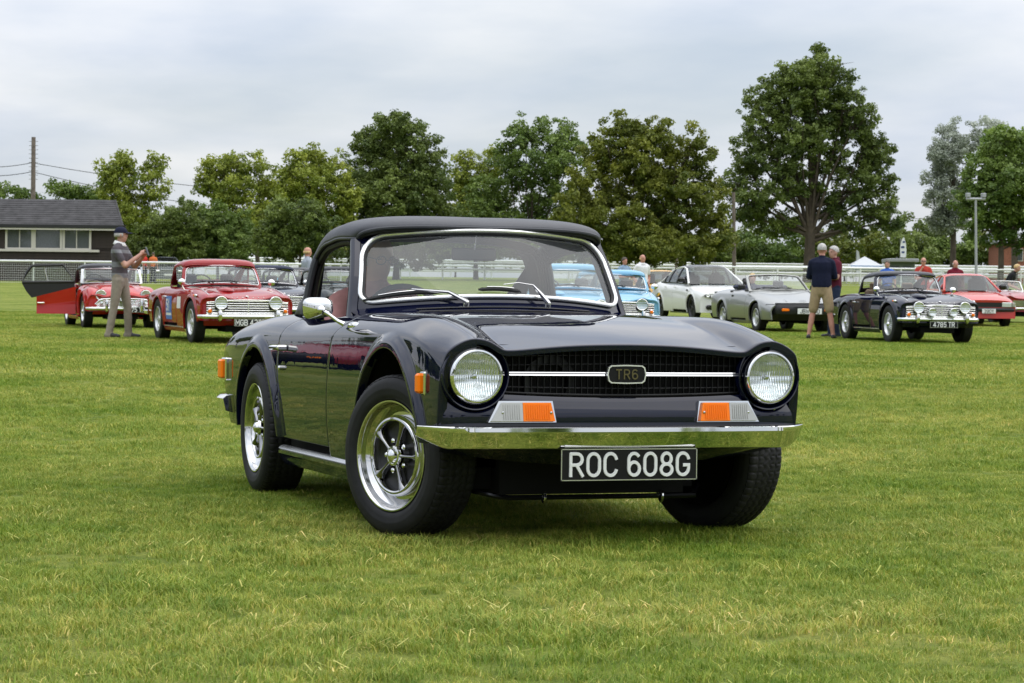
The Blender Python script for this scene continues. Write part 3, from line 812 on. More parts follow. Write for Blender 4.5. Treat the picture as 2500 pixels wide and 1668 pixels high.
    rd.lathe([(0, .10), (.03, .10), (.03, .07), (.0, .07)], (.555, -.28, .60), n=24); rd.build('radiator', 'grille_black', car)
    for zz, hh in ((.6365, .0045), (.6285, .0080)):
        st = MB(); st.grid([[(gx(y)+.004, y, zz-hh/2), (gx(y)+.0125, y, zz-hh*.42), (gx(y)+.0105, y, zz+hh*.30), (gx(y)+.004, y, zz+hh/2)] for y in np.linspace(-.462, .462, 40)])
        st.build('grille_bar', 'chrome', car)
    bd = thing('badge', None, None); bd.parent = car
    def hexa(w, h, k): return [(-w/2, 0), (-w/2+k*.35, h*.36), (-w/2+k, h*.47), (0, h/2), (w/2-k, h*.47), (w/2-k*.35, h*.36), (w/2, 0), (w/2-k*.35, -h*.36), (w/2-k, -h*.47), (0, -h/2), (-w/2+k, -h*.47), (-w/2+k*.35, -h*.36)]
    P1 = hexa(.154, .070, .016); P2 = hexa(.144, .060, .014)
    MB().prism(P2, .006, (.624, 0, .631)).build('badge_plate', 'plate_black', bd)
    fr = MB(); k = len(P1)
    fr.grid([[(.624, p[0], .631+p[1]), (.633, p[0]*.99, .631+p[1]*.985), (.633, q[0], .631+q[1]), (.626, q[0]*.985, .631+q[1]*.98)] for p, q in zip(P1, P2)], closed_u=True)
    fr.build('badge_frame', 'bright_trim', bd)
    for ch, mb in stroke_text('TR6', .033, (.6305, 0, .631), (0, 1, 0), (0, 0, 1), sw=.16, depth=.002, gap=.34, wscale=1.05):
        mb.build('badge_letter', 'dim_gold', bd)
    # apron under the grille and lamps
    def ap_top(y):
        y = abs(y); z = .545+.012*(y/.47)**2; d = abs(y-HC[1])
        if d < .126: z = min(z, HC[2]-math.sqrt(.126**2-d*d))
        if y > HC[1]: z = min(HC[2]-math.sqrt(max(1e-9, .126**2-min(d, .11)**2)), .60)
        return z
    apx = cspline([-.70, -.66, -.60, -.5, -.3, 0, .3, .5, .6, .66, .70], [.575, .592, .606, .614, .622, .626, .622, .614, .606, .592, .575])
    rows = []
    for y in np.linspace(-.694, .694, 140):
        zt = ap_top(y); x0 = float(apx(y)); row = []
        for t in np.linspace(0, 1, 16):
            z = zt*(1-t)+.40*t
            x = x0-.010+.016*float(sstep(.555, .48, z)) - .012*float(sstep(.46, .40, z)); row.append((x-.006*(t == 0), y, z))
        rows.append(row)
    MB().grid(rows).build('front_apron', 'navy_paint', car)
    rows = [[(float(apx(y*1.0))-.004-.035*t-.10*t*t, y*(1-.04*t), .41-(.41-(.292+.05*(y/.66)**2))*t) for t in np.linspace(0, 1, 8)] for y in np.linspace(-.68, .68, 60)]
    MB().grid(rows).build('lower_valance', 'navy_paint', car)
    # bumper
    def bump(xf, yl, zt, zb, prof, thick, end, name, par):
        rows = []
        for s_ in np.linspace(-1, 1, 81):
            y = yl*s_; e = max(0, (abs(y)-(yl-end))/end)       # 0 in the middle, 1 at the tip
            x0 = xf(y); zlo = zb+(zt-zb)*.55*max(0, min(1, (e-.10)/.9)) if e > .1 else zb
            row = []
            for (dx, h) in prof: row.append((x0+dx*(1-.5*e), y, zt-(zt-zlo)*h))
            rows.append(row)
        m_ = MB().grid(rows); return m_.build(name, 'chrome', par, smooth=28)
    bx = lambda y: .700-.030*(y/.6)**2-.125*max(0, (abs(y)-.58)/.18)**2
    prof = [(-.075, .0), (-.012, 0.0), (-.004, .012), (0, .05), (.001, .22), (-.001, .27), (-.006, .32), (-.030, .85), (-.036, .95), (-.045, 1.0), (-.075, 1.0)]
    bump(bx, .760, .444, .362, prof, .0, .095, 'front_bumper', car)
    # indicator lamps
    for sd in (-1, 1):
        lp = thing('indicator_lamp', None, None); lp.parent = car
        xo = lambda y: float(apx(abs(y)))+.004
        def slab(y0b, y1b, y0t, y1t, zb, zt, d0, d1, name, mat):
            m_ = MB(); rows = []
            for t in np.linspace(0, 1, 10):
                yb, yt = y0b+(y1b-y0b)*t, y0t+(y1t-y0t)*t
                rows.append([(xo(yb)-.02, sd*yb, zb), (xo(yb)+d0, sd*yb, zb), (xo(yt)+d1, sd*yt, zt), (xo(yt)-.02, sd*yt, zt)])
            m_.grid(rows, closed_v=True); k_ = len(rows)
            m_.f += [(0, 1, 2, 3), (4*k_-1, 4*k_-2, 4*k_-3, 4*k_-4)]
            return m_.build(name, mat, lp)
        slab(.274, .528, .286, .487, .4585, .5345, .016, .006, 'lamp_bezel', 'chrome')
        slab(.283, .402, .296, .402, .463, .529, .030, .018, 'amber_lens', 'lamp_amber')
        slab(.403, .519, .403, .479, .463, .529, .030, .018, 'clear_lens', 'lamp_clear')
        rb = MB(); rb2 = MB()
        for k in range(22):
            y = .305+k*.0085
            if y > .475: break
            for (mm, a, b) in ((rb, .285, .398), (rb2, .408, .49)):
                if a < y < b: mm.tube([(xo(y)+.0315, sd*y, .469), (xo(y)+.0205, sd*y, .523)], .0016, 5)
        rb.build('lens_rib', 'lamp_amber', lp); rb2.build('lens_rib', 'lamp_clear', lp)
        for y in (.298, .478): MB().lathe([(-.004, .0048), (.002, .0045), (.003, .0004)], (xo(y)+.026, sd*y, .494), n=10).build('screw', 'chrome_worn', lp)
        # side marker lamps
        ml = MB().rbox((.452, sd*.728, .592), (.048, .030, .072), .008).build('side_marker', 'lamp_amber', car)
        MB().rbox((.455, sd*.714, .592), (.060, .020, .086), .006).build('marker_bezel', 'chrome', ml)
        ml = MB().rbox((-2.985, sd*.715, .568), (.09, .05, .095), .008).build('side_marker', 'lamp_amber' if sd < 0 else 'lamp_red', car)
        MB().rbox((-2.955, sd*.712, .568), (.10, .03, .112), .006).build('marker_bezel', 'chrome', ml)
    # plates
    pl = thing('number_plate', None, None); pl.parent = car
    MB().rbox((.664, 0, .307), (.006, .530, .116), .002).build('plate_backing', 'plate_black', pl)
    fr = MB()
    for zz in (-.0555, .0555): fr.box((.668, 0, .307+zz), (.004, .528, .0035))
    for yy in (-.2625, .2625): fr.box((.668, yy, .307), (.004, .0035, .1145))
    fr.build('plate_border', 'silver_trim', pl)
    for ch, mb in stroke_text('ROC 608G', .079, (.6672, .002, .307), (0, 1, 0), (0, 0, 1), sw=.158, depth=.004, gap=.26, wscale=.98):
        mb.build('plate_character', 'white_plate', pl)
    MB().rbox((.655, 0, .372), (.03, .50, .006), .002).build('plate_bracket', 'silver_trim', pl)
    # under-nose bits
    ar = MB(); ar.tube([(.30, -.34, .163), (.30, .42, .163)], .010, 8); ar.tube([(.10, -.52, .2), (.28, -.36, .165), (.30, -.33, .163)], .010, 8); ar.tube([(.30, .41, .163), (.10, .52, .2)], .010, 8)
    ar.build('anti_roll_bar', 'black_gloss', car)
    cm = MB(); cm.box((.10, 0, .275), (.40, .74, .20)); cm.box((-.05, 0, .23), (.5, .9, .08)); cm.build('crossmember', 'under_black', car)
    for y in (-.195, .278):
        MB().tube([(.305, y, .163+.022*math.sin(a)) if False else (.302+.018*math.cos(a), y, .163+.022*math.sin(a)) for a in np.linspace(0, 6.283, 18)], .005, 6).build('roll_bar_clamp', 'chrome', car)
    MB().lathe([(-.01, .010), (.01, .022), (.016, .022), (.016, .010), (.02, .001)], (.42, .315, .272), n=20).build('towing_bolt', 'chrome_worn', car)
    # rear bumper quarter
    rbm = MB(); rows = []
    for t in np.linspace(0, 1, 12):
        x = -2.78-.42*t; y = .745-.09*t**3; rows.append([(x, -(y-.05), .445), (x, -y, .44), (x, -(y+.018), .425), (x, -(y+.004), .365), (x, -(y-.05), .352)])
    rbm.grid(rows); o_ = len(rbm.v); rbm.f.append((0, 1, 2, 3, 4))
    rbm2 = rbm.mirror_y(); rbm.add(rbm2.v, rbm2.f)
    rbm.grid([[(-3.2+.0, y, .445), (-3.22, y, .43), (-3.215, y, .365), (-3.18, y, .352)] for y in np.linspace(-.66, .66, 8)])
    rbm.build('rear_bumper', 'chrome', car)
    MB().box((-3.10, 0, .55), (.05, 1.26, .36)).build('rear_panel', 'navy_paint', car)
    # door furniture
    for sd in (-1, 1):
        h_ = MB(); h_.rbox((-1.70, sd*.762, .690), (.165, .014, .020), .006); h_.rbox((-1.635, sd*.742, .690), (.035, .05, .026), .007); h_.rbox((-1.765, sd*.742, .690), (.028, .05, .022), .007)
        h_.build('door_handle', 'chrome', car)
        MB().lathe([(-.01, .011), (.006, .011), (.010, .008), (.011, .0005)], (-1.70, sd*.732, .60), axis=(0, sd, 0), n=16).build('door_lock', 'chrome', car)
    # mirror
    mr = thing('wing_mirror', None, None); mr.parent = car
    MB().ellipsoid((-.66, -.668, .793), (.105, .030, .022), 20, 10, Matrix.Rotation(R(-4), 3, 'Z')).build('mirror_base', 'chrome', mr)
    stem = at_depth(785, 757, 9.34); foot = np.array([-.72, -.700, .800])
    MB().tube([foot, foot*.72+stem*.28+np.array([0, 0, -.004]), foot*.35+stem*.65, stem], [.011, .008, .007, .010], 10).build('mirror_stem', 'chrome', mr)
    hc = at_depth(776, 752, 9.39); hm = MB(); rows = []
    for i in range(13):
        a = i/12; d = .034*math.sqrt(max(0, 1-a**2.6)) if a < 1 else 0
        row = []
        for j in range(40):
            t = 2*math.pi*j/40; cs, sn = math.cos(t), math.sin(t); e = .55
            yy = .062*math.copysign(abs(cs)**e, cs); zz = .043*math.copysign(abs(sn)**e, sn); zz *= (1+.10*yy/.062*-1); zz -= .010*(yy/.062)**2*(sn < 0)*0
            row.append((d, yy*a, zz*a))
        rows.append(row)
    hm.grid(rows, closed_v=True); hm.grid([[(0, p[1]*.96, p[2]*.96) for p in rows[-1]], [(-.002, 0, 0)]*40], closed_v=True)
    hm.xform(Matrix.Translation(hc) @ Matrix.Rotation(R(-12), 4, 'Z') @ Matrix.Rotation(R(4), 4, 'X')); hm.build('mirror_head', 'chrome', mr)
    MB().ellipsoid(stem, (.018, .018, .018), 14, 10).build('mirror_ball', 'chrome', mr)
    # windscreen
    def rr(s0, t0, t1, rt_, rb_, n_=10):
        """rounded outline of the screen in (s,t)"""
        P = []
        k = .60/.34   # corner radius: s-units against t-units
        for (cx, cy, a0, r_) in ((s0-rt_, t1-rt_*k, 0, rt_), (-s0+rt_, t1-rt_*k, 90, rt_), (-s0+rb_, t0+rb_*k, 180, rb_), (s0-rb_, t0+rb_*k, 270, rb_)):
            P += [(cx+r_*math.cos(R(a0+90*i/n_)), cy+r_*k*math.sin(R(a0+90*i/n_))) for i in range(n_+1)]
        Q = []
        for i in range(len(P)):
            a, b = P[i], P[(i+1) % len(P)]; m_ = max(1, int(math.hypot(b[0]-a[0], (b[1]-a[1])*.5)/.06))
            for q in range(m_): Q.append((a[0]+(b[0]-a[0])*q/m_, a[1]+(b[1]-a[1])*q/m_))
        return Q
    def off(p, d): return ws(*p)+np.array([d, 0, d*.55])
    O1 = rr(.975, .02, .975, .17, .10); O2 = rr(.940, .055, .935, .15, .085); O3 = rr(1.03, -.06, 1.04, .12, .05)
    k = min(len(O1), len(O2), len(O3))
    def resample(O, n_):
        A = np.array(O+[O[0]]); d = np.concatenate([[0], np.cumsum(np.hypot(np.diff(A[:, 0]), np.diff(A[:, 1])*.6))]); q = np.linspace(0, d[-1], n_, endpoint=False)
        return list(zip(np.interp(q, d, A[:, 0]), np.interp(q, d, A[:, 1])))
    O1, O2, O3 = (resample(O, 150) for O in (O1, O2, O3))
    MB().tube([off(p, .012) for p in O1], .0098, 10, closed=True).build('screen_trim', 'bright_trim', car)
    MB().grid([[off(p, .006), off(((p[0]+q[0])/2, (p[1]+q[1])/2), .011), off(q, .004)] for p, q in zip(O1, O2)], closed_u=True).build('screen_seal', 'black_rubber', car)
    wf = MB(); wf.grid([[off(q, -.012), off(q, .004), off(p, .006), off(p, -.03)] for p, q in zip(O1, O3)], closed_u=True)
    wf.build('windscreen_frame', 'navy_paint', car)
    # A pillars: outer face of the frame
    for sd in (-1, 1):
        p_ = MB(); rows = []
        for t in np.linspace(-.16, 1.02, 14):
            a = ws(.985*sd, t); y = abs(a[1])
            rows.append([(a[0]+.012, a[1], a[2]+.004), (a[0]+.006, sd*(y+.022), a[2]), (a[0]-.010, sd*(y+.032), a[2]-.003), (a[0]-.040, sd*(y+.032), a[2]-.006), (a[0]-.065, sd*(y+.020), a[2]-.010), (a[0]-.065, sd*(y-.02), a[2]-.010)])
        p_.grid(rows); p_.build('windscreen_pillar', 'navy_paint', car)
    gl = MB().grid([[off((p[0]*q/12, .5+(p[1]-.5)*q/12), 0.0) for p in O2] for q in range(1, 13)], closed_v=True)
    gl.f.append(tuple(range(150))); gl.build('windscreen_glass', 'windscreen', car, smooth=180)
    # wipers
    for (pv, tip_s, tip_t, arm_s, arm_t) in (((-.30, -.075), None, None, None, None), ((.295, -.075), None, None, None, None)):
        w = thing('wiper', None, None); w.parent = car
        piv = ws(pv[0], pv[1])+np.array([.03, 0, .0])
        if pv[0] < 0: arm_end, b0, b1 = (-.66, .10), (-.955, .045), (-.46, .075)
        else: arm_end, b0, b1 = (-.08, .12), (-.16, .075), (.12, .085)
        if pv[0] > 0: arm_end, b0, b1 = (.20, .135), (-.20, .10), (.11, .075)
        MB().lathe([(-.02, .013), (.012, .013), (.018, .010), (.02, .001)], piv, axis=(.5, 0, 1), n=14).build('wiper_spindle', 'chrome', w)
        e = off(arm_end, .045); mid = (piv+e)/2+np.array([.012, 0, .012])
        if pv[0] > 0:
            e2 = off((.02, .11), .04)
            MB().tube([piv+np.array([.01, 0, .012]), off((.235, .03), .045), off((.19, .12), .05)], [.011, .008, .004], 8).build('wiper_arm', 'chrome_worn', w)
            MB().tube([off((.19, .12), .05), off((.08, .145), .05), off((-.03, .125), .045)], .0022, 6).build('wiper_link', 'chrome_worn', w)
        else:
            MB().tube([piv+np.array([.01, 0, .012]), off((-.42, .03), .045), e], [.011, .007, .004], 8).build('wiper_arm', 'chrome_worn', w)
        B = [off((b0[0]+(b1[0]-b0[0])*t, b0[1]+(b1[1]-b0[1])*t+.028*math.sin(math.pi*t)*(1 if pv[0] < 0 else .6)), .020) for t in np.linspace(0, 1, 12)]
        MB().tube(B, [.004]+[.009]*10+[.004], 6).build('wiper_blade', 'black_rubber', w)
        MB().tube([p+np.array([.008, 0, .010]) for p in B[2:-2]], .0020, 5).build('blade_holder', 'chrome_worn', w)
    # soft top
    def bez(t, *p):
        p = [np.array(q, float) for q in p]
        while len(p) > 1: p = [p[i]*(1-t)+p[i+1]*t for i in range(len(p)-1)]
        return p[0]
    stn = [((-.925, 1.218), (-1.085, .548, 1.172)), ((-.955, 1.238), (-1.105, .562, 1.170)), ((-1.02, 1.254), (-1.16, .572, 1.171)), ((-1.15, 1.264), (-1.26, .577, 1.173)),
           ((-1.35, 1.264), (-1.42, .577, 1.166)), ((-1.54, 1.246), (-1.60, .570, 1.143)), ((-1.72, 1.210), (-1.755, .558, 1.098))]
    cf = [cspline(range(7), [s_[0][k] for s_ in stn]) for k in (0, 1)]; ef = [cspline(range(7), [s_[1][k] for s_ in stn]) for k in (0, 1, 2)]
    rows = []
    for u in np.linspace(0, 6, 49):
        cx, cz_ = float(cf[0](u)), float(cf[1](u)); e = [float(q(u)) for q in ef]; row = []
        k_ = min(1, u/1.5)
        for t in np.linspace(-1, 1, 49):
            sg = 1 if t >= 0 else -1; a = abs(t)
            p = bez(a, (cx, 0, cz_), (cx, e[1]*.5, cz_+.004), (e[0]*.3+cx*.7, e[1]*.95, cz_+.004), (e[0]*.8+cx*.2, e[1]*.99, e[2]+(cz_-e[2])*.62), tuple(e))
            p[2] -= .006*math.exp(-((u-4.0)/.35)**2)*(1-a*a*.5)            # dip behind the first bow
            row.append((p[0], p[1]*sg, p[2]))
        rows.append(row)
    top = MB().grid(rows).build('soft_top', 'hood_fabric', car, smooth=60)
    sol = top.modifiers.new('thick', 'SOLIDIFY'); sol.thickness = .006; sol.offset = 1 if False else -1
    # front lip of the hood and seal
    MB().tube([(p[0]+.004, p[1], p[2]-.004) for p in rows[0]], .009, 8).build('hood_front_roll', 'hood_fabric', top)
    MB().tube([(p[0]-.012, p[1]*.985, p[2]-.014) for p in rows[0]], .010, 8).build('hood_header_seal', 'black_rubber', top)
    for sd in (-1, 1):
        A = [(r_[-1][0], sd*abs(r_[-1][1]), r_[-1][2]) for r_ in rows]
        MB().tube([(p[0], p[1], p[2]-.004) for p in A], .008, 8).build('hood_side_welt', 'hood_fabric', top)
        MB().tube([(p[0], p[1]-sd*.02, p[2]-.020) for p in A], .013, 8).build('window_seal', 'black_rubber', top)
    # rear part with its three clear windows
    secs = [[(-1.72, 0, 1.210), (-1.72, .26, 1.208), (-1.73, .43, 1.190), (-1.745, .530, 1.150), (-1.765, .566, 1.090), (-1.775, .588, .960), (-1.785, .606, .840)],
            [(-1.82, 0, 1.165), (-1.82, .25, 1.163), (-1.82, .41, 1.145), (-1.835, .512, 1.100), (-1.86, .550, 1.035), (-1.88, .578, .940), (-1.93, .602, .840)],
            [(-1.95, 0, 1.065), (-1.95, .24, 1.063), (-1.95, .40, 1.045), (-1.955, .488, 1.010), (-1.975, .528, .960), (-2.01, .558, .905), (-2.06, .576, .838)],
            [(-2.08, 0, .950), (-2.08, .24, .950), (-2.08, .39, .940), (-2.08, .465, .925), (-2.09, .500, .905), (-2.12, .522, .875), (-2.16, .530, .838)],
            [(-2.15, 0, .865), (-2.15, .24, .865), (-2.15, .39, .862), (-2.15, .460, .858), (-2.16, .495, .853), (-2.17, .505, .848), (-2.18, .505, .836)]]
    A = np.array(secs)        # [5,7,3]
    fu = [[cspline(range(5), A[:, j, k]) for k in range(3)] for j in range(7)]
    def hood(u, v, sg):       # u 0..4 front to back, v -..: 0 centre .. 1 side bottom
        B = bspline_basis(7, [v*4])[0]; p = sum(B[j]*np.array([float(q(u)) for q in fu[j]]) for j in range(7)); return np.array([p[0], p[1]*sg, p[2]])
    NU, NV = 56, 96; G = np.zeros((NU, NV, 3)); uu = np.linspace(0, 4, NU); vv = np.linspace(-1, 1, NV)
    for i, u in enumerate(uu):
        for j, v in enumerate(vv): G[i, j] = hood(u, abs(v), 1 if v >= 0 else -1)
    def win(u, v):
        if abs(v) < .47 and .75 < u < 3.35: return 1
        w = abs(v)
        if .60 < w < .93 and u > .55:
            if u < .95+(.93-w)*0.9+1.6*min(1, max(0, (w-.60)/.30)): return 2 if v > 0 else 3
        return 0
    fab = MB(); fab.v = [tuple(p) for p in G.reshape(-1, 3)]; wins = {1: MB(), 2: MB(), 3: MB()}
    for q in wins.values(): q.v = list(fab.v)
    for i in range(NU-1):
        for j in range(NV-1):
            q = (i*NV+j, (i+1)*NV+j, (i+1)*NV+j+1, i*NV+j+1); k_ = win((uu[i]+uu[i+1])/2, (vv[j]+vv[j+1])/2)
            (wins[k_].f if k_ else fab.f).append(q)
    def clean(m_):
        used = sorted({i for f in m_.f for i in f}); mp = {i: k for k, i in enumerate(used)}; m_.v = [m_.v[i] for i in used]; m_.f = [tuple(mp[i] for i in f) for f in m_.f]; return m_
    rq = clean(fab).build('hood_rear', 'hood_fabric', car, smooth=60)
    rq.modifiers.new('thick', 'SOLIDIFY').thickness = .005
    for k_ in wins: clean(wins[k_]).build('rear_window', 'vinyl', car, smooth=180)
    for sd in (-1, 1):       # dark edge roll and inner frame around the door opening
        E = [hood(0, v, sd) for v in np.linspace(.45, 1, 16)]
        MB().tube([p+np.array([.004, 0, 0]) for p in E], .017, 8).build('hood_rear_welt', 'hood_fabric', rq)
        MB().tube([p+np.array([-.01, -sd*.035, -.004]) for p in E], .020, 8, flat=.7).build('hood_frame', 'black_satin', rq)
        MB().grid([[p+np.array([.0, -sd*.01, 0]), p+np.array([-.06, -sd*.05, -.01]), p+np.array([-.25 if sd < 0 else -.12, -sd*.07, -.012])] for p in E]).build('hood_inner_flap', 'black_satin', rq)
    # cockpit
    MB().rbox((-1.04, 0, .80), (.16, 1.16, .17), .03).build('dashboard', 'interior_dark', car)
    for y in (-.30, .30):
        st = MB(); st.rbox((-1.52, y, .42), (.46, .46, .16), .05); st.rbox((-1.74, y, .62), (.13, .44, .44), .05, Matrix.Rotation(R(-14), 3, 'Y'))
        st.build('seat', 'interior_dark', car)
    sw = thing('steering_wheel', None, None); sw.parent = car
    mt = Matrix.Translation((-1.25, -.275, .80)) @ Matrix.Rotation(R(-24), 4, 'Y')
    m_ = MB(); m_.tube([(0, .185*math.cos(a), .185*math.sin(a)) for a in np.linspace(0, 2*math.pi, 40, endpoint=False)], .013, 8, closed=True); m_.xform(mt).build('steering_rim', 'black_rubber', sw)
    m_ = MB(); [m_.tube([(.02, 0, 0), (0, .18*math.cos(a), .18*math.sin(a))], .008, 6) for a in (R(0), R(180), R(270))]; m_.tube([(-.01, 0, 0), (.25, 0, 0)], .022, 10); m_.xform(mt).build('steering_spoke', 'black_satin', sw)
    im = MB(); im.rbox((-.985, -.06, 1.105), (.02, .20, .055), .008); im.build('rear_view_mirror', 'black_satin', car)
    MB().tube([(-.975, -.06, 1.125), (-.955, -.06, 1.19)], .004, 6).build('mirror_bracket', 'chrome', car)
    # wheels
    proto = hero_wheel()
    for (x, y, st) in ((0.0, -.638, 21), (0.0, .638, 19.5), (-2.235, -.634, 0), (-2.235, .634, 0)):
        w = copy_tree(proto, car) if (x, y) != (0.0, -.638) else proto
        w.parent = car
        a = R(st) if y < 0 else R(st+180)
        if x == 0: off_ = Vector((0, math.copysign(.05, y), 0)); w.location = Vector((x, math.copysign(.588, y), .3075)) + Matrix.Rotation(R(st), 3, 'Z') @ off_
        else: w.location = (x, y, .3075)
        w.rotation_euler = (0, R(15 if y < 0 else -40), 0) if False else (0, 0, a)
    return car

def hero_wheel():
    """wheel with its outer face towards -y, centre at the origin"""
    w = thing('wheel', None, None)
    RO, HW = .3075, .098
    T = MB(); NS = 60*6; rows = []
    # tread with zig-zag grooves
    acr = np.concatenate([[-HW+.012], np.linspace(-HW+.016, HW-.016, 33), [HW-.012]])
    for i in range(NS):
        a = 2*math.pi*i/NS; row = []
        for q in acr:
            r = RO-.0035*(q/HW)**2-.010*max(0, (abs(q)-.070)/.018)**2
            zig = .006*(abs(((i/6*2) % 2)-1)*2-1)
            g = 0
            for c_ in (-.048, -.016, .016, .048):
                if abs(q-c_-zig) < .0048: g = .0035
            if abs(q) > .052 and (i % 6 == 0): g = .0030
            if abs(q) < .05 and ((i+int((q+.1)/.032)*3) % 6 == 0): g = max(g, .0022)
            r -= g; row.append((r*math.cos(a), q, r*math.sin(a)))
        rows.append(row)
    T.grid(rows, closed_u=True)
    side = [(HW-.012, RO-.013), (HW-.004, RO-.022), (HW+.001, RO-.034), (HW+.003, RO-.052), (HW+.0035, RO-.056), (HW+.002, RO-.060), (HW+.0025, RO-.072), (HW-.004, RO-.090), (HW-.008, RO-.094), (HW-.014, RO-.097), (HW-.03, RO-.11)]
    T.lathe([(-a, r) for a, r in side], axis=(0, 1, 0), n=96); T.lathe(side, axis=(0, 1, 0), n=64)
    T.build('tyre', 'tyre_rubber', w, smooth=38)
    rim = thing('rim', None, None); rim.parent = w
    MB().lathe([(-.086, .207), (-.091, .2105), (-.094, .209), (-.094, .204), (-.088, .1985), (-.080, .1955), (-.066, .194), (-.060, .190), (-.052, .181), (-.040, .172), (-.034, .166), (-.034, .152), (-.04, .148)], axis=(0, 1, 0), n=96).build('rim_barrel', 'wheel_chrome', rim)
    MB().lathe([(.09, .208), (.06, .195), (.03, .17), (.0, .165), (.02, .06), (.03, .0005)], axis=(0, 1, 0), n=48).build('wheel_back', 'under_black', rim)
    MB().lathe([(-.040, .150), (-.042, .10), (-.040, .05), (-.055, .036)], axis=(0, 1, 0), n=48).build('spoke_pocket', 'black_satin', rim)
    MB().lathe([(-.034, .153), (-.058, .154), (-.071, .151), (-.078, .145), (-.0795, .138), (-.077, .133), (-.070, .130), (-.048, .129), (-.040, .129)], axis=(0, 1, 0), n=96).build('centre_ring', 'wheel_chrome', rim)
    for k in range(5):
        a = 2*math.pi*k/5; ca, sa = math.cos(a), math.sin(a); rows = []
        for t in np.linspace(0, 1, 14):
            r = .032+.106*t; hw = .0072+.004*abs(t-.35)+.024*max(0, t-.66)**1.5*3.2; top = -.078+.004*math.sin(math.pi*t); sec = []
            for (q, d) in ((-1.25, .026), (-1.0, .010), (-.55, .0015), (0, -.001), (.55, .0015), (1.0, .010), (1.25, .026)):
                u_ = q*hw; sec.append((r*ca-u_*sa, top+d, r*sa+u_*ca))
            rows.append(sec)
        MB().grid(rows).build('spoke', 'spoke_chrome', rim, smooth=70)
    MB().lathe([(-.070, .040), (-.080, .037), (-.081, .031), (-.077, .029), (-.090, .024), (-.097, .012), (-.099, .0005)], axis=(0, 1, 0), n=32).build('hub_cap', 'chrome', rim)
    for k in range(5):
        a = 2*math.pi*(k+.5)/5; nu = MB(); nu.lathe([(-.040, .0105), (-.066, .0105), (-.069, .008), (-.071, .0005)], (.0585*math.cos(a), 0, .0585*math.sin(a)), axis=(0, 1, 0), n=8); nu.build('wheel_nut', 'chrome', rim)
    return w
hero = build_hero()
# ------------------------------------------------------------------ parked cars
for _n, _c in (('red_paint', (0.30, 0.011, 0.013)), ('scarlet_paint', (0.43, 0.016, 0.012)), ('flame_paint', (0.50, 0.042, 0.032)), ('maroon_red_paint', (0.30, 0.012, 0.02)),
               ('blue_paint', (0.004, 0.006, 0.022)), ('pale_blue_paint', (0.17, 0.40, 0.58)), ('white_paint', (0.72, 0.72, 0.70)), ('yellow_paint', (0.62, 0.33, 0.02)),
               ('green_black_paint', (0.010, 0.013, 0.012)), ('grey_paint', (0.16, 0.17, 0.18))):
    M[_n] = pmat(_n, _c, rough=0.03, spec=0.55)
M['silver_paint'] = pmat('silver_paint', (0.27, 0.275, 0.26), rough=0.3, metal=0.5, coat=0.6)
M['wheel_silver'] = pmat('wheel_silver', (0.66, 0.67, 0.68), rough=0.3, metal=0.6)
M['tan_trim'] = pmat('tan_trim', (0.30, 0.21, 0.14), rough=0.7)
M['navy_fabric'] = pmat('navy_fabric', (0.018, 0.024, 0.055), rough=0.75)
M['sticker_blue'] = pmat('sticker_blue', (0.06, 0.17, 0.5), rough=0.4)
M['disc_cyan'] = pmat('disc_cyan', (0.12, 0.45, 0.6), rough=0.5)

def xl(v, n): return list(v) if hasattr(v, '__len__') else [v]*n
def frames(P_list): return np.array(P_list, float)
XS4 = [.68, .61, .50, .30, .0, -.40, -.80, -1.25, -1.70, -2.20, -2.60, -2.95, -3.20]
KEYS_TR4 = [
 (0.0,  [.668, .702, .738, .778, .822, .851, .862, .862, .860, .852, .832, .792, .735]),
 (.18,  [.668, .702, .738, .778, .822, .851, .862, .862, .860, .852, .832, .792, .735]),
 (.31,  [.680, .712, .744, .780, .820, .848, .859, .858, .856, .848, .828, .788, .732]),
 (.40,  [.728, .752, .772, .793, .819, .844, .855, .852, .850, .843, .823, .784, .728]),
 (.46,  [.728, .750, .768, .789, .815, .841, .853, .850, .848, .841, .821, .782, .726]),
 (.52,  [.690, .722, .750, .778, .811, .838, .851, .846, .845, .840, .820, .780, .724]),
 (.575, [.676, .718, .756, .792, .830, .846, .850, .840, .840, .842, .822, .782, .726]),
 (.625, [.668, .708, .746, .783, .821, .837, .842, .832, .832, .834, .812, .770, .714]),
 ([.668, .675, .681, .686, .686, .686, .684, .682, .686, .690, .688, .680, .655], [.640, .674, .708, .742, .776, .792, .798, .792, .796, .792, .770, .732, .680]),
 ([.690, .697, .704, .710, .712, .712, .711, .711, .712, .712, .708, .698, .672], [.600, .630, .660, .695, .738, .750, .752, .750, .748, .742, .724, .700, .650]),
 ([.694, .702, .710, .716, .719, .720, .720, .720, .720, .720, .715, .704, .676], [.570, .590, .615, .650, .700, .715, .718, .716, .714, .708, .695, .670, .62]),
 ([.694, .702, .712, .720, .726, .727, .727, .727, .727, .727, .722, .708, .68], .54),
 ([.684, .694, .706, .716, .722, .723, .723, .723, .723, .722, .712, .695, .665], .43),
 ([.672, .684, .698, .708, .712, .713, .713, .713, .713, .711, .700, .680, .65], .33),
 ([.665, .676, .690, .699, .702, .702, .702, .702, .702, .700, .688, .668, .64], .235)]

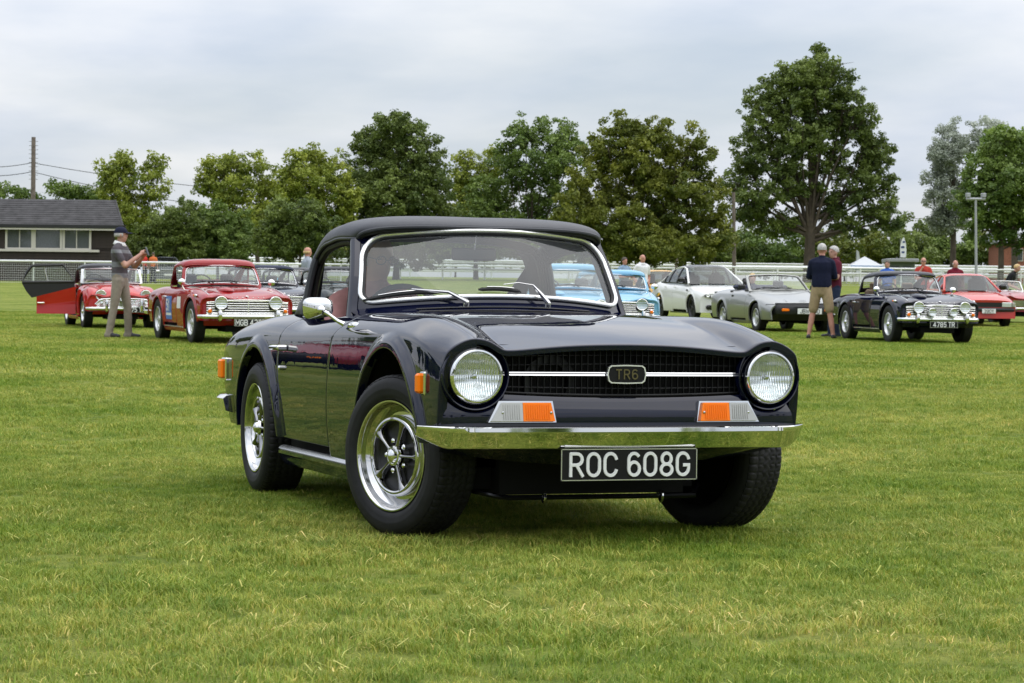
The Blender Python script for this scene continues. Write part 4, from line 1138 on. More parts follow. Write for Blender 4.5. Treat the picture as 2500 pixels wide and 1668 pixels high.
def make_shell(xs, keys, arches, flare, fwid=.06, dz=0.0, wscale=1.0):
    n = len(xs); Y = [[q*wscale for q in xl(y, n)] for y, z in keys]; Z = [[q+dz for q in xl(z, n)] for y, z in keys]
    return Shell(xs, Y, Z, arches, flare, fwid)
def wheel_proto(kind, RO=.325, HW=.085, rim=.195):
    """outer face towards -y"""
    w = thing('wheel', None, None)
    side = [(-HW*.75, RO), (-HW*.95, RO-.012), (-HW*1.04, RO-.045), (-HW*1.02, RO-.08), (-HW*.9, rim+.004), (-HW*.5, rim-.01)]
    MB().lathe([(a, r) for a, r in side[::-1]]+[(-a, r) for a, r in side], axis=(0, 1, 0), n=36).build('tyre', 'tyre_rubber', w)
    if kind == 'wire':
        MB().lathe([(-HW*.92, rim+.004), (-HW*.95, rim-.006), (-HW*.7, rim-.014), (-HW*.3, rim-.03), (HW*.3, rim-.03)], axis=(0, 1, 0), n=36).build('rim', 'wheel_silver', w)
        m = MB()
        for k in range(36):
            a = 2*math.pi*k/36; b = a+(.45 if k % 2 else -.45); y0, y1 = (-.035, -.052) if k % 3 else (-.01, .0)
            m.tube([(.045*math.cos(b), -.075 if k % 3 else -.03, .045*math.sin(b)), ((rim-.018)*math.cos(a), y0, (rim-.018)*math.sin(a))], .0042, 4)
        m.build('wire_spokes', 'wheel_silver', w)
        MB().lathe([(0, .05), (-.06, .048), (-.085, .04), (-.10, .022), (-.105, .0005)], axis=(0, 1, 0), n=16).build('hub_spinner', 'chrome', w)
        MB().lathe([(.03, rim-.02), (.03, .02)], axis=(0, 1, 0), n=24).build('wheel_back', 'under_black', w)
    else:
        nsp = {'mini': 8, 'alloy': 5, 'dark': 7, 'steel': 12}[kind]; mt = 'black_satin' if kind == 'dark' else 'wheel_silver'
        MB().lathe([(-HW*.92, rim+.004), (-HW*.97, rim-.006), (-HW*.8, rim-.018), (-HW*.2, rim-.03), (-HW*.1, .03)], axis=(0, 1, 0), n=36).build('rim', mt, w)
        m = MB(); bk = MB()
        for k in range(nsp):
            a = 2*math.pi*k/nsp; ca, sa = math.cos(a), math.sin(a); rr_ = (rim-.016)
            m.grid([[(r*ca-q*sa, -HW*.72+abs(q)*.3, r*sa+q*ca) for q in (-wd, -wd*.5, wd*.5, wd)] for r, wd in ((.03, .016), (rr_*.6, .014), (rr_, .024))])
        m.lathe([(-HW*.6, .06), (-HW*.8, .055), (-HW*.85, .03), (-HW*.88, .0005)], axis=(0, 1, 0), n=16); m.build('wheel_spokes', mt, w)
        bk.lathe([(-HW*.22, rim-.03), (-HW*.25, .02)], axis=(0, 1, 0), n=24); bk.build('wheel_pocket', 'black_satin', w)
    return w
def add_wheels(car, kind, fx, rx, ty, RO=.325, steer=0, **kw):
    p = wheel_proto(kind, RO, **kw); first = True
    for (x, y, st) in ((fx, -ty, steer), (fx, ty, steer), (rx, -ty, 0), (rx, ty, 0)):
        w = p if first else copy_tree(p, car); first = False
        w.parent = car; w.location = (x, y, RO); w.rotation_euler = (0, 0, R(st) if y < 0 else R(st+180))
def shell_parts(car, S, mat, fx, sf, sr, tail, bon_rear, cockpit=True, boot_x=-2.12, yseam=.575, nx=44, nv=44, doors=(-1, 1), trim_z=.36, xt=.2):
    vs_ = np.linspace(.25, .75, 300); ys_ = S.at(np.full(300, (bon_rear+fx(.5))/2), vs_)[:, 1]; VS = float(np.interp(yseam, ys_, vs_))
    zr = lambda x, v: float(S.at(np.array([x]), np.array([v]))[0][2])
    sff = lambda v: sf(zr(-.85, v)); srr = lambda v: sr(zr(-1.75, v)); tl = lambda v: tail(zr(-3.0, v)); g = .006
    fxx = lambda v: fx(v)
    for sd in (-1, 1):
        bm_obj('front_wing', S.panel(fxx, lambda v: sff(v)+g, VS+.003, 1.0, nx+14, nv, side=sd, fold=.004, depth=.025, trim=lambda x, z: (x > xt) & (z < trim_z)), mat, car)
        if sd in doors: bm_obj('door', S.panel(lambda v: sff(v)-g, lambda v: srr(v)+g, VS+.02, .98, 24, nv, side=sd, fold=.003, depth=.03), mat, car)
        bm_obj('rear_wing', S.panel(lambda v: srr(v)-g, tl, VS+.003, 1.0, nx+14, nv, side=sd, fold=.004, depth=.025, trim=lambda x, z: (x < S.arches[1][0]-.2) & (z < .28)), mat, car)
    def sheet(x0, x1, v1, nx_, nv_, name):
        vv = np.linspace(-v1, v1, 2*nv_+1); t = np.linspace(0, 1, nx_)[:, None]
        a = np.array([x0(abs(q)) for q in vv]); b = np.array([x1(abs(q)) for q in vv]); X = a[None]*(1-t)+b[None]*t
        P = S.at(X, np.broadcast_to(np.abs(vv)[None], X.shape)); P[..., 1] *= np.sign(vv)[None]
        bm = bmesh.new(); vl = [[bm.verts.new(P[i, j]) for j in range(2*nv_+1)] for i in range(nx_)]
        for i in range(nx_-1):
            for j in range(2*nv_): bm.faces.new((vl[i][j], vl[i+1][j], vl[i+1][j+1], vl[i][j+1]))
        bm.normal_update(); fold_edges(bm, .005, .016); return bm_obj(name, bm, mat, car)
    b = sheet(fxx, lambda v: bon_rear, VS-.003, 40, 26, 'bonnet')
    sheet(lambda v: bon_rear-.012, lambda v: bon_rear-.22, VS+.02, 6, 20, 'scuttle')
    sheet(lambda v: boot_x, lambda v: tl(v), VS-.003, 20, 16, 'boot_lid')
    for sd in (-1, 1):
        for (xa, za, Rr) in S.arches:
            A = [(xa+(Rr+.015)*math.cos(t), za+(Rr+.015)*math.sin(t)) for t in np.linspace(R(12), R(170), 18)]
            MB().grid([[(x, sd*y, z) for y in (.67, .36)] for x, z in A]).prism(A, .01, (0, sd*.36, 0), (1, 0, 0), (0, 0, 1)).build('wheel_arch_liner', 'under_black', car)
    return VS, sheet
def fascia(car, S, VS, fx, mat, zb=.36, name='front_panel', back=.02):
    """closes the nose under the bonnet edge"""
    rows = []
    for v in np.concatenate([np.linspace(-.86, 0, 40), np.linspace(0, .86, 40)[1:]]):
        a = abs(v); x = fx(a)-back*.5; p = S.at(np.array([x]), np.array([a]))[0]; y = p[1]*np.sign(v); row = []
        for t in np.linspace(0, 1, 8):
            z = p[2]*(1-t)+min(zb, p[2]-.01)*t; row.append((x-back*min(1, t*6)+.015*t, y*(1-.0*t), z))
        rows.append(row)
    return MB().grid(rows).build(name, mat, car)
def round_lamp(car, c, r, depth=.05, name='headlight', ax=(1, 0, 0)):
    l = thing(name, None, None); l.parent = car
    MB().lathe([(-depth, r), (-.005, r*1.02), (.012, r*.99), (.018, r*.92), (.014, r*.86), (.008, r*.84)], c, ax, n=28).build('lamp_rim', 'chrome', l)
    MB().lathe([(.008, r*.85), (.022, r*.6), (.028, r*.25), (.03, .0005)], c, ax, n=24).build('lamp_lens', 'lens', l)
    MB().lathe([(.008, r*.86), (.002, r*.6), (-.002, r*.25), (-.003, .0005)], c, ax, n=20).build('lamp_reflector', 'fluted', l)
    return l
def plate(car, txt, c, w, h, white_on_black=True, th=.7, sw=.17, gap=.25):
    p = thing('number_plate', None, None); p.parent = car
    MB().rbox(c, (.012, w, h), .003).build('plate_backing', 'plate_black' if white_on_black else 'white_plate', p)
    if white_on_black:
        fr = MB()
        for s_ in (-1, 1): fr.box((c[0]+.007, c[1], c[2]+s_*(h/2-.005)), (.004, w, .006)); fr.box((c[0]+.007, c[1]+s_*(w/2-.005), c[2]), (.004, .006, h-.012))
        fr.build('plate_border', 'silver_trim', p)
    for ch, mb in stroke_text(txt, h*th, (c[0]+.0075, c[1], c[2]), (0, 1, 0), (0, 0, 1), sw=sw, depth=.003, gap=gap): mb.build('plate_character', 'white_plate' if white_on_black else 'black_gloss', p)
def screen_fns(xb, zb, xt, zt, yb=.60, yt=.545, bow=.20, dz=.04):
    def bot(s_): return np.array([xb-bow*s_**2, yb*s_, zb-dz*s_**2])
    def top(s_): return np.array([xt-bow*.8*s_**2, yt*s_, zt-dz*.9*s_**2])
    def f(s_, t):
        p = bot(s_)*(1-t)+top(s_)*t; p[0] += .012*math.sin(math.pi*min(max(t, 0), 1)); return p
    return f
def windscreen(car, f, frame_mat, trim_mat='chrome_worn', rc=.12, wid=.03, wiper_mat='black_satin', wipers=True, trim_r=.0065):
    def outline(s0, t0, t1, r_):
        P = []; k = 1.75
        for (cx, cy, a0) in ((s0-r_, t1-r_*k, 0), (-s0+r_, t1-r_*k, 90), (-s0+r_*.6, t0+r_*.6*k, 180), (s0-r_*.6, t0+r_*.6*k, 270)):
            rr_ = r_ if a0 < 180 else r_*.6
            P += [(cx+rr_*math.cos(R(a0+90*i/6)), cy+rr_*k*math.sin(R(a0+90*i/6))) for i in range(7)]
        A = np.array(P+[P[0]]); d = np.concatenate([[0], np.cumsum(np.hypot(np.diff(A[:, 0]), np.diff(A[:, 1])*.6))]); q = np.linspace(0, d[-1], 72, endpoint=False)
        return list(zip(np.interp(q, d, A[:, 0]), np.interp(q, d, A[:, 1])))
    off = lambda p, d: f(*p)+np.array([d, 0, d*.55])
    O1 = outline(.975, .02, .975, rc); O3 = outline(1.03+wid, -.05, 1.03+wid, rc*.7); O2 = outline(.955, .04, .955, rc*.9)
    MB().grid([[off(q, -.02), off(q, .004), off(p, .006), off(p, -.02)] for p, q in zip(O1, O3)], closed_u=True).build('windscreen_frame', frame_mat, car)
    MB().tube([off(p, .010) for p in O1], trim_r, 6, closed=True).build('screen_trim', trim_mat, car)
    g = MB().grid([[off((p[0]*q/6, .5+(p[1]-.5)*q/6), 0) for p in O2] for q in range(1, 7)], closed_v=True); g.f.append(tuple(range(72)))
    g.build('windscreen_glass', 'windscreen', car, smooth=180)
    if wipers:
        for s0 in (-.28, .32):
            w = thing('wiper', None, None); w.parent = car
            MB().tube([off((s0, -.04), .03), off((s0-.20, .10), .035)], .006, 5).build('wiper_arm', wiper_mat, w)
            MB().tube([off((s0-.55, .05), .02), off((s0-.25, .11), .028), off((s0+.05, .075), .02)], .008, 5).build('wiper_blade', 'black_rubber', w)
def soft_top(car, f, mat, rear_x=-2.10, deck_z=.845, top_z=1.25, side_y=.60, name='soft_top', bpost=-1.62, quarter=True, thick=True, glassy=False):
    """roof from the screen header to the deck behind the seats, with rear window and quarter windows"""
    hc = f(0, 1.04); he = f(1.02, 1.03)
    st = [(hc[0]+.01, hc[2], he[0], he[1], he[2]), (hc[0]-.06, top_z-.012, he[0]-.05, he[1]+.02, he[2]+.004), (-1.25, top_z, -1.25, side_y-.02, top_z-.10), (-1.45, top_z-.008, -1.45, side_y-.008, top_z-.115), (bpost, top_z-.03, bpost+.01, side_y, top_z-.145)]
    cf = [cspline(range(5), [q[k] for q in st]) for k in range(5)]; rows = []
    for u in np.linspace(0, 4, 22):
        cx, cz_, ex, ey, ez = [float(q(u)) for q in cf]; row = []
        for t in np.linspace(-1, 1, 25):
            a = abs(t); b = [np.array(q) for q in ((cx, 0, cz_), (cx, ey*.5, cz_+.003), (ex*.3+cx*.7, ey*.88, cz_), (ex*.8+cx*.2, ey*.99, ez+(cz_-ez)*.6), (ex, ey, ez))]
            while len(b) > 1: b = [b[i]*(1-a)+b[i+1]*a for i in range(len(b)-1)]
            row.append((b[0][0], b[0][1]*(1 if t >= 0 else -1), b[0][2]))
        rows.append(row)
    o = MB().grid(rows).build(name, mat, car, smooth=60); o.modifiers.new('thick', 'SOLIDIFY').thickness = .008
    MB().tube([(p[0]+.004, p[1], p[2]-.004) for p in rows[0]], .010, 6).build('header_roll', mat, o)
    for sd in (0, -1): MB().tube([(r_[sd][0], r_[sd][1], r_[sd][2]-.004) for r_ in rows], .009, 6).build('side_welt', mat, o)
    s4 = [float(q(4)) for q in cf]; b0 = [(s4[0], 0, s4[1]), (s4[0], side_y*.5, s4[1]), (s4[0], side_y*.85, s4[1]-.02), (s4[2], side_y*.99, s4[4]+.05), (s4[2], side_y, s4[4]), (bpost-.05, side_y+.02, .98), (bpost-.12, side_y+.025, deck_z)]
    b2 = [(rear_x, 0, deck_z+.02), (rear_x, .24, deck_z+.02), (rear_x, .38, deck_z+.018), (rear_x, .46, deck_z+.014), (rear_x-.01, .50, deck_z+.01), (rear_x-.02, .51, deck_z+.006), (rear_x-.03, .51, deck_z-.004)]
    mid = []
    for i, (a, b) in enumerate(zip(b0, b2)):
        a = np.array(a); b = np.array(b); m_ = (a*.5+b*.5); m_[2] += (.075, .075, .075, .06, .04, .02, 0)[i]; m_[0] -= .02; mid.append(m_)
    A = np.array([b0, mid, b2]); fu = [[cspline(range(3), A[:, j, k]) for k in range(3)] for j in range(7)]
    NU, NV = 20, 44; uu = np.linspace(0, 2, NU); vv = np.linspace(-1, 1, NV); G = np.zeros((NU, NV, 3))
    for j, v in enumerate(vv):
        B = bspline_basis(7, [abs(v)*4])[0]
        for i, u in enumerate(uu):
            p = sum(B[k]*np.array([float(q(u)) for q in fu[k]]) for k in range(7)); G[i, j] = (p[0], p[1]*(1 if v >= 0 else -1), p[2])
    fb, wr, wq = MB(), MB(), [MB(), MB()]
    for m_ in (fb, wr, *wq): m_.v = [tuple(p) for p in G.reshape(-1, 3)]
    for i in range(NU-1):
        for j in range(NV-1):
            u = (uu[i]+uu[i+1])/2; v = (vv[j]+vv[j+1])/2; q = (i*NV+j, (i+1)*NV+j, (i+1)*NV+j+1, i*NV+j+1); w_ = abs(v)
            if w_ < .46 and .3 < u < 1.7: wr.f.append(q)
            elif quarter and .60 < w_ < .93 and .22 < u < .22+1.0*(w_-.5)/.43: wq[0 if v > 0 else 1].f.append(q)
            else: fb.f.append(q)
    def clean(m_):
        used = sorted({i for f_ in m_.f for i in f_}); mp = {i: k for k, i in enumerate(used)}; m_.v = [m_.v[i] for i in used]; m_.f = [tuple(mp[i] for i in f_) for f_ in m_.f]; return m_
    ob = clean(fb).build('rear_hood', mat, car, smooth=60); ob.modifiers.new('thick', 'SOLIDIFY').thickness = .006
    clean(wr).build('rear_window', 'vinyl', car, smooth=180)
    if quarter:
        for m_ in wq: clean(m_).build('quarter_window', 'vinyl', car, smooth=180)
    return o
def cockpit(car, seat='interior_dark', head=True, under_z=.30):
    u = MB(); u.box((-.30, 0, .45), (1.1, .70, .34)); u.box((-1.35, 0, .25), (1.1, 1.26, .10)); u.box((-2.3, 0, .45), (1.1, .70, .46)); u.box((-1.80, 0, .55), (.05, 1.24, .50)); u.box((-.92, 0, .50), (.06, 1.22, .46))
    u.box((.25, 0, .24), (.5, .6, .10)); u.build('underbody', 'under_black', car)
    MB().rbox((-1.03, 0, .79), (.16, 1.14, .16), .03).build('dashboard', 'interior_dark', car)
    for y in (-.30, .30):
        st = MB(); st.rbox((-1.50, y, .42), (.46, .44, .16), .05); st.rbox((-1.74, y, .68), (.13, .42, .50), .05, Matrix.Rotation(R(-14), 3, 'Y'))
        if head: st.rbox((-1.81, y, .98), (.07, .22, .14), .03)
        st.build('seat', seat, car)
    m_ = MB(); m_.tube([(-1.22+.07*math.sin(a), -.28+.19*math.cos(a), .86+.175*math.sin(a)) for a in np.linspace(0, 6.283, 24, endpoint=False)], .012, 6, closed=True); m_.tube([(-1.22, -.47, .86), (-1.22, -.09, .86)], .008, 5); m_.build('steering_wheel', 'black_rubber', car)
def sills(car, x0, x1, mat, strip=True):
    for sd in (-1, 1):
        MB().grid([[(x, sd*y, z) for y, z in ((.700, .238), (.708, .225), (.698, .19), (.68, .165), (.60, .16))] for x in np.linspace(x0, x1, 6)]).build('sill', mat, car)
        if strip: MB().grid([[(x, sd*y, z) for y, z in ((.69, .25), (.712, .242), (.712, .232), (.70, .226))] for x in np.linspace(x0, x1, 4)]).build('sill_strip', 'silver_trim', car)
def bumper_bar(car, xf, yl, zt, zb, mat='chrome', end=.10, th=.06, rnd=True, name='front_bumper'):
    rows = []
    for s_ in np.linspace(-1, 1, 41):
        y = yl*s_; e = max(0, (abs(y)-(yl-end))/end); zm, hh = (zt+zb)/2, (zt-zb)/2*(1-.35*e**2)
        rows.append([(xf(y)-th*(1-math.cos(a))*.6+(0 if rnd else 0), y, zm+hh*math.sin(a)) for a in np.linspace(R(-95), R(95), 9)])
    return MB().grid(rows).build(name, mat, car)
def overrider(car, x, y, z0, z1):
    MB().tube([(x-.02, y, z0), (x+.015, y, z0+.02), (x+.028, y, (z0+z1)/2), (x+.015, y, z1-.02), (x-.02, y, z1)], [.018, .030, .034, .030, .016], 10).build('overrider', 'chrome', car)
def ball_mirror(car, x, y, z, sd):
    m_ = thing('wing_mirror', None, None); m_.parent = car
    MB().tube([(x, y, z), (x-.01, y+sd*.03, z+.05), (x-.015, y+sd*.04, z+.10)], .008, 6).build('mirror_stem', 'chrome', m_)
    MB().ellipsoid((x-.01, y+sd*.045, z+.125), (.04, .06, .05), 14, 9).build('mirror_head', 'chrome', m_)
def door_bits(car, z=.69):
    for sd in (-1, 1):
        h_ = MB(); h_.rbox((-1.66, sd*.752, z), (.15, .016, .02), .006); h_.rbox((-1.72, sd*.735, z), (.03, .04, .02), .006); h_.rbox((-1.60, sd*.735, z), (.03, .04, .02), .006); h_.build('door_handle', 'chrome', car)

TR4_SF = lambda z: float(np.interp(z, [.23, .48, .68, .745, .80, .85], [-.92, -.915, -.875, -.845, -.77, -.70]))
TR4_SR = lambda z: float(np.interp(z, [.23, .65, .745, .80, .85], [-1.795, -1.805, -1.775, -1.72, -1.68]))
TR4_TL = lambda z: float(np.interp(z, [.23, .40, .50, .62, .74, .82], [-2.95, -3.02, -3.09, -3.15, -3.15, -3.13]))
def car_tr4(label, pos, heading, mat, hood='hood_fabric', hard=False, txt=None, wheels='wire', fog=False, seat='interior_dark', stickers=False, roof_mat=None, group='classic sports cars parked on the field', low=0.0):
    car = thing('sports_car', label, 'car', pos, heading, group)
    S = make_shell(XS4, KEYS_TR4, [(0.0, .275, .425), (-2.225, .27, .415)], .018)
    def fx(v):
        p = S.at(np.array([.62]), np.array([v]))[0]
        return float(np.interp(p[1], [0, .30, .42, .52, .60, .66, .70], [.665, .655, .648, .640, .625, .600, .57])) if p[2] > .5 else float(np.interp(p[2], [.23, .5], [.50, .56]))
    VS, sheet = shell_parts(car, S, mat, fx, TR4_SF, TR4_SR, TR4_TL, -.60)
    fascia(car, S, VS, fx, mat)
    MB().grid([[(.60-.02*(y/.6)**2-.03*t-.08*t*t, y*(1-.05*t), .42-.14*t) for t in np.linspace(0, 1, 6)] for y in np.linspace(-.66, .66, 24)]).build('lower_valance', mat, car)
    # bonnet bulge and chrome wing beads
    MB().ellipsoid((.02, -.20, .80), (.30, .13, .060), 20, 12).build('bonnet_bulge', mat, car)
    for sd in (-1, 1):
        pts = []
        for x in np.linspace(.58, -.66, 16):
            vs_ = np.linspace(.3, .75, 200); P = S.at(np.full(200, x), vs_); i = int(np.argmin(np.abs(P[:, 1]-.577))); pts.append((x, sd*P[i, 1], P[i, 2]+.003))
        MB().tube(pts, .006, 5).build('wing_bead', 'silver_trim', car)
    # grille: full width, horizontal bars
    gx = lambda y: .674-.030*(y/.62)**4-.018*(y/.62)**2
    MB().grid([[(gx(y)-.022, y, z) for z in (.455, .655-.03*(y/.62)**2)] for y in np.linspace(-.62, .62, 16)]).build('grille_backing', 'grille_black', car)
    zt = lambda y: .660-.03*(y/.62)**2
    for k in range(6):
        z = .478+k*.034
        seg = [(-.62, .62)] if k < 2 else [(-.62, -.50), (-.315, .315), (.50, .62)]
        b = MB()
        for (a, c_) in seg: b.tube([(gx(y)-.006, y, min(z, zt(y))) for y in np.linspace(a, c_, 14)], .0072, 6)
        b.build('grille_bar', 'bright_trim', car)
    b = MB(); b.tube([(gx(y)-.002, y, zt(y)+.006) for y in np.linspace(-.33, .33, 12)], .009, 6); b.tube([(gx(y), y, .458) for y in np.linspace(-.62, .62, 24)], .009, 6); b.box((.672, 0, .565), (.01, .014, .20)); b.build('grille_surround', 'bright_trim', car)
    for sd in (-1, 1):
        round_lamp(car, (.676, sd*.415, .625), .100, .10)
        il = MB().lathe([(-.03, .032), (.012, .032), (.03, .024), (.036, .0005)], (.638, sd*.575, .500), n=16).build('indicator', 'lamp_amber', car)
        MB().lathe([(-.03, .038), (.004, .038), (.008, .032)], (.638, sd*.575, .500), n=16).build('indicator_bezel', 'chrome', il)
        rl = MB().ellipsoid((.30, sd*.712, .728), (.075, .022, .022), 14, 8).build('side_repeater', 'chrome', car)
        MB().ellipsoid((.27, sd*.728, .728), (.03, .014, .016), 10, 8).build('repeater_lens', 'lamp_amber', rl)
        overrider(car, .70, sd*.44, .36, .52)
        ball_mirror(car, -.62, sd*.66, .80, sd)
    bumper_bar(car, lambda y: .705-.05*(y/.7)**2-.14*max(0, (abs(y)-.6)/.14)**2, .735, .455, .385)
    if txt: plate(car, txt, (.725, .02, .335), .50, .108)
    bw = MB(); [bw.ellipsoid((.640-.01*abs(y)/.3, y, .702), (.008, .008, .008), 8, 6) for y in np.linspace(-.24, .24, 7)]; bw.build('bonnet_lettering', 'silver_trim', car)['kind'] = 'stuff'
    MB().ellipsoid((.575, 0, .722), (.03, .028, .010), 12, 8).build('bonnet_badge', 'chrome', car)
    if fog:
        for y in (-.19, .19):
            MB().tube([(.71, y, .40), (.715, y, .47)], .008, 6).build('lamp_bracket', 'chrome', car); round_lamp(car, (.735, y, .545), .072, .05, 'spot_lamp')
    f = screen_fns(-.735, .905, -.935, 1.185-low, yb=.605, yt=.545); windscreen(car, f, mat if not hard else mat)
    if hard:
        soft_top(car, f, mat, top_z=1.275-low*1.2, name='hard_top', quarter=True)
    elif hood: soft_top(car, f, hood, top_z=1.245)
    cockpit(car, seat); sills(car, -.42, -1.80, mat); door_bits(car)
    MB().box((-3.08, 0, .55), (.05, 1.24, .34)).build('rear_panel', mat, car)
    bumper_bar(car, lambda y: -3.13, .70, .46, .39, name='rear_bumper')
    for sd in (-1, 1): MB().rbox((-3.05, sd*.71, .425), (.26, .05, .065), .015).build('bumper_corner', 'chrome', car)
    add_wheels(car, wheels, 0, -2.24, .635, .325)
    if stickers:
        def stick(x0, x1, z0, z1, m, nm):
            rows = [[(x, -(float(S.at(np.array([x]), S.vz(np.array([x]), np.array([z])))[0][1])+.003), z) for z in np.linspace(z0, z1, 6)] for x in np.linspace(x0, x1, 6)]
            return MB().grid(rows).build(nm, m, car)
        s_ = stick(-1.62, -1.22, .34, .70, 'sticker_blue', 'door_sticker')
        for (dx, ch, h) in ((0, '51', .16),):
            for c_, mb in stroke_text(ch, h, (-1.42, -.742, .56), (1, 0, 0), (0, 0, 1), sw=.2, depth=.002): mb.build('sticker_digit', 'white_plate', s_)
        stick(-1.60, -1.25, .40, .44, 'white_plate', 'sticker_line'); stick(-.86, -.62, .52, .70, 'white_plate', 'wing_sticker')
    return car

# --- the older red two-seater with an open door
def car_tr3(label, pos, heading, mat, open_door=True, hood='hood_fabric', txt=None, wheels='wire'):
    car = thing('sports_car', label, 'car', pos, heading, 'classic sports cars parked on the field')
    keys = [
     (0.0,  [.640, .700, .745, .790, .835, .860, .868, .868, .862, .845, .81, .75, .67]),
     (.16,  [.635, .695, .742, .788, .833, .858, .866, .866, .860, .842, .806, .745, .665]),
     (.27,  [.610, .672, .722, .775, .826, .852, .860, .86, .856, .836, .795, .73, .65]),
     (.34,  [.585, .640, .688, .742, .800, .835, .848, .85, .846, .83, .785, .72, .64]),
     (.40,  [.585, .645, .695, .745, .792, .825, .842, .84, .838, .832, .79, .72, .635]),
     (.47,  [.590, .668, .725, .775, .805, .822, .838, .80, .80, .838, .80, .725, .63]),
     (.555, [.575, .668, .732, .785, .812, .812, .83, .76, .77, .845, .81, .73, .625]),
     (.615, [.55, .645, .71, .765, .79, .78, .80, .72, .73, .82, .785, .705, .60]),
     ([.60, .635, .652, .665, .672, .67, .66, .655, .665, .675, .67, .655, .62], [.52, .60, .655, .705, .73, .72, .735, .67, .68, .755, .725, .65, .56]),
     ([.61, .655, .675, .690, .697, .69, .675, .67, .685, .70, .692, .67, .63], [.49, .555, .60, .64, .66, .65, .66, .61, .62, .68, .65, .59, .52]),
     ([.61, .660, .682, .698, .704, .698, .682, .677, .692, .706, .698, .675, .635], [.47, .52, .55, .575, .59, .585, .59, .56, .57, .60, .58, .54, .49]),
     ([.605, .658, .682, .698, .705, .70, .686, .682, .694, .706, .697, .672, .632], .48),
     ([.60, .650, .675, .692, .699, .695, .684, .680, .690, .70, .69, .665, .625], .40),
     ([.595, .640, .666, .683, .690, .688, .680, .677, .684, .692, .68, .655, .62], .32),
     ([.59, .632, .658, .675, .682, .68, .674, .672, .677, .684, .67, .645, .61], .235)]
    S = make_shell(XS4, keys, [(0.0, .275, .415), (-2.225, .27, .40)], .012)
    def fx(v):
        p = S.at(np.array([.62]), np.array([v]))[0]; return float(np.interp(p[1], [0, .25, .40, .55, .62, .68], [.665, .66, .645, .625, .60, .56])) if p[2] > .48 else float(np.interp(p[2], [.23, .48], [.50, .57]))
    VS, sheet = shell_parts(car, S, mat, fx, TR4_SF, TR4_SR, TR4_TL, -.60, yseam=.34, doors=((1,) if open_door else (-1, 1)), boot_x=-2.12)
    fascia(car, S, VS, fx, mat, zb=.34)
    MB().grid([[(.60-.03*t-.10*t*t, y, .40-.12*t) for t in np.linspace(0, 1, 5)] for y in np.linspace(-.56, .56, 12)]).build('lower_valance', mat, car)
    gx = lambda y: .668-.06*(y/.5)**2
    zt = lambda y: .575-.02*(y/.5)**2 if abs(y) < .44 else .575-.02-.10*((abs(y)-.44)/.10)
    MB().grid([[(gx(y)-.02, y, .43), (gx(y)-.02, y, max(.431, zt(y)))] for y in np.linspace(-.52, .52, 30)]).build('grille_backing', 'black_satin', car)
    for k in range(6):
        z = .432+k*.027; yl = .52 if z < .50 else .50-.5*max(0, z-.52); MB().tube([(gx(y)-.002, y, min(z, zt(y))) for y in np.linspace(-yl, yl, 20)], .008, 6).build('grille_bar', 'bright_trim', car)
    g = MB(); [g.box((gx(y), y, .50), (.008, .008, .13)) for y in np.linspace(-.4, .4, 9)]; g.tube([(gx(y)+.004, y, zt(y)+.006) for y in np.linspace(-.53, .53, 30)], .012, 6); g.build('grille_surround', 'chrome_worn', car)
    for sd in (-1, 1):
        MB().lathe([(-.16, .05), (-.10, .095), (-.02, .108), (.0, .108)], (.600, sd*.425, .645), n=28).build('lamp_pod', mat, car); round_lamp(car, (.605, sd*.425, .645), .102, .05)
        round_lamp(car, (.66, sd*.42, .525), .034, .03, 'side_lamp'); overrider(car, .70, sd*.33, .33, .56)
    round_lamp(car, (.735, -.02, .60), .075, .06, 'spot_lamp'); MB().tube([(.72, -.02, .42), (.725, -.02, .54)], .009, 6).build('lamp_bracket', 'chrome', car)
    MB().rbox((.66, 0, .675), (.03, .05, .02), .005).build('bonnet_badge', 'chrome', car)
    bumper_bar(car, lambda y: .705-.06*(y/.7)**2-.10*max(0, (abs(y)-.58)/.12)**2, .70, .425, .355)
    if txt: plate(car, txt, (.722, .24, .372), .50, .105)
    # upright screen, hood low with press studs
    f = screen_fns(-.74, .885, -.86, 1.155, yb=.575, yt=.545, bow=.10, dz=.015); windscreen(car, f, 'silver_trim', rc=.03, wid=.02, trim_r=.012)
    o = soft_top(car, f, hood, top_z=1.245, side_y=.57)
    for s_ in np.linspace(-.85, .85, 10): MB().ellipsoid(f(s_, 1.05)+np.array([.018, 0, .012]), (.010, .012, .012), 8, 6).build('press_stud', 'silver_trim', o)
    cockpit(car, 'tan_trim', head=False); sills(car, -.42, -1.80, mat, strip=False)
    MB().box((-3.0, 0, .52), (.05, 1.10, .28)).build('rear_panel', mat, car)
    add_wheels(car, wheels, 0, -2.235, .60, .325)
    if open_door:
        # the near-side door swung out square to the car, with its side-screen
        d = thing('open_door', None, None); d.parent = car; d.location = (-.86, -.69, 0); d.rotation_euler = (0, 0, R(78)); d.scale = (.87, 1, 1)
        # door plane: local -x runs from hinge to handle
        rows = []
        for t in np.linspace(0, 1, 14):
            x = -.86*t; ztop = .79-.20*t
            rows.append([(x, -.02+.02*math.sin(math.pi*q), .26+(ztop-.26)*q) for q in np.linspace(0, 1, 8)]+[(x, .02, ztop+.006), (x, .05, ztop-.01), (x, .05, .27)])
        dp = MB().grid(rows); dp.f.append(tuple(range(10, -1, -1))); dp.f.append(tuple(13*11+k for k in range(11))); dp.build('door_skin', mat, d)
        MB().rbox((-.76, -.04, .47), (.16, .03, .022), .008).build('door_handle', 'chrome', d)
        poly = [(-.02, .79), (-.86, .585), (-.97, .57), (-1.08, .68), (-1.18, .84), (-1.18, .865), (-.02, .885)]
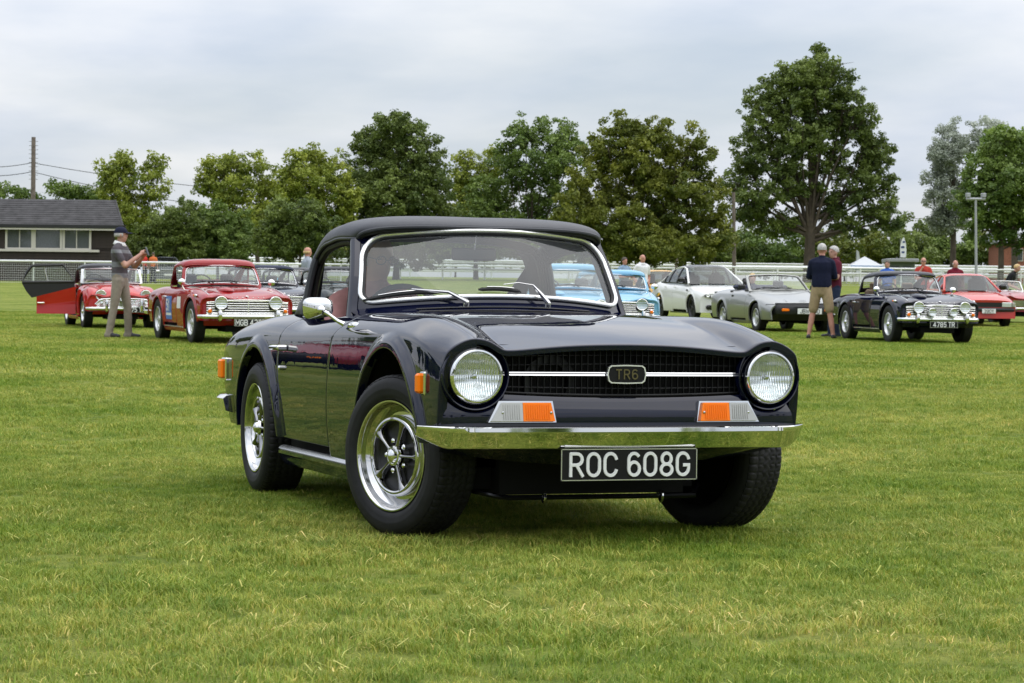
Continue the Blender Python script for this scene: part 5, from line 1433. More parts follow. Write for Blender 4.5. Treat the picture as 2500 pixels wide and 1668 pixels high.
        MB().prism([(p[0], p[1]) for p in poly], .02, (0, .012, 0), (1, 0, 0), (0, 0, 1)).build('side_screen_panel', 'black_satin', d)
        W = [(-.03, .885), (-1.18, .865), (-1.08, 1.05), (-.98, 1.17), (-.92, 1.19), (-.28, 1.21)]
        MB().tube([(p[0], .0, p[1]) for p in W], .030, 6, closed=True).build('side_screen_frame', 'black_satin', d)
        MB().prism(W, .004, (0, 0, 0), (1, 0, 0), (0, 0, 1)).build('side_screen_window', 'vinyl', d)
        MB().tube([(-.62, -.006, .88), (-.70, -.006, 1.19)], .014, 4).build('side_screen_rail', 'silver_trim', d)
        MB().rbox((-.10, .03, .80), (.10, .05, .16), .02).build('door_trim', 'tan_trim', d)
    return car

# --- wedge-nosed convertible
def car_wedge(label, pos, heading, mat, txt=None, wheels='alloy', group=None, hood=None, lower=None):
    car = thing('sports_car', label, 'car', pos, heading, group)
    xs = [.93, .86, .74, .50, .20, -.20, -.60, -1.0, -1.5, -2.0, -2.4, -2.75, -3.05]
    zc = [.600, .615, .640, .690, .748, .815, .865, .885, .89, .885, .885, .875, .845]
    o = lambda d: [q+d for q in zc]
    keys = [(0, zc), (.22, o(-.002)), (.40, o(-.006)), (.50, o(-.012)), (.57, o(-.024)), (.62, o(-.036)), (.66, o(-.055)),
     ([.70, .715, .73, .745, .75, .75, .75, .75, .75, .75, .75, .74, .72], o(-.095)), ([.715, .735, .75, .765, .77, .77, .77, .77, .77, .77, .77, .76, .735], o(-.14)),
     ([.725, .745, .765, .785, .792, .795, .795, .795, .795, .795, .79, .775, .745], [.44, .455, .48, .53, .57, .60, .625, .64, .65, .65, .65, .64, .62]),
     ([.725, .748, .77, .79, .80, .805, .805, .805, .805, .805, .80, .78, .75], [.40, .41, .43, .47, .50, .52, .535, .54, .545, .55, .55, .55, .54]),
     ([.72, .745, .768, .788, .795, .797, .797, .797, .797, .797, .79, .772, .745], .40), ([.71, .735, .757, .775, .78, .782, .782, .782, .782, .78, .772, .755, .73], .31), ([.70, .72, .74, .755, .76, .76, .76, .76, .76, .76, .75, .735, .71], .225)]
    S = make_shell(xs, keys, [(0, .28, .375), (-2.16, .28, .37)], .020, .055)
    fx = lambda v: .845
    VS, sheet = shell_parts(car, S, mat, fx, lambda z: float(np.interp(z, [.2, .9], [-.66, -.58])), lambda z: float(np.interp(z, [.2, .9], [-1.62, -1.66])), lambda z: float(np.interp(z, [.25, .55, .9], [-2.95, -3.02, -2.98])), -.52, boot_x=-2.0, yseam=.60, trim_z=.28, xt=.3)
    if lower: pass
    # black wrap-round bumper under the nose
    rows = []
    for s_ in np.linspace(-1, 1, 41):
        y = .755*s_; e = max(0, (abs(y)-.60)/.155); xo = .955-.05*(y/.6)**2-.30*e**1.6
        rows.append([(xo-.09, y*.97, .588), (xo-.02, y*.985, .582), (xo-.012, y, .555), (xo, y, .54), (xo+.005, y, .46), (xo-.01, y, .385), (xo-.05, y*.99, .355), (xo-.12, y*.97, .30), (xo-.16, y*.95, .25)])
    MB().grid(rows).build('front_bumper', 'black_satin', car)
    MB().grid([[(.872, y, .565), (.868, y, .61)] for y in np.linspace(-.66, .66, 10)]).build('nose_panel', 'black_satin', car)
    for sd in (-1, 1):
        MB().rbox((.925, sd*.45, .47), (.03, .16, .055), .008).build('indicator', 'lamp_amber', car)
        rows = [[(x, sd*y, float(S.at(np.array([x]), np.array([np.interp(y, [0, .4, .57, .66], [0, .22, .42, .5])]))[0][2])+.012) for y in np.linspace(.36, .60, 6)] for x in np.linspace(.74, .58, 5)]
        MB().grid(rows).build('headlight_lid', mat, car)
        MB().tube([rows[0][0], rows[0][-1], rows[-1][-1], rows[-1][0]], .004, 4, closed=True).build('lid_gap', 'black_satin', car)
        m_ = thing('wing_mirror', None, None); m_.parent = car
        MB().rbox((-.82, sd*.80, .93), (.07, .16, .10), .025).build('mirror_head', 'black_satin', m_); MB().tube([(-.82, sd*.70, .88), (-.82, sd*.76, .91)], .014, 6).build('mirror_stem', 'black_satin', m_)
        MB().rbox((-1.50, sd*.778, .735), (.11, .01, .045), .01).build('door_handle', 'black_satin', car)
    MB().lathe([(0, .075), (.004, .075), (.004, .068), (0, .068)], (.70, 0, .652), axis=(.22, 0, 1), n=24).build('bonnet_badge', 'chrome_worn', car)
    if txt: plate(car, txt, (.975, .05, .445), .52, .112, white_on_black=False, th=.72, sw=.14)
    f = screen_fns(-.56, .885, -1.05, 1.185, yb=.64, yt=.56, bow=.17, dz=.03); windscreen(car, f, mat, trim_mat='black_satin', rc=.07, wid=.02, trim_r=.006)
    for sd in (-1, 1): MB().tube([f(sd*1.03, -.1), f(sd*1.04, .5), f(sd*1.03, 1.0)], .02, 6).build('windscreen_pillar', mat, car)
    u = MB(); u.box((-.3, 0, .45), (1.1, .8, .34)); u.box((-1.3, 0, .25), (1.3, 1.4, .1)); u.box((-2.3, 0, .48), (1.1, .8, .4)); u.box((-1.85, 0, .6), (.05, 1.4, .5)); u.box((-.85, 0, .55), (.06, 1.3, .5)); u.build('underbody', 'under_black', car)
    MB().rbox((-1.0, 0, .82), (.2, 1.3, .14), .03).build('dashboard', 'interior_dark', car)
    for y in (-.34, .34):
        st = MB(); st.rbox((-1.42, y, .44), (.46, .46, .16), .05); st.rbox((-1.68, y, .70), (.13, .44, .50), .05, Matrix.Rotation(R(-14), 3, 'Y')); st.rbox((-1.76, y, 1.0), (.07, .24, .14), .03); st.build('seat', 'interior_dark', car)
    MB().rbox((-1.95, 0, .925), (.30, 1.16, .10), .04).build('folded_hood', 'navy_fabric', car)
    sills(car, -.4, -1.76, mat, strip=False)
    MB().box((-2.95, 0, .6), (.05, 1.4, .44)).build('rear_panel', mat, car)
    add_wheels(car, wheels, 0, -2.16, .69, .30, rim=.185)
    return car

# --- modern saloon and other closed cars
def car_closed(label, pos, heading, mat, spec, roof_mat=None, group=None, name='car', cat='car', txt=None, wheels='dark'):
    car = thing(name, label, cat, pos, heading, group)
    L = spec; xs, keys = L['xs'], L['keys']; S = make_shell(xs, keys, [(0, L['wr']+.0, L['ar']), (-L['wb'], L['wr'], L['ar'])], .015, .05)
    fx = L['fx'](S)
    VS, sheet = shell_parts(car, S, mat, fx, lambda z: L['sf'], lambda z: L['sr'], lambda z: L['tail'], L['br'], boot_x=L['boot'], yseam=L['ys'], trim_z=L.get('tz', .25), xt=.3)
    fascia(car, S, VS, fx, mat, zb=.22, back=.01)
    # greenhouse: sections from screen base to tail
    G = L['gh']     # list of (x, half width at belt, belt z, half width at roof, roof z)
    roof = MB(); rows = []
    cf = [cspline([g[0] for g in G], [g[k] for g in G]) for k in range(5)]
    xr = np.linspace(G[0][0], G[-1][0], 40)
    def pt(x, q):    # q 0 belt .. 1 cant rail
        wb_, zb_, wr_, zr_ = (float(c_(x)) for c_ in cf[1:]); t = q; return (x, wb_*(1-t)+wr_*t+.03*math.sin(math.pi*t), zb_*(1-t)+(zr_-.07)*t)
    x0, x1, x2, x3 = L['rx']       # screen base, header, roof end, rear screen base
    rows = []
    for x in np.linspace(x1, x2, 22):
        wr_, zr_ = float(cf[3](x)), float(cf[4](x)); rows.append([(x-.10*abs(t)**2.5*(1 if x > (x1+x2)/2+.3 else 0), wr_*math.copysign(1-(1-abs(t))**1.5, t) if abs(t) > 0 else 0, zr_-.07*abs(t)**3.2) for t in np.linspace(-1, 1, 25)])
    MB().grid(rows).build('roof', roof_mat or mat, car)
    first, last = rows[0], rows[-1]
    # screens
    def screen(edge, xb, zb, wb_, nm, bow):
        P = []
        for j, p in enumerate(edge):
            t = -1+2*j/(len(edge)-1); b = (xb-bow*t*t, wb_*t, zb-.02*t*t); P.append([tuple(np.array(b)*(1-q)+np.array(p)*q) for q in np.linspace(0, 1, 8)])
        MB().grid(P).build(nm, 'glass_dark', car, smooth=180)
        for j in (0, len(edge)-1): MB().tube(P[j], .032, 6).build('pillar', mat if not L.get('black_pillar') else 'black_gloss', car)
        return P
    screen(first, x0, L['zb'], L['wbelt'], 'windscreen_glass', .18); screen(last, x3, L['zb']+.03, L['wbelt']*.96, 'rear_screen', -.10)
    for sd in (-1, 1):
        rail = [(p[0], p[1], p[2]) for p in [(r_[-1] if sd > 0 else r_[0]) for r_ in rows]]
        wins = L['wins']
        belt = lambda x: (x, sd*float(np.interp(x, [x3, x0], [L['wbelt']*.97, L['wbelt']])), L['zb']-.01+.03*float(np.interp(x, [x3, x0], [1, 0])))
        def rl(x):
            if x > rail[0][0]:      # along the screen pillar
                t = (x-rail[0][0])/(x0-.18-rail[0][0]+1e-9); t = min(max(t, 0), 1); b = np.array(belt(x0-.18)); return tuple(np.array(rail[0])*(1-t)+b*t)
            if x < rail[-1][0]:
                t = min(max((rail[-1][0]-x)/(rail[-1][0]-(x3+.1)+1e-9), 0), 1); return tuple(np.array(rail[-1])*(1-t)+np.array(belt(x3+.1))*t)
            i = int(np.argmin([abs(p[0]-x) for p in rail])); return rail[i]
        for (a, b) in wins:
            MB().grid([[tuple(np.array(belt(x))*(1-q)+np.array(rl(x))*q+np.array([0, sd*.025*math.sin(math.pi*q), 0])) for q in np.linspace(0.03, .95, 6)] for x in np.linspace(a, b, 10)]).build('side_window', 'glass_dark', car, smooth=180)
        for xx in [wins[0][0]]+[w_[1] for w_ in wins]:
            MB().tube([tuple(np.array(belt(xx))*(1-q)+np.array(rl(xx))*q+np.array([0, sd*.025*math.sin(math.pi*q), 0])) for q in np.linspace(0, 1, 5)], .028, 5).build('window_pillar', L.get('pillar_mat', mat), car)
        MB().tube([belt(x) for x in np.linspace(x0-.1, x3+.1, 8)], .02, 5).build('belt_trim', L.get('belt_mat', mat), car)
        MB().tube([rl(x) for x in np.linspace(x0-.2, x3+.12, 22)], .026, 5).build('cant_rail', mat, car)
        m_ = thing('wing_mirror', None, None); m_.parent = car
        MB().rbox((x0-.42, sd*(L['wbelt']+.14), L['zb']+.10), (.09, .20, .13), .04).build('mirror_head', 'black_gloss', m_); MB().tube([(x0-.42, sd*(L['wbelt']-.02), L['zb']+.04), (x0-.42, sd*(L['wbelt']+.08), L['zb']+.08)], .02, 6).build('mirror_stem', 'black_gloss', m_)
        for dx in L['handles']: MB().rbox((dx, sd*(L['wmax']+.004), L['zb']-.10), (.17, .03, .03), .01).build('door_handle', mat, car)
    u = MB(); u.box((-L['wb']/2, 0, .38), (L['wb']+1.0, 1.0, .34)); u.box((-L['wb']/2, 0, .30), (1.5, 1.5, .2)); u.build('underbody', 'under_black', car)
    for y in (-.36, .36):
        st = MB(); st.rbox((x1-.35, y, .85), (.14, .46, .7), .05); st.rbox((x1-.42, y, 1.20), (.08, .24, .16), .03); st.build('seat', 'interior_dark', car)
    sills(car, -L['ar'], -L['wb']+L['ar'], mat, strip=False)
    add_wheels(car, wheels, 0, -L['wb'], L['ty'], L['wr'], rim=L['wr']-.10)
    return car, S, fx
M['glass_dark'] = glass_mat('glass_dark', (0.42, 0.47, 0.48), dirt=0.02)
def simple_keys(n, zc, sh, w, wlow=None):
    o = lambda d: [q+d for q in zc]; w = xl(w, n)
    s_ = lambda k: [q*k for q in w]
    return [(0, zc), (s_(.28), o(-.002)), (s_(.50), o(-.008)), (s_(.66), o(-.018)), (s_(.78), o(-.03)), (s_(.86), o(-.05)), (s_(.915), o(-.085)), (s_(.95), o(-.13)),
            (s_(.975), sh), (s_(.995), [q-.08 for q in sh]), (w, .50), (s_(.995), .42), (s_(.98), .32), (s_(.955), .22)]
SALOON = dict(xs=[.92, .84, .70, .45, .1, -.3, -.7, -1.2, -1.8, -2.3, -2.8, -3.2, -3.6], wb=2.70, wr=.33, ar=.375, sf=-.42, sr=-1.58, tail=-3.52, br=-.35, boot=-2.9, ys=.66, tz=.24,
    gh=[(-.35, .74, .98, .60, .98), (-.8, .76, .99, .58, 1.25), (-1.2, .77, 1.0, .57, 1.44), (-1.7, .77, 1.0, .56, 1.475), (-2.2, .76, 1.01, .55, 1.44), (-2.7, .74, 1.02, .54, 1.30), (-3.1, .72, 1.04, .54, 1.12)],
    rx=(-.30, -1.16, -2.35, -3.02), zb=.975, wbelt=.78, wins=[(-.98, -1.55), (-1.63, -2.25), (-2.31, -2.62)], handles=(-1.30, -2.15), wmax=.895, ty=.775, belt_mat='black_gloss', pillar_mat='black_gloss', black_pillar=False)
SALOON['keys'] = simple_keys(13, [.70, .745, .79, .845, .895, .935, .96, .98, .99, 1.0, 1.03, 1.04, .98], [.56, .60, .64, .69, .73, .76, .785, .81, .83, .85, .86, .84, .80], [.66, .74, .82, .875, .895, .90, .90, .90, .90, .90, .895, .87, .80])
SALOON['fx'] = lambda S: (lambda v: float(np.interp(S.at(np.array([.7]), np.array([v]))[0][1], [0, .4, .65, .78, .84], [.90, .87, .80, .70, .60])) )
HATCH = dict(xs=[.80, .73, .62, .42, .1, -.3, -.7, -1.2, -1.8, -2.3, -2.7, -3.0, -3.3], wb=2.40, wr=.30, ar=.345, sf=-.42, sr=-1.55, tail=-3.18, br=-.42, boot=-2.7, ys=.60, tz=.24,
    gh=[(-.45, .70, .90, .56, .90), (-.8, .71, .90, .55, 1.12), (-1.15, .71, .90, .54, 1.29), (-1.6, .71, .90, .53, 1.32), (-2.1, .70, .91, .52, 1.28), (-2.6, .68, .93, .51, 1.12), (-2.9, .66, .95, .50, 1.0)],
    rx=(-.40, -1.12, -2.2, -2.85), zb=.895, wbelt=.715, wins=[(-.95, -1.60), (-1.68, -2.3)], handles=(-1.45,), wmax=.80, ty=.68)
HATCH['keys'] = simple_keys(13, [.655, .68, .71, .755, .81, .86, .885, .90, .91, .92, .93, .92, .86], [.53, .55, .575, .62, .66, .69, .705, .715, .725, .73, .735, .73, .70], [.70, .745, .775, .795, .80, .80, .80, .80, .80, .80, .80, .78, .74])
HATCH['fx'] = lambda S: (lambda v: .745)
def box_front(car, spec_x, w, z0, z1, mat='black_satin'):
    MB().grid([[(spec_x-.02*(y/w)**2, y, z0), (spec_x+.004-.02*(y/w)**2, y, z1)] for y in np.linspace(-w, w, 12)]).build('grille', mat, car)
# ------------------------------------------------------------------ trees
def leaf_material(name, dark, light, trans=0.25):
    m, n, l, b = new_mat(name)
    ai = n.new('ShaderNodeAttribute'); ai.attribute_type = 'INSTANCER'; ai.attribute_name = 'tone'
    al = n.new('ShaderNodeAttribute'); al.attribute_name = 'ltone'
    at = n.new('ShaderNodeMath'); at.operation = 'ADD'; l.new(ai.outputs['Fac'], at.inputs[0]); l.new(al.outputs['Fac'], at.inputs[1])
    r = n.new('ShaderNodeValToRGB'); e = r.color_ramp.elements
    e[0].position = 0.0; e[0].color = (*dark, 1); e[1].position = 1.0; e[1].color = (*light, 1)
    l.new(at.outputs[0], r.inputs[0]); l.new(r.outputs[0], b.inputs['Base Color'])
    b.inputs['Roughness'].default_value = 0.5; b.inputs['Specular IOR Level'].default_value = 0.35
    t = n.new('ShaderNodeBsdfTranslucent'); l.new(r.outputs[0], t.inputs['Color'])
    mx = n.new('ShaderNodeMixShader'); mx.inputs[0].default_value = trans
    l.new(b.outputs[0], mx.inputs[1]); l.new(t.outputs[0], mx.inputs[2]); l.new(mx.outputs[0], n['Material Output'].inputs['Surface'])
    return m
M['leaf_dark'] = leaf_material('leaf_dark', (0.053, 0.090, 0.021), (0.236, 0.299, 0.063))
M['leaf_mid'] = leaf_material('leaf_mid', (0.062, 0.115, 0.023), (0.230, 0.312, 0.062))
M['leaf_yellow'] = leaf_material('leaf_yellow', (0.092, 0.144, 0.016), (0.414, 0.454, 0.063))
M['leaf_olive'] = leaf_material('leaf_olive', (0.067, 0.101, 0.014), (0.270, 0.287, 0.041))
M['leaf_silver'] = leaf_material('leaf_silver', (0.156, 0.189, 0.135), (0.626, 0.667, 0.564))
M['leaf_bright'] = leaf_material('leaf_bright', (0.084, 0.156, 0.024), (0.333, 0.448, 0.075))
M['bark'] = pmat('bark', (0.075, 0.058, 0.042), rough=0.9, var=0.3, vscale=3, bump=0.6, bscale=14)
M['bark_pale'] = pmat('bark_pale', (0.16, 0.135, 0.10), rough=0.9, var=0.3, vscale=3)

_twigs = {}
def twigs(mat, leaf, clump):
    """a handful of leafy twig clumps, shared by all crowns of one kind"""
    key = (mat, round(leaf, 2), round(clump, 2))
    if key in _twigs: return _twigs[key]
    c = bpy.data.collections.new('twigs_%s_%d' % (mat, len(_twigs))); rnd = np.random.default_rng(900+len(_twigs))
    for q in range(5):
        N = 64; u = rnd.normal(size=(N, 3)); u /= np.linalg.norm(u, axis=1)[:, None]
        pos = u*(rnd.random(N)**.45)[:, None]*clump*np.array([1, 1, .62])
        nrm = u*.5+rnd.normal(size=(N, 3))*.55+np.array([0, 0, .6]); nrm /= np.linalg.norm(nrm, axis=1)[:, None]
        a = rnd.normal(size=(N, 3)); a -= nrm*(a*nrm).sum(1)[:, None]; a /= np.linalg.norm(a, axis=1)[:, None]; b = np.cross(nrm, a); sz = leaf*rnd.uniform(.6, 1.4, N)[:, None]
        V = np.empty((N, 4, 3)); V[:, 0] = pos-a*sz*.62; V[:, 1] = pos-b*sz*.40+nrm*sz*.10; V[:, 2] = pos+a*sz*.62-nrm*sz*.08; V[:, 3] = pos+b*sz*.40+nrm*sz*.10
        me = bpy.data.meshes.new('twig'); me.from_pydata([tuple(p) for p in V.reshape(-1, 3)], [], [(4*i, 4*i+1, 4*i+2, 4*i+3) for i in range(N)])
        me.attributes.new('ltone', 'FLOAT', 'POINT').data.foreach_set('value', np.repeat(rnd.normal(0, .13, N), 4).astype(np.float32)); me.materials.append(M[mat])
        c.objects.link(bpy.data.objects.new('twig', me))
    g = bpy.data.node_groups.new('crown_nodes', 'GeometryNodeTree')
    g.interface.new_socket('Geometry', in_out='INPUT', socket_type='NodeSocketGeometry'); g.interface.new_socket('Geometry', in_out='OUTPUT', socket_type='NodeSocketGeometry')
    gi = g.nodes.new('NodeGroupInput'); go = g.nodes.new('NodeGroupOutput'); ip = g.nodes.new('GeometryNodeInstanceOnPoints'); ci = g.nodes.new('GeometryNodeCollectionInfo')
    ci.inputs['Collection'].default_value = c; ci.inputs['Separate Children'].default_value = True; ci.inputs['Reset Children'].default_value = True
    def attr(nm, ty):
        q = g.nodes.new('GeometryNodeInputNamedAttribute'); q.data_type = ty; q.inputs['Name'].default_value = nm
        return [o_ for o_ in q.outputs if o_.enabled and o_.name == 'Attribute'][0]
    g.links.new(gi.outputs[0], ip.inputs['Points']); g.links.new(ci.outputs[0], ip.inputs['Instance']); ip.inputs['Pick Instance'].default_value = True
    g.links.new(attr('pick', 'INT'), ip.inputs['Instance Index']); g.links.new(attr('rot', 'FLOAT_VECTOR'), ip.inputs['Rotation']); g.links.new(attr('scl', 'FLOAT'), ip.inputs['Scale'])
    g.links.new(ip.outputs[0], go.inputs[0]); _twigs[key] = g
    return g
def crown_object(root, blobs, leaf, n_clump, rnd, clump, mat):
    """blobs: (centre, radii). Leaf clumps gather towards the blob surfaces."""
    bc = np.array([b[0] for b in blobs]); br = np.array([b[1] for b in blobs])
    w = br[:, 0]*br[:, 2]+br[:, 0]*br[:, 1]; w = w/w.sum(); bi = rnd.choice(len(blobs), n_clump, p=w)
    d = rnd.normal(size=(n_clump, 3)); d /= np.linalg.norm(d, axis=1)[:, None]
    q_ = rnd.random(n_clump)**.40*1.02; far_ = rnd.random(n_clump) < .07; q_[far_] *= rnd.uniform(1.0, 1.22, far_.sum())
    p = bc[bi]+d*q_[:, None]*br[bi]
    bt = rnd.normal(0, .10, len(blobs))[bi]
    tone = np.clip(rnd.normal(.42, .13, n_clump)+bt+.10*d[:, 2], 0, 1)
    me = bpy.data.meshes.new('crown'); me.vertices.add(n_clump); me.vertices.foreach_set('co', p.ravel())
    me.attributes.new('tone', 'FLOAT', 'POINT').data.foreach_set('value', tone.astype(np.float32))
    me.attributes.new('scl', 'FLOAT', 'POINT').data.foreach_set('value', rnd.uniform(.6, 1.3, n_clump).astype(np.float32))
    me.attributes.new('pick', 'INT', 'POINT').data.foreach_set('value', rnd.integers(0, 5, n_clump).astype(np.int32))
    rot = np.column_stack([rnd.normal(0, .35, n_clump), rnd.normal(0, .35, n_clump), rnd.uniform(0, 6.283, n_clump)]).astype(np.float32)
    me.attributes.new('rot', 'FLOAT_VECTOR', 'POINT').data.foreach_set('vector', rot.ravel())
    me.update(); o = bpy.data.objects.new('crown', me); col.objects.link(o); o.parent = root; o['kind'] = 'stuff'
    o.modifiers.new('leaves', 'NODES').node_group = twigs(mat, leaf, clump)
    return o
def tree(label, D, blobs_px, trunk_px, mat, leaf=.34, dens=1.0, seed=1, bark='bark', clump=.6, group=None, name='tree', base_y=None, forks=1, trunk_w=None, cat='tree', spread=1.0):
    """blobs in photograph columns/rows (cx, cy, rx, ry) turned into real sizes at distance D"""
    rnd = np.random.default_rng(seed); s_ = px_m(D)
    base = on_ground(trunk_px, D); root = thing(name, label, cat, tuple(base), 0, group)
    bl = []; area = 0
    for (cx, cy, rx, ry) in blobs_px:
        rx, ry = rx*1.07, ry*1.07; r = rx/s_; dd = D+rnd.uniform(-.55, .55)*r*1.2*spread
        p = at_depth(cx, cy, dd)-base
        bl.append((p, np.array([r, r*.9, ry/s_]))); area += rx*ry/s_/s_*math.pi
    cl = clump*.8; nl = int(dens*area*1.75/(cl*cl)); nl = min(nl, 3400)
    crown_object(root, bl, leaf*.52, nl, rnd, cl, mat)
    # trunk and limbs
    top = max(b[0][2] for b in bl); cen = np.mean([b[0] for b in bl], axis=0); h = top
    w = trunk_w or max(.10, h*.024)
    low = min(b[0][2]-b[1][2]*.3 for b in bl); fork = np.array([cen[0]*.15, cen[1]*.15, max(.8, low*.9)])
    t = MB(); t.tube([(0, 0, -.3), (0, 0, .2), fork*.5+np.array([rnd.normal(0, .05), 0, 0]), fork, fork*.5+np.array([cen[0], cen[1], h*.6])*.5, np.array([cen[0], cen[1], h*.74])], [w*1.4, w*1.0, w*.85, w*.75, w*.35, w*.05], 8)
    t.build('trunk', bark, root)
    lm = MB()
    for (p, r) in bl:
        f_ = rnd.uniform(.75, 1.25); a = fork*f_ if f_ < 1 else fork+(np.array([cen[0], cen[1], h*.8])-fork)*(f_-1)
        m_ = (a+p)/2+np.array([rnd.normal(0, .25), rnd.normal(0, .25), -abs(rnd.normal(0, .3))])
        lm.tube([a, m_, p], [w*.30, w*.18, w*.06], 5)
        for _ in range(3):
            q = p+rnd.normal(size=3)*r*.55; lm.tube([m_*.4+p*.6, (p+q)/2+rnd.normal(size=3)*.1, q], [w*.12, w*.07, w*.02], 4)
    lm.build('limbs', bark, root)
    return root
G3 = lambda L: [(1700+x/2.529, 80+y/2.529, rx/2.529, ry/2.529) for x, y, rx, ry in L]
TG = 'trees along the edge of the field'
tree('tall dark broad-crowned tree, highest in the photo, behind the man in navy', 185, G3([(745, 215, 130, 90), (640, 290, 170, 120), (850, 300, 130, 110), (500, 350, 130, 120), (920, 430, 110, 120), (560, 480, 190, 120), (780, 480, 170, 110), (430, 560, 130, 110), (950, 600, 150, 110), (640, 660, 200, 110), (330, 690, 140, 110), (1070, 660, 80, 90), (480, 790, 190, 110), (830, 800, 180, 110), (1090, 830, 130, 110), (290, 850, 120, 100), (1010, 960, 160, 110), (620, 940, 190, 100), (1190, 930, 80, 60), (230, 960, 90, 90), (400, 1010, 150, 90), (800, 1050, 170, 80), (1130, 1070, 130, 90), (300, 1120, 120, 80), (500, 1170, 170, 80), (960, 1170, 170, 80), (1190, 1160, 90, 70), (745, 140, 80, 50), (1000, 520, 130, 120), (1110, 740, 120, 100), (380, 450, 110, 110), (700, 340, 160, 130), (750, 600, 170, 110)]), 1973, 'leaf_dark', leaf=.36, dens=.72, seed=3, clump=.62, group=TG, trunk_w=.55)
tree('pale silver-leaved tree right of the tallest tree', 178, G3([(1600, 630, 130, 90), (1800, 610, 110, 80), (1500, 800, 110, 100), (1550, 740, 130, 100), (1700, 720, 130, 90), (1480, 930, 100, 80), (1580, 860, 120, 100), (1520, 1040, 110, 100), (1640, 1010, 120, 110), (1560, 1150, 120, 90), (1480, 1180, 70, 60)]), 2325, 'leaf_silver', leaf=.30, dens=.8, seed=4, group=TG)
tree('dark green tree with bright top at the right edge behind the lamp post', 160, G3([(1930, 680, 110, 70), (1830, 760, 120, 90), (1980, 800, 120, 120), (1760, 880, 120, 90), (1900, 930, 170, 110), (1720, 1000, 120, 90), (1850, 1080, 180, 110), (2000, 1050, 140, 140), (1700, 1130, 110, 80), (1800, 1210, 160, 90), (1960, 1230, 160, 100), (2150, 900, 170, 170), (2150, 1150, 170, 150)]), 2440, 'leaf_mid', leaf=.36, dens=.75, seed=5, group=TG)
tree('bright yellow-green tree crown at the right edge top', 172, G3([(1890, 660, 120, 70), (1780, 760, 110, 60), (1990, 700, 130, 90), (2100, 760, 160, 120), (1900, 800, 140, 90)]), 2475, 'leaf_bright', leaf=.34, dens=.8, seed=51, group=TG)
tree('broad olive-green tree with reddish leaves left of the tallest tree', 158, [(1525, 315, 60, 45), (1600, 330, 62, 50), (1475, 365, 60, 50), (1545, 390, 90, 60), (1640, 400, 62, 60), (1692, 345, 32, 50), (1705, 400, 40, 50), (1450, 440, 70, 65), (1560, 470, 110, 70), (1660, 480, 80, 60), (1420, 520, 70, 65), (1720, 500, 60, 60), (1510, 550, 100, 60), (1640, 560, 100, 60), (1740, 580, 55, 55), (1430, 590, 70, 50), (1580, 600, 110, 45), (1690, 610, 70, 40)], 1560, 'leaf_olive', leaf=.36, dens=.72, seed=6, group=TG, trunk_w=.34)
tree('light green airy tree behind the roof of the dark blue car', 168, [(1285, 325, 50, 45), (1350, 335, 55, 45), (1245, 355, 35, 30), (1395, 345, 40, 45), (1310, 390, 80, 55), (1245, 420, 60, 55), (1380, 420, 70, 60), (1190, 480, 60, 55), (1290, 480, 90, 60), (1380, 510, 80, 60), (1160, 550, 70, 60), (1260, 570, 90, 55), (1350, 590, 90, 50)], 1300, 'leaf_mid', leaf=.33, dens=.62, seed=7, group=TG)
tree('large round dark green tree standing above the soft top', 165, [(965, 310, 55, 40), (930, 350, 70, 50), (1010, 350, 65, 55), (900, 400, 65, 60), (975, 410, 90, 60), (1050, 410, 50, 60), (880, 460, 60, 60), (950, 480, 95, 60), (1040, 480, 75, 60), (870, 530, 65, 60), (960, 555, 100, 55), (1070, 545, 60, 60), (890, 600, 80, 45), (1020, 610, 90, 40)], 965, 'leaf_dark', leaf=.33, dens=.85, seed=8, group=TG)
tree('small yellow-green tree between the round dark tree and the airy tree', 175, [(1135, 405, 40, 40), (1195, 400, 40, 38), (1120, 455, 45, 40), (1180, 460, 60, 50), (1140, 520, 60, 50), (1200, 540, 60, 50), (1150, 590, 70, 45)], 1160, 'leaf_yellow', leaf=.32, dens=.8, seed=9, group=TG)
tree('yellow-green tree left of the large round dark tree', 160, [(770, 390, 55, 38), (720, 420, 50, 45), (815, 420, 45, 50), (760, 455, 75, 50), (840, 480, 45, 50), (700, 480, 50, 45), (780, 520, 85, 50), (850, 550, 45, 45), (760, 580, 80, 40)], 790, 'leaf_yellow', leaf=.31, dens=.85, seed=10, group=TG)
tree('spreading yellow-green tree with visible trunk left of centre', 150, [(525, 420, 45, 38), (580, 410, 45, 36), (635, 415, 40, 42), (500, 445, 40, 22), (560, 460, 65, 42), (640, 470, 42, 55), (530, 500, 50, 36), (610, 520, 60, 42), (675, 500, 40, 45), (600, 565, 50, 40)], 630, 'leaf_yellow', leaf=.30, dens=.72, seed=11, group=TG)
tree('slim forked yellow-green tree beside the hut roof', 146, [(290, 400, 42, 34), (375, 405, 36, 32), (265, 435, 38, 36), (320, 430, 44, 40), (375, 450, 36, 38), (285, 480, 48, 36), (355, 490, 50, 36), (310, 535, 50, 42), (360, 560, 40, 40), (320, 600, 40, 36)], 322, 'leaf_yellow', leaf=.29, dens=.8, seed=12, group=TG)
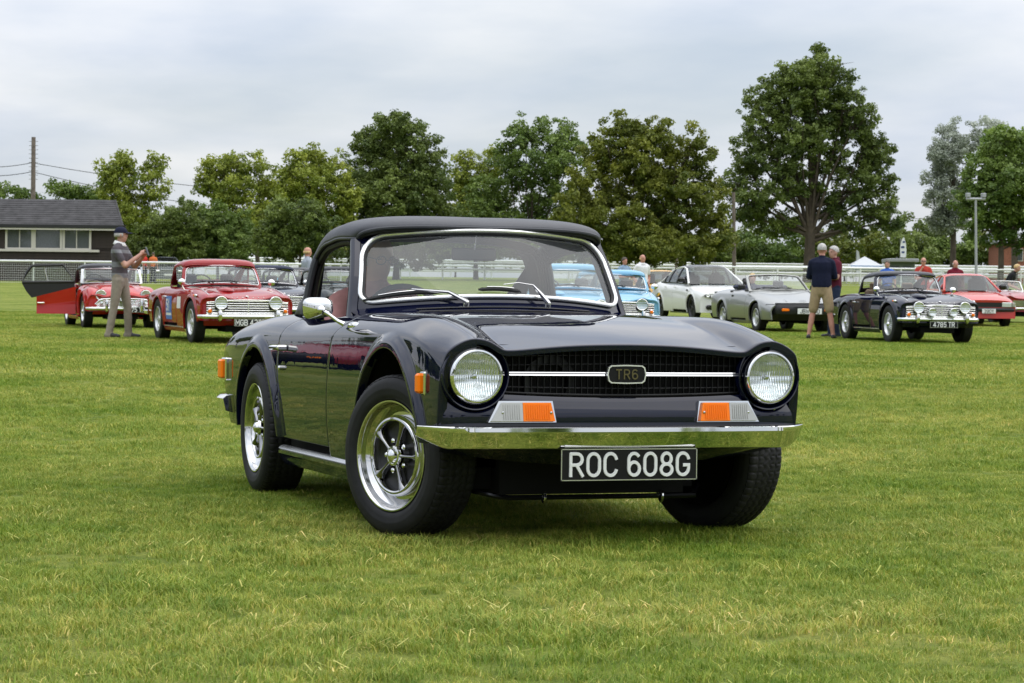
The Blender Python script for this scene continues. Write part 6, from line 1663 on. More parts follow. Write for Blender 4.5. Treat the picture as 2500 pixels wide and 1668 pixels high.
for k, (lb, D, bl, tx, mt) in enumerate((
    ('dark rounded bush behind the fence right of the hut', 134, [(400, 560, 55, 50), (450, 540, 55, 52), (385, 610, 50, 45), (440, 600, 60, 50), (350, 600, 40, 50)], 420, 'leaf_dark'),
    ('dark rounded bush above the roof of the red car with plate MGB', 136, [(520, 545, 55, 50), (570, 560, 50, 50), (500, 600, 55, 50), (560, 610, 60, 45), (480, 565, 40, 45)], 530, 'leaf_mid'),
    ('round dark bush just left of the soft top', 132, [(690, 540, 55, 48), (750, 530, 55, 45), (790, 570, 45, 50), (660, 590, 50, 45), (720, 595, 65, 45), (800, 610, 45, 40)], 730, 'leaf_dark'))):
    tree(lb, D, bl, tx, mt, leaf=.24, dens=.8, seed=20+k, group='bushes behind the fence', name='bush', clump=.4, cat='bush')
for k, (lb, bl, tx, mt) in enumerate((
    ('far low trees showing above the left end of the hut roof', [(15, 470, 45, 30), (70, 480, 30, 20), (-60, 470, 60, 40)], 20, 'leaf_mid'),
    ('far low tree right of the telegraph pole above the hut roof', [(150, 470, 50, 24), (135, 455, 22, 22), (195, 475, 45, 20), (225, 480, 35, 25), (250, 470, 35, 28)], 180, 'leaf_mid'),)):
    tree(lb, 205, bl, tx, mt, leaf=.40, dens=.55, seed=30+k, group='far trees', clump=.7)
# the dim wood far behind fills the gaps low between the crowns
FB = [(-250, 560, 140, 70), (60, 575, 120, 50), (260, 570, 120, 60), (470, 580, 130, 60), (680, 570, 110, 60), (900, 590, 120, 55), (1110, 585, 120, 60), (1330, 590, 130, 55), (1560, 600, 130, 50), (1760, 600, 110, 60), (1900, 605, 110, 55), (2060, 600, 110, 60), (2230, 585, 90, 60), (2330, 600, 90, 50), (2480, 600, 120, 60), (2700, 580, 140, 80)]
for k, b in enumerate(FB):
    tree('dim green tree in the far row, %s' % ('behind the hut', 'left of the hut windows', 'behind the slim forked tree', 'behind the dark bushes', 'left of the yellow-green tree', 'under the large round tree', 'under the small yellow tree', 'under the airy tree', 'under the olive tree', 'beside the wooden pole', 'below the left of the tallest tree', 'below the right of the tallest tree', 'in the gap right of the tallest tree', 'under the silver tree', 'under the right edge tree', 'beyond the right edge')[k],
         225, [b, (b[0]-45, b[1]+18, b[2]*.7, b[3]*.7), (b[0]+50, b[1]+12, b[2]*.7, b[3]*.75), (b[0], b[1]+35, b[2]*1.1, b[3]*.6)], b[0], ('leaf_dark', 'leaf_mid', 'leaf_olive')[k % 3], leaf=.5, dens=.55, seed=60+k, group='far trees', clump=.9)
# trees round the rest of the field, seen only as reflections in paint and chrome
def ring_tree(x, y, h, mt, k):
    rnd = np.random.default_rng(200+k); base = np.array([x, y, gz(x, y)])
    root = thing('tree', 'leafy tree outside the photograph at the edge of the field', 'tree', tuple(base), 0, 'trees round the field outside the photograph'); bl = []
    for q in range(7):
        a = rnd.uniform(0, 6.28); bl.append((np.array([h*.22*math.cos(a)*rnd.random(), h*.22*math.sin(a), h*rnd.uniform(.35, .85)]), np.array([h*.22, h*.22, h*.17])))
    crown_object(root, bl, .34, 160, rnd, 1.2, mt)
    MB().tube([(0, 0, -.3), (0, 0, h*.5), (0, 0, h*.8)], [h*.03, h*.02, h*.005], 6).build('trunk', 'bark', root)
for k, q in enumerate(np.linspace(44, 190, 22)):      # the tree line goes on to the left of the picture
    D_ = 128+14*math.sin(k*2.1); ring_tree(CAM[0]+FH[0]*D_-RH[0]*q, CAM[1]+FH[1]*D_-RH[1]*q, 10+3.5*math.sin(k*2.3), ('leaf_dark', 'leaf_mid', 'leaf_olive')[k % 3], 70+k)
for k, q in enumerate(np.linspace(50, 150, 13)):      # and to the right
    D_ = 172+16*math.sin(k*1.7); ring_tree(CAM[0]+FH[0]*D_+RH[0]*q, CAM[1]+FH[1]*D_+RH[1]*q, 12+4*math.sin(k*2.9), ('leaf_mid', 'leaf_dark', 'leaf_olive')[k % 3], 120+k)
for k in range(14):        # to the left of the car, along the side it mirrors
    d = 55+k*9; x = -118+k*13; ring_tree(x, -62-12*math.sin(k*1.7)+.02*x, 11+4*math.sin(k*2.3), ('leaf_dark', 'leaf_mid', 'leaf_olive')[k % 3], k)
for k in range(9): ring_tree(75+6*math.sin(k*2.1), -70+k*22, 9+3*math.sin(k*1.9), ('leaf_mid', 'leaf_dark')[k % 2], 40+k)
# ------------------------------------------------------------------ fence, hut, poles and tents
M['fence_white'] = pmat('fence_white', (0.78, 0.79, 0.79), rough=0.4, var=0.05)
M['wire_white'] = pmat('wire_white', (0.62, 0.63, 0.64), rough=0.5)
M['dark_boards'] = pmat('dark_boards', (0.026, 0.017, 0.014), rough=0.7, var=0.35, vscale=3)
M['felt_roof'] = pmat('felt_roof', (0.050, 0.048, 0.050), rough=0.9, var=0.35, vscale=2.5, bump=.5, bscale=9)
M['cream_frame'] = pmat('cream_frame', (0.55, 0.52, 0.47), rough=0.5)
M['pole_wood'] = pmat('pole_wood', (0.16, 0.13, 0.11), rough=0.85, var=0.3, vscale=3)
M['galvanised'] = pmat('galvanised', (0.33, 0.34, 0.36), rough=0.5, metal=0.3)
M['tent_white'] = pmat('tent_white', (0.78, 0.80, 0.82), rough=0.7)
M['tent_blue'] = pmat('tent_blue', (0.05, 0.22, 0.55), rough=0.7)
M['kiosk_green'] = pmat('kiosk_green', (0.12, 0.15, 0.12), rough=0.7)
M['brick_red'] = pmat('brick_red', (0.26, 0.10, 0.065), rough=0.85, var=0.25, vscale=6)
M['banner_navy'] = pmat('banner_navy', (0.03, 0.06, 0.20), rough=0.7)
M['curtain'] = pmat('curtain', (0.30, 0.29, 0.29), rough=0.8)
M['hut_glass'] = glass_mat('hut_glass', (0.62, 0.66, 0.68), dirt=0.12)
def rail_fence(label, D, px0, px1, step, h=1.18, mesh=True, rails=(1.0,), rw=.055, brace=False, group=None, dep=None):
    """white rail on posts with welded mesh between; px0..px1 are photograph columns at distance D (or D0->D1)"""
    D0, D1 = (D, D) if not hasattr(D, '__len__') else D
    a, b = on_ground(px0, D0), on_ground(px1, D1); n = max(1, int(np.linalg.norm(b-a)/step)); P = []
    for i in range(n+1):
        p = a+(b-a)*i/n; p[2] = gz(p[0], p[1]); P.append(p)
    root = thing('fence', label, 'fence', tuple(P[0]), 0, group); P = [p-P[0]*0-np.array(root.location) for p in P]
    dr = (P[-1]-P[0])/np.linalg.norm(P[-1]-P[0]); nrm = np.array([-dr[1], dr[0], 0])
    m = MB().tube([(0, 0, -.2), (0, 0, h*.5), (0, 0, h)], rw*.75, 8); m.tube([(-.06, 0, h*.72), (.06, 0, h*.72)], rw*.9, 6); m.tube([(-.06, 0, h*.28), (.06, 0, h*.28)], rw*.9, 6)
    if brace: m.tube([(0, 0, h*.95), (.45*nrm[0], .45*nrm[1], -.1)], rw*.7, 6)
    post = m.build('post', 'fence_white', root)
    for p in P[1:]: link_copy(post, root, tuple(p))
    for r in rails: MB().tube([p+np.array([0, 0, h*r]) for p in P], rw, 8).build('rail', 'fence_white', root)
    if mesh:
        for i in range(n):
            a_, b_ = P[i]+nrm*.03, P[i+1]+nrm*.03; mm = MB()
            for z in np.linspace(.06, h*.90, 9): mm.tube([a_+[0, 0, z], b_+[0, 0, z]], .0065, 4, cap=False)
            k = int(np.linalg.norm(b_-a_)/.11)
            for q in range(1, k): p = a_+(b_-a_)*q/k; mm.tube([p+[0, 0, .04], p+[0, 0, h*.92]], .005, 4, cap=False)
            o = mm.build('wire_mesh', 'wire_white', root, smooth=0); o['kind'] = 'stuff'
    return root
rail_fence('white tubular rail fence with wire mesh in front of the dark hut', 120, -420, 830, 2.45)
rail_fence('white rail fence carrying on to the left of the photograph', (112, 100), -5200, -420, 3.5, mesh=False)
rail_fence('white rail fence with wire mesh behind the navy car on the right', (150, 158), 1690, 2680, 2.9, h=1.22)
rail_fence('white running rail on braced posts crossing behind the cars', (172, 176), 560, 2700, 3.1, h=1.25, mesh=False, rails=(1.0, .62), rw=.085, brace=True)
rail_fence('second white running rail farther back across the course', (192, 196), 500, 2760, 3.4, h=1.45, mesh=False, rails=(1.0, .70, .40), rw=.09)

def build_hut():
    D = 130; s_ = px_m(D); base = on_ground(60, D)
    ang = math.atan2(RH[1], RH[0]); h = thing('hut', 'dark wooden hut with grey felt roof and white-framed windows behind the left fence', 'hut', tuple(base), ang)
    # local x runs to the right of the photograph, y away from the camera
    X = lambda px: (px-60)/s_; zpx = lambda py: (at_depth(60, py, D)-base)[2]
    xr, xl_ = X(276), X(-420); ze, zr = zpx(552), zpx(484); dp = 4.2
    zs, zw0, zw1 = zpx(614), zpx(608), zpx(554)
    wl, wr = X(12), X(222)
    w = MB()     # walls around the window band
    w.box(((xl_+xr)/2, .06, (zw0-.05)/2-.1), (xr-xl_, .12, zw0-.05+.2)); w.box(((wr+xr)/2, .06, (zw0+ze)/2), (xr-wr, .12, ze-zw0+.1)); w.box(((xl_+wl)/2, .06, (zw0+ze)/2), (wl-xl_, .12, ze-zw0+.1))
    w.prism([(xr-.12, .13), (xr, .13), (xr-.85, dp-.1), (xr-.97, dp-.1)], ze, (0, 0, 0), (1, 0, 0), (0, 1, 0)); w.box((xl_+.06, dp/2, ze/2), (.12, dp-.3, ze)); w.box(((xl_+xr)/2-.45, dp, ze/2), (xr-xl_-.9, .12, ze)); w.build('wall', 'dark_boards', h)
    bd = MB().box((0, 0, 0), (xr-xl_-.02, .03, .145)).build('board', 'dark_boards', h, loc=((xl_+xr)/2, -.015, .08))
    z = .24
    while z < zw0-.10: link_copy(bd, h, ((xl_+xr)/2, -.015-.004*(int(z*10) % 2), z)); z += .16
    rb = MB().box((0, 0, 0), (xr-wr-.02, .03, .145)).build('board', 'dark_boards', h, loc=((wr+xr)/2+.03, -.015, z))
    while z < ze: link_copy(rb, h, ((wr+xr)/2+.05, -.015-.004*(int(z*10) % 2), z)); z += .16
    MB().box(((xl_+xr)/2-.5, dp-.2, ze*.5), (xr-xl_-1.3, .05, ze)).build('back_lining', 'curtain', h); MB().box(((xl_+xr)/2-.5, dp*.5, zw0-.35), (xr-xl_-1.4, dp-.5, .06)).build('floor', 'curtain', h)
    ov, oe = .45, X(301)-xr
    ry = dp*.5
    rf = MB(); A = [(xl_-.3, -ov, ze), (X(301), -ov, ze), (X(278)-.36, ry, zr+.03), (xl_-.3, ry, zr+.03)]
    n_ = 12
    for k in range(n_):     # felt courses, each lapping the one below
        t0, t1 = k/n_, (k+1.12)/n_
        L0 = np.array(A[0])*(1-t0)+np.array(A[3])*t0; R0 = np.array(A[1])*(1-t0)+np.array(A[2])*t0; L1 = np.array(A[0])*(1-t1)+np.array(A[3])*t1; R1 = np.array(A[1])*(1-t1)+np.array(A[2])*t1
        up_ = np.array([0, 0, .035]); rf.add([L0+up_, R0+up_, R1+[0, 0, .01], L1+[0, 0, .01], L0, R0], [(0, 1, 2, 3), (4, 5, 1, 0)])
    rf.add([(xl_-.3, ry, zr+.03), (X(278)-.36, ry, zr+.03), (X(301)-.95, dp+ov, ze), (xl_-.3, dp+ov, ze)], [(0, 1, 2, 3)]); rf.add([A[1], (X(301)-.95, dp+ov, ze), A[2]], [(0, 1, 2)]); rf.build('roof', 'felt_roof', h)
    MB().box(((xl_+X(301))/2, -ov, ze-.02), (X(301)-xl_+.3, .05, .20)).build('gutter_board', 'black_satin', h); MB().box(((xl_+X(301))/2, -ov+.03, ze-.17), (X(301)-xl_+.3, .04, .10)).build('fascia_board', 'cream_frame', h)
    bar = MB().tube([A[1], A[2]], .06, 5).build('barge_board', 'felt_roof', h)
    # window band
    px = [12, 79, 151, 222]
    for a, b, mid in ((12, 79, 46), (81, 149, None), (152, 220, 185)):
        wn = thing('window', None, None); wn.parent = h
        x0, x1 = X(a), X(b); fr = MB()
        for x in (x0+.04, x1-.04): fr.box((x, -.05, (zw0+zw1)/2), (.12, .10, zw1-zw0))
        for zz in (zw0+.03, zw1-.03): fr.box(((x0+x1)/2, -.05, zz), (x1-x0-.16, .09, .08))
        if mid: fr.box((X(mid), -.05, (zw0+zw1)/2), (.05, .08, zw1-zw0-.1))
        fr.build('window_frame', 'cream_frame', wn); MB().box(((x0+x1)/2, -.01, (zw0+zw1)/2), (x1-x0-.1, .02, zw1-zw0)).build('pane', 'hut_glass', wn)
    MB().box(((X(-20)+X(241))/2, -.10, zs+.06), (X(241)-X(-20), .18, .13)).build('window_sill', 'cream_frame', h)
    return h
build_hut()
def pole(label, px, D, top_y, w, mat='pole_wood', lean=0, name='telegraph_pole'):
    b = on_ground(px, D); t = at_depth(px+lean, top_y, D); r = thing(name, label, 'pole', tuple(b)); v = t-b
    MB().tube([(0, 0, -.5), v*.5, v], [w*.6, w*.52, w*.45], 10).build('shaft', mat, r)
    return r, t
r, t1 = pole('weathered wooden telegraph pole rising behind the hut roof', 78, 150, 335, .30, lean=4)
st = MB()
for k in range(10): z = (t1-np.array(r.location))*(.97-.03*k); st.tube([z+[RH[0]*.30, RH[1]*.30, 0], z-[RH[0]*.30, RH[1]*.30, 0]], .02, 4)
st.build('climbing_step', 'galvanised', r)['kind'] = 'stuff'
M['wire_dark'] = pmat('wire_dark', (0.03, 0.03, 0.035), rough=0.6)
for (lb, a, b, sag) in (('upper overhead wire running left from the telegraph pole', (80, 397, 150), (-120, 397, 150), .3), ('lower overhead wire running left from the telegraph pole', (80, 419, 150), (-120, 418, 150), .3), ('upper overhead wire from the pole to the right above the trees', (80, 398, 150), (980, 470, 200), .8), ('lower overhead wire from the pole to the right above the trees', (80, 420, 150), (980, 512, 200), 1.2), ('overhead wire in the gap right of the tallest tree', (2080, 518, 230), (2420, 532, 230), .4)):
    p, q = at_depth(*a), at_depth(*b); w = MB().tube([p*(1-t)+q*t-np.array([0, 0, sag*4*t*(1-t)])-p for t in np.linspace(0, 1, 14)], .022, 4).build('overhead_wire', 'wire_dark', loc=tuple(p)); tag(w, lb, 'wire', 'overhead wires')
pole('wooden telegraph pole right of the olive tree', 1791, 166, 470, .26); pole('thin wooden pole top showing inside the olive tree', 1650, 172, 372, .20)
lp, tl = pole('tall grey floodlight post with crossarm on the right', 2382, 148, 486, .16, 'galvanised', name='lamp_post')
v = tl-np.array(lp.location); rx3 = np.array([RH[0], RH[1], 0])
MB().tube([v-rx3*.62, v+rx3*.62], .10, 6).build('crossarm', 'galvanised', lp)
for s_ in (-.5, .5): MB().rbox(v+rx3*s_+[0, 0, .24], (.30, .26, .28), .03).build('floodlight', 'galvanised', lp)
def gazebo():
    D = 182; b = on_ground(2108, D); s_ = px_m(D); g = thing('gazebo', 'white and blue peaked gazebo tent beyond the right fence', 'tent', tuple(b), math.atan2(RH[1], RH[0]))
    w = 78/s_/2; ze = (at_depth(2108, 650, D)-b)[2]; zp = (at_depth(2108, 626, D)-b)[2]
    MB().add([(-w, -w, ze), (w, -w, ze), (w, w, ze), (-w, w, ze), (0, 0, zp)], [(0, 1, 4), (1, 2, 4), (2, 3, 4), (3, 0, 4)]).build('canopy', 'tent_white', g, smooth=0)
    for a in range(4): m = MB().box((0, -w-.02, ze-.12), (2*w, .03, .26)); m.xform(Matrix.Rotation(a*math.pi/2, 4, 'Z')).build('valance', 'tent_blue' if a % 2 == 0 else 'tent_white', g)
    for sx in (-1, 1):
        for sy in (-1, 1): MB().box((sx*w*.97, sy*w*.97, ze/2), (.07, .07, ze)).build('tent_leg', 'tent_white', g)
gazebo()
def kiosk():
    D = 172; b = on_ground(2200, D); s_ = px_m(D); k = thing('kiosk', 'low grey-green kiosk with flat roof beyond the right fence', 'kiosk', tuple(b), math.atan2(RH[1], RH[0]))
    w = 62/s_; zt = (at_depth(2200, 640, D)-b)[2]
    MB().box((0, 1.0, zt/2), (w, 2.0, zt)).build('wall', 'kiosk_green', k); MB().rbox((0, .9, zt+.12), (w+.5, 2.6, .26), .04).build('roof', 'galvanised', k)
    for x in (-.55, .35): MB().box((x, -.012, zt-.55), (.6, .03, .5)).build('window', 'glass_dark', k)
    ba = thing('banner_flag', 'slim blue and white banner standing on the kiosk roof', 'flag', tuple(np.array(b)+[RH[0]*.05, RH[1]*.05, zt+.25]), math.atan2(RH[1], RH[0])); hh = 50/s_
    out = [(-.18, 0), (.22, 0), (.26, hh*.35), (.20, hh*.7), (.06, hh), (-.10, hh*.85), (-.22, hh*.5)]
    MB().prism(out, .05, (0, 0, .1), (1, 0, 0), (0, 0, 1)).build('cloth', 'tent_white', ba)
    for (x, z, w_, h_) in ((0, .25, .22, .18), (-.03, .5, .25, .2), (.05, .75, .18, .16)): MB().box((x, -.062, .1+z*hh), (w_, .01, h_*hh*.5)).build('print', 'banner_navy', ba)
    MB().tube([(-.2, 0, 0), (-.2, 0, hh)], .02, 5).build('staff', 'galvanised', ba)
kiosk()
def feather(label, px, D, y0, y1):
    b = on_ground(px, D); s_ = px_m(D); z1 = (at_depth(px, y0, D)-b)[2]; f = thing('feather_flag', label, 'flag', tuple(b), math.atan2(RH[1], RH[0]))
    MB().tube([(0, 0, 0), (0, 0, z1)], .025, 5).build('staff', 'galvanised', f); MB().prism([(0, .8), (.28, .8), (.32, z1*.7), (.20, z1*.95), (0, z1)], .02, (0, 0, 0), (1, 0, 0), (0, 0, 1)).build('cloth', 'tent_white', f)
feather('small white feather flag left of the wooden pole', 1690, 170, 625, 655)
feather('white feather flag beside the gazebo tent', 2088, 186, 610, 650)
def sign_board():
    D = 140; b = on_ground(460, D); z = (at_depth(460, 620, D)-b)[2]; g = thing('sign_board', 'white sign board on a post behind the red car roof', 'sign', tuple(b), math.atan2(RH[1], RH[0]))
    MB().box((0, 0, z), (.62, .05, .22)).build('board', 'tent_white', g); MB().box((.26, .04, z/2), (.07, .05, z)).build('post', 'tent_white', g)
sign_board()
def house():
    D = 215; b = on_ground(2560, D); s_ = px_m(D); h = thing('house', 'red brick house half hidden by the trees at the right edge', 'house', tuple(b), math.atan2(RH[1], RH[0]))
    MB().box((0, 3, 1.9), (9, 6, 3.8)).build('wall', 'brick_red', h)
    MB().add([(-4.9, -.4, 3.8), (4.9, -.4, 3.8), (4.9, 3, 5.6), (-4.9, 3, 5.6), (-4.9, 6.4, 3.8), (4.9, 6.4, 3.8)], [(0, 1, 2, 3), (3, 2, 5, 4), (0, 3, 4), (1, 5, 2)]).build('roof', 'galvanised', h, smooth=0)
    for x in (-3, -1, 1, 3):
        w = MB().box((x, -.03, 2.7), (1.0, .08, 1.2)).build('window', 'cream_frame', h); MB().box((x, -.09, 2.7), (.84, .04, 1.04)).build('pane', 'glass_dark', w)
house()
# ------------------------------------------------------------------ people
_cloth = {}
def cloth(c, rough=0.85):
    k = tuple(round(q, 4) for q in c)
    if k not in _cloth: _cloth[k] = pmat('cloth_%d' % len(_cloth), c, rough=rough, var=0.12, vscale=18, spec=0.2, bump=.25, bscale=22)
    return _cloth[k]
M['hair_grey'] = pmat('hair_grey', (0.42, 0.41, 0.39), rough=0.7, var=0.3, vscale=40)
M['hair_brown'] = pmat('hair_brown', (0.06, 0.04, 0.028), rough=0.6, var=0.3, vscale=40)
M['hair_blond'] = pmat('hair_blond', (0.55, 0.38, 0.17), rough=0.6, var=0.3, vscale=40)
M['skin_red'] = pmat('skin_red', (0.50, 0.24, 0.175), rough=0.55, var=0.12, vscale=14)
M['eye_dark'] = pmat('eye_dark', (0.02, 0.015, 0.012), rough=0.3)
M['shoe_dark'] = pmat('shoe_dark', (0.02, 0.02, 0.022), rough=0.6)
def seg_d(P, a, b, ra, rb):
    ab = b-a; t = np.clip(((P-a)@ab)/(ab@ab+1e-12), 0, 1); return np.linalg.norm(P-(a+t[:, None]*ab), axis=1)-(ra+(rb-ra)*t)
def person(label, loc, face, H=1.76, shirt=(.3, .3, .3), legs=(.05, .05, .05), arms='hang', hair='hair_grey', cap=None, sleeve='short', shorts=False, vox=.02, head_turn=0, head_tilt=0, seated=False, collar=None, bands=None, belly=1.0, bald=False, glasses=False, lean=0.0, group='people at the car show', phone=False, stance=.10, stride=.0, skin='skin', name='person', beard=False):
    """local x = the way the body faces; origin between the feet (or under the seat)"""
    k = H/1.76; root = thing(name, label, 'person', loc, face, group)
    mats = [M[skin], cloth(shirt), cloth(legs), M['shoe_dark']]; prims = []     # (pts, radii, flat, material)
    V = lambda *p: np.array(p, float)*k
    ln = lambda z: lean*(z-.92) if z > .92 else 0
    hipz = .93 if not seated else .22
    up = 0 if not seated else .22-.93
    tz = lambda z: z+up
    T = [(.90, .165, .78), (.98, .170*belly, .80), (1.08, .165*belly, .80*belly), (1.20, .175, .74), (1.32, .195, .66), (1.40, .190, .60), (1.45, .135, .62), (1.49, .07, .9)]
    prims.append(([V(ln(z)-.01, 0, tz(z)) for z, r, f in T], [r*k for z, r, f in T], .66*belly**.5, 1))
    for sd in (-1, 1): prims.append(([V(ln(1.42), sd*.08, tz(1.43)), V(ln(1.40), sd*.175, tz(1.395))], [.075*k, .072*k], 1, 1))
    prims.append(([V(ln(1.44)-.01, 0, tz(1.44)), V(ln(1.5)+.005, 0, tz(1.54))], [.062*k, .056*k], 1, 0))
    hc = V(ln(1.6)+.015, 0, tz(1.625))
    for sd in (-1, 1):
        hip = V(0, sd*.085, tz(.91))
        if seated:
            kn = V(.44, sd*.12, tz(.93)+.06); an = V(.72, sd*.12, tz(.93)-.30); prims.append(([hip, (hip+kn)/2, kn], [.095*k, .085*k, .062*k], 1, 2)); prims.append(([kn, an], [.06*k, .045*k], 1, 2))
            continue
        kn = V(.015+.02*sd+stride*.45*sd, sd*(.085+stance*.25), .50); an = V(-.015+stride*sd, sd*(.08+stance*.5), .085)
        if shorts:
            md = hip*.12+kn*.88; prims.append(([hip, (hip+md)/2, md], [.105*k, .100*k, .088*k], 1, 2)); prims.append(([md, kn, kn*.45+an*.55, an], [.058*k, .054*k, .054*k, .036*k], 1, 0))
        else:
            prims.append(([hip, (hip+kn)/2, kn], [.100*k, .084*k, .066*k], 1, 2)); prims.append(([kn, kn*.5+an*.5, an, an+V(-.008, 0, -.045)], [.064*k, .064*k, .060*k, .070*k], 1, 2))
        prims.append(([an+V(-.05, 0, -.04), an+V(.06, sd*.012, -.045), an+V(.17, sd*.03, -.055)], [.040*k, .042*k, .034*k], 1, 3))
    hands = []
    for sd in (-1, 1):
        sh = V(ln(1.39), sd*.185, tz(1.385))
        if arms == 'hang': el, wr = V(-.03, sd*.245, tz(1.11)), V(.05, sd*.25, tz(.88))
        elif arms == 'crossed': el, wr = V(.10, sd*.235, tz(1.13)), V(.20, -sd*.10, tz(1.19+.03*sd))
        elif arms == 'folded': el, wr = V(.06, sd*.245, tz(1.14)), V(.22, sd*.02, tz(1.12))
        elif arms == 'phone': el, wr = V(.16, sd*.20, tz(1.13)), V(.36, sd*.05, tz(1.28+.04*(sd < 0)))
        elif arms == 'chin': el, wr = (V(.12, sd*.22, tz(1.14)), V(.16, .05*sd, tz(1.42))) if sd < 0 else (V(.10, sd*.235, tz(1.13)), V(.20, -sd*.10, tz(1.14)))
        elif arms == 'pocket': el, wr = V(-.08, sd*.27, tz(1.12)), V(.03, sd*.20, tz(.93))
        elif arms == 'wheel': el, wr = V(.20, sd*.25, tz(1.16)), V(.40, sd*.17, tz(1.22))
        elif arms == 'forward': el, wr = V(.22, sd*.22, tz(1.08)), V(.44, sd*.16, tz(.98))
        cut = .62 if sleeve == 'short' else 1.0; m_ = sh*(1-cut)+el*cut
        prims.append(([sh, m_], [.066*k, (.060 if sleeve == 'short' else .05)*k], 1, 1))
        if sleeve == 'short': prims.append(([m_-(el-sh)*.05, el], [.046*k, .042*k], 1, 0)); prims.append(([el, el*.4+wr*.6, wr], [.043*k, .038*k, .028*k], 1, 0))
        else: prims.append(([el, el*.15+wr*.85], [.05*k, .04*k], 1, 1)); prims.append(([el*.15+wr*.85, wr], [.03*k, .028*k], 1, 0))
        hands.append((el, wr, sd))
    mb = MB(); info = []
    for pts, rad, fl, m_ in prims:
        P = [pts[0]-(pts[1]-pts[0])*1e-3]+list(pts); rr = [rad[0]]+list(rad)
        # rounded ends
        d0 = (pts[0]-pts[1]); d0 /= np.linalg.norm(d0); d1 = (pts[-1]-pts[-2]); d1 /= np.linalg.norm(d1)
        q = [pts[0]+d0*rad[0]*.8, pts[0]+d0*rad[0]*.5]+list(pts)+[pts[-1]+d1*rad[-1]*.5, pts[-1]+d1*rad[-1]*.8]
        w_ = [rad[0]*.45, rad[0]*.85]+list(rad)+[rad[-1]*.85, rad[-1]*.45]
        mb.tube(q, w_, 12, flat=fl if fl != 1 else None)
        for i in range(len(pts)-1): info.append((pts[i], pts[i+1], rad[i]*(fl if fl != 1 else 1)**.5, rad[i+1]*(fl if fl != 1 else 1)**.5, m_))
    # head with jaw, nose, ears
    Rh = Matrix.Rotation(R(head_turn), 3, 'Z') @ Matrix.Rotation(R(head_tilt), 3, 'Y')
    hp = lambda x, y, z: hc+np.array(Rh @ Vector((x*k, y*k, z*k)))
    for c_, r_ in (((-.008, 0, .03), (.098, .077, .090)), ((.012, 0, -.035), (.080, .064, .080)), ((.035, 0, -.075), (.045, .045, .040)), ((.088, 0, -.012), (.022, .013, .022)), ((.06, 0, .02), (.035, .055, .03)), ((.0, .078, -.01), (.022, .012, .032)), ((.0, -.078, -.01), (.022, .012, .032)), ((.062, 0, -.052), (.028, .026, .012))):
        mb.ellipsoid(hp(*c_), [q*k for q in r_], 14, 10, Rh)
    info.append((hp(0, 0, -.06), hp(0, 0, .06), .09*k, .09*k, 0))
    # hands: palm, four fingers, thumb
    fm = MB()
    for el, wr, sd in hands:
        d = (wr-el)/np.linalg.norm(wr-el)
        if arms in ('phone', 'wheel'): d = d*.7+np.array([0, -sd*.4, .5]); d /= np.linalg.norm(d)
        n_ = np.cross(d, [0, 0, 1.0]); n_ = n_/(np.linalg.norm(n_)+1e-9); b_ = np.cross(n_, d)
        ws_ = n_ if arms in ('crossed', 'folded', 'chin', 'phone', 'wheel') else np.array([1.0, 0, 0])-d*d[0]; ws_ = ws_/np.linalg.norm(ws_); cu = np.cross(d, ws_)*(-sd)
        if arms in ('crossed', 'folded', 'chin', 'phone', 'wheel'): cu = np.array([0, 0, -1.0])
        pc = wr+d*.045*k
        mb.ellipsoid(pc, [.05*k, .05*k, .05*k] if False else [.045*k, .034*k, .034*k], 12, 8)
        info.append((wr, pc+d*.06*k, .035*k, .03*k, 0))
        for q, ln_ in ((-1.5, .062), (-.5, .074), (.5, .078), (1.5, .068)):
            a = pc+d*.03*k+ws_*q*.018*k; m_ = a+d*ln_*.5*k+cu*.012*k; e = m_+d*ln_*.35*k+cu*.035*k
            fm.tube([a, m_, e, e+(e-m_)*.1], [.0095*k, .009*k, .0075*k, .003*k], 6)
        a = pc-ws_*.03*k; e = a-ws_*.022*k+d*.035*k; fm.tube([pc, a, e, e+d*.022*k+cu*.012*k], [.014*k, .012*k, .0095*k, .004*k], 6)
    me = bpy.data.meshes.new('body'); me.from_pydata(mb.v, [], mb.f); me.update()
    tmp = bpy.data.objects.new('tmp', me); col.objects.link(tmp)
    rm = tmp.modifiers.new('r', 'REMESH'); rm.mode = 'VOXEL'; rm.voxel_size = vox
    sm = tmp.modifiers.new('s', 'SMOOTH'); sm.iterations = 3; sm.factor = .5
    dg = bpy.context.evaluated_depsgraph_get(); m2 = bpy.data.meshes.new_from_object(tmp.evaluated_get(dg)); bpy.data.objects.remove(tmp); bpy.data.meshes.remove(me)
    nv = len(m2.vertices)
    # join the fingers into the same body mesh
    co = np.empty(nv*3); m2.vertices.foreach_get('co', co); vv = [tuple(p) for p in co.reshape(-1, 3)]; ff = [tuple(p.vertices) for p in m2.polygons]; nf = len(ff)
    ff += [tuple(i+nv for i in f) for f in fm.f]; vv += fm.v
    body = bpy.data.meshes.new('body'); body.from_pydata(vv, [], ff); body.update(); bpy.data.meshes.remove(m2)
    for m_ in mats: body.materials.append(m_)
    bmi = 4; band_m = None
    if bands: body.materials.append(cloth(bands[0])); 
    C = np.empty(len(ff)*3); body.polygons.foreach_get('center', C); C = C.reshape(-1, 3)
    best = np.full(len(ff), 9.0); mi = np.zeros(len(ff), np.int32)
    for a, b, ra, rb, m_ in info:
        d = seg_d(C, np.array(a), np.array(b), ra, rb); u = d < best; best[u] = d[u]; mi[u] = m_
    mi[nf:] = 0
    if not seated: mi[(mi == 1) & (C[:, 2] < .945*k)] = 2
    if bands:
        zz = C[:, 2]/k-up
        for z0, z1 in bands[1]: mi[(mi == 1) & (zz > z0) & (zz < z1)] = 4
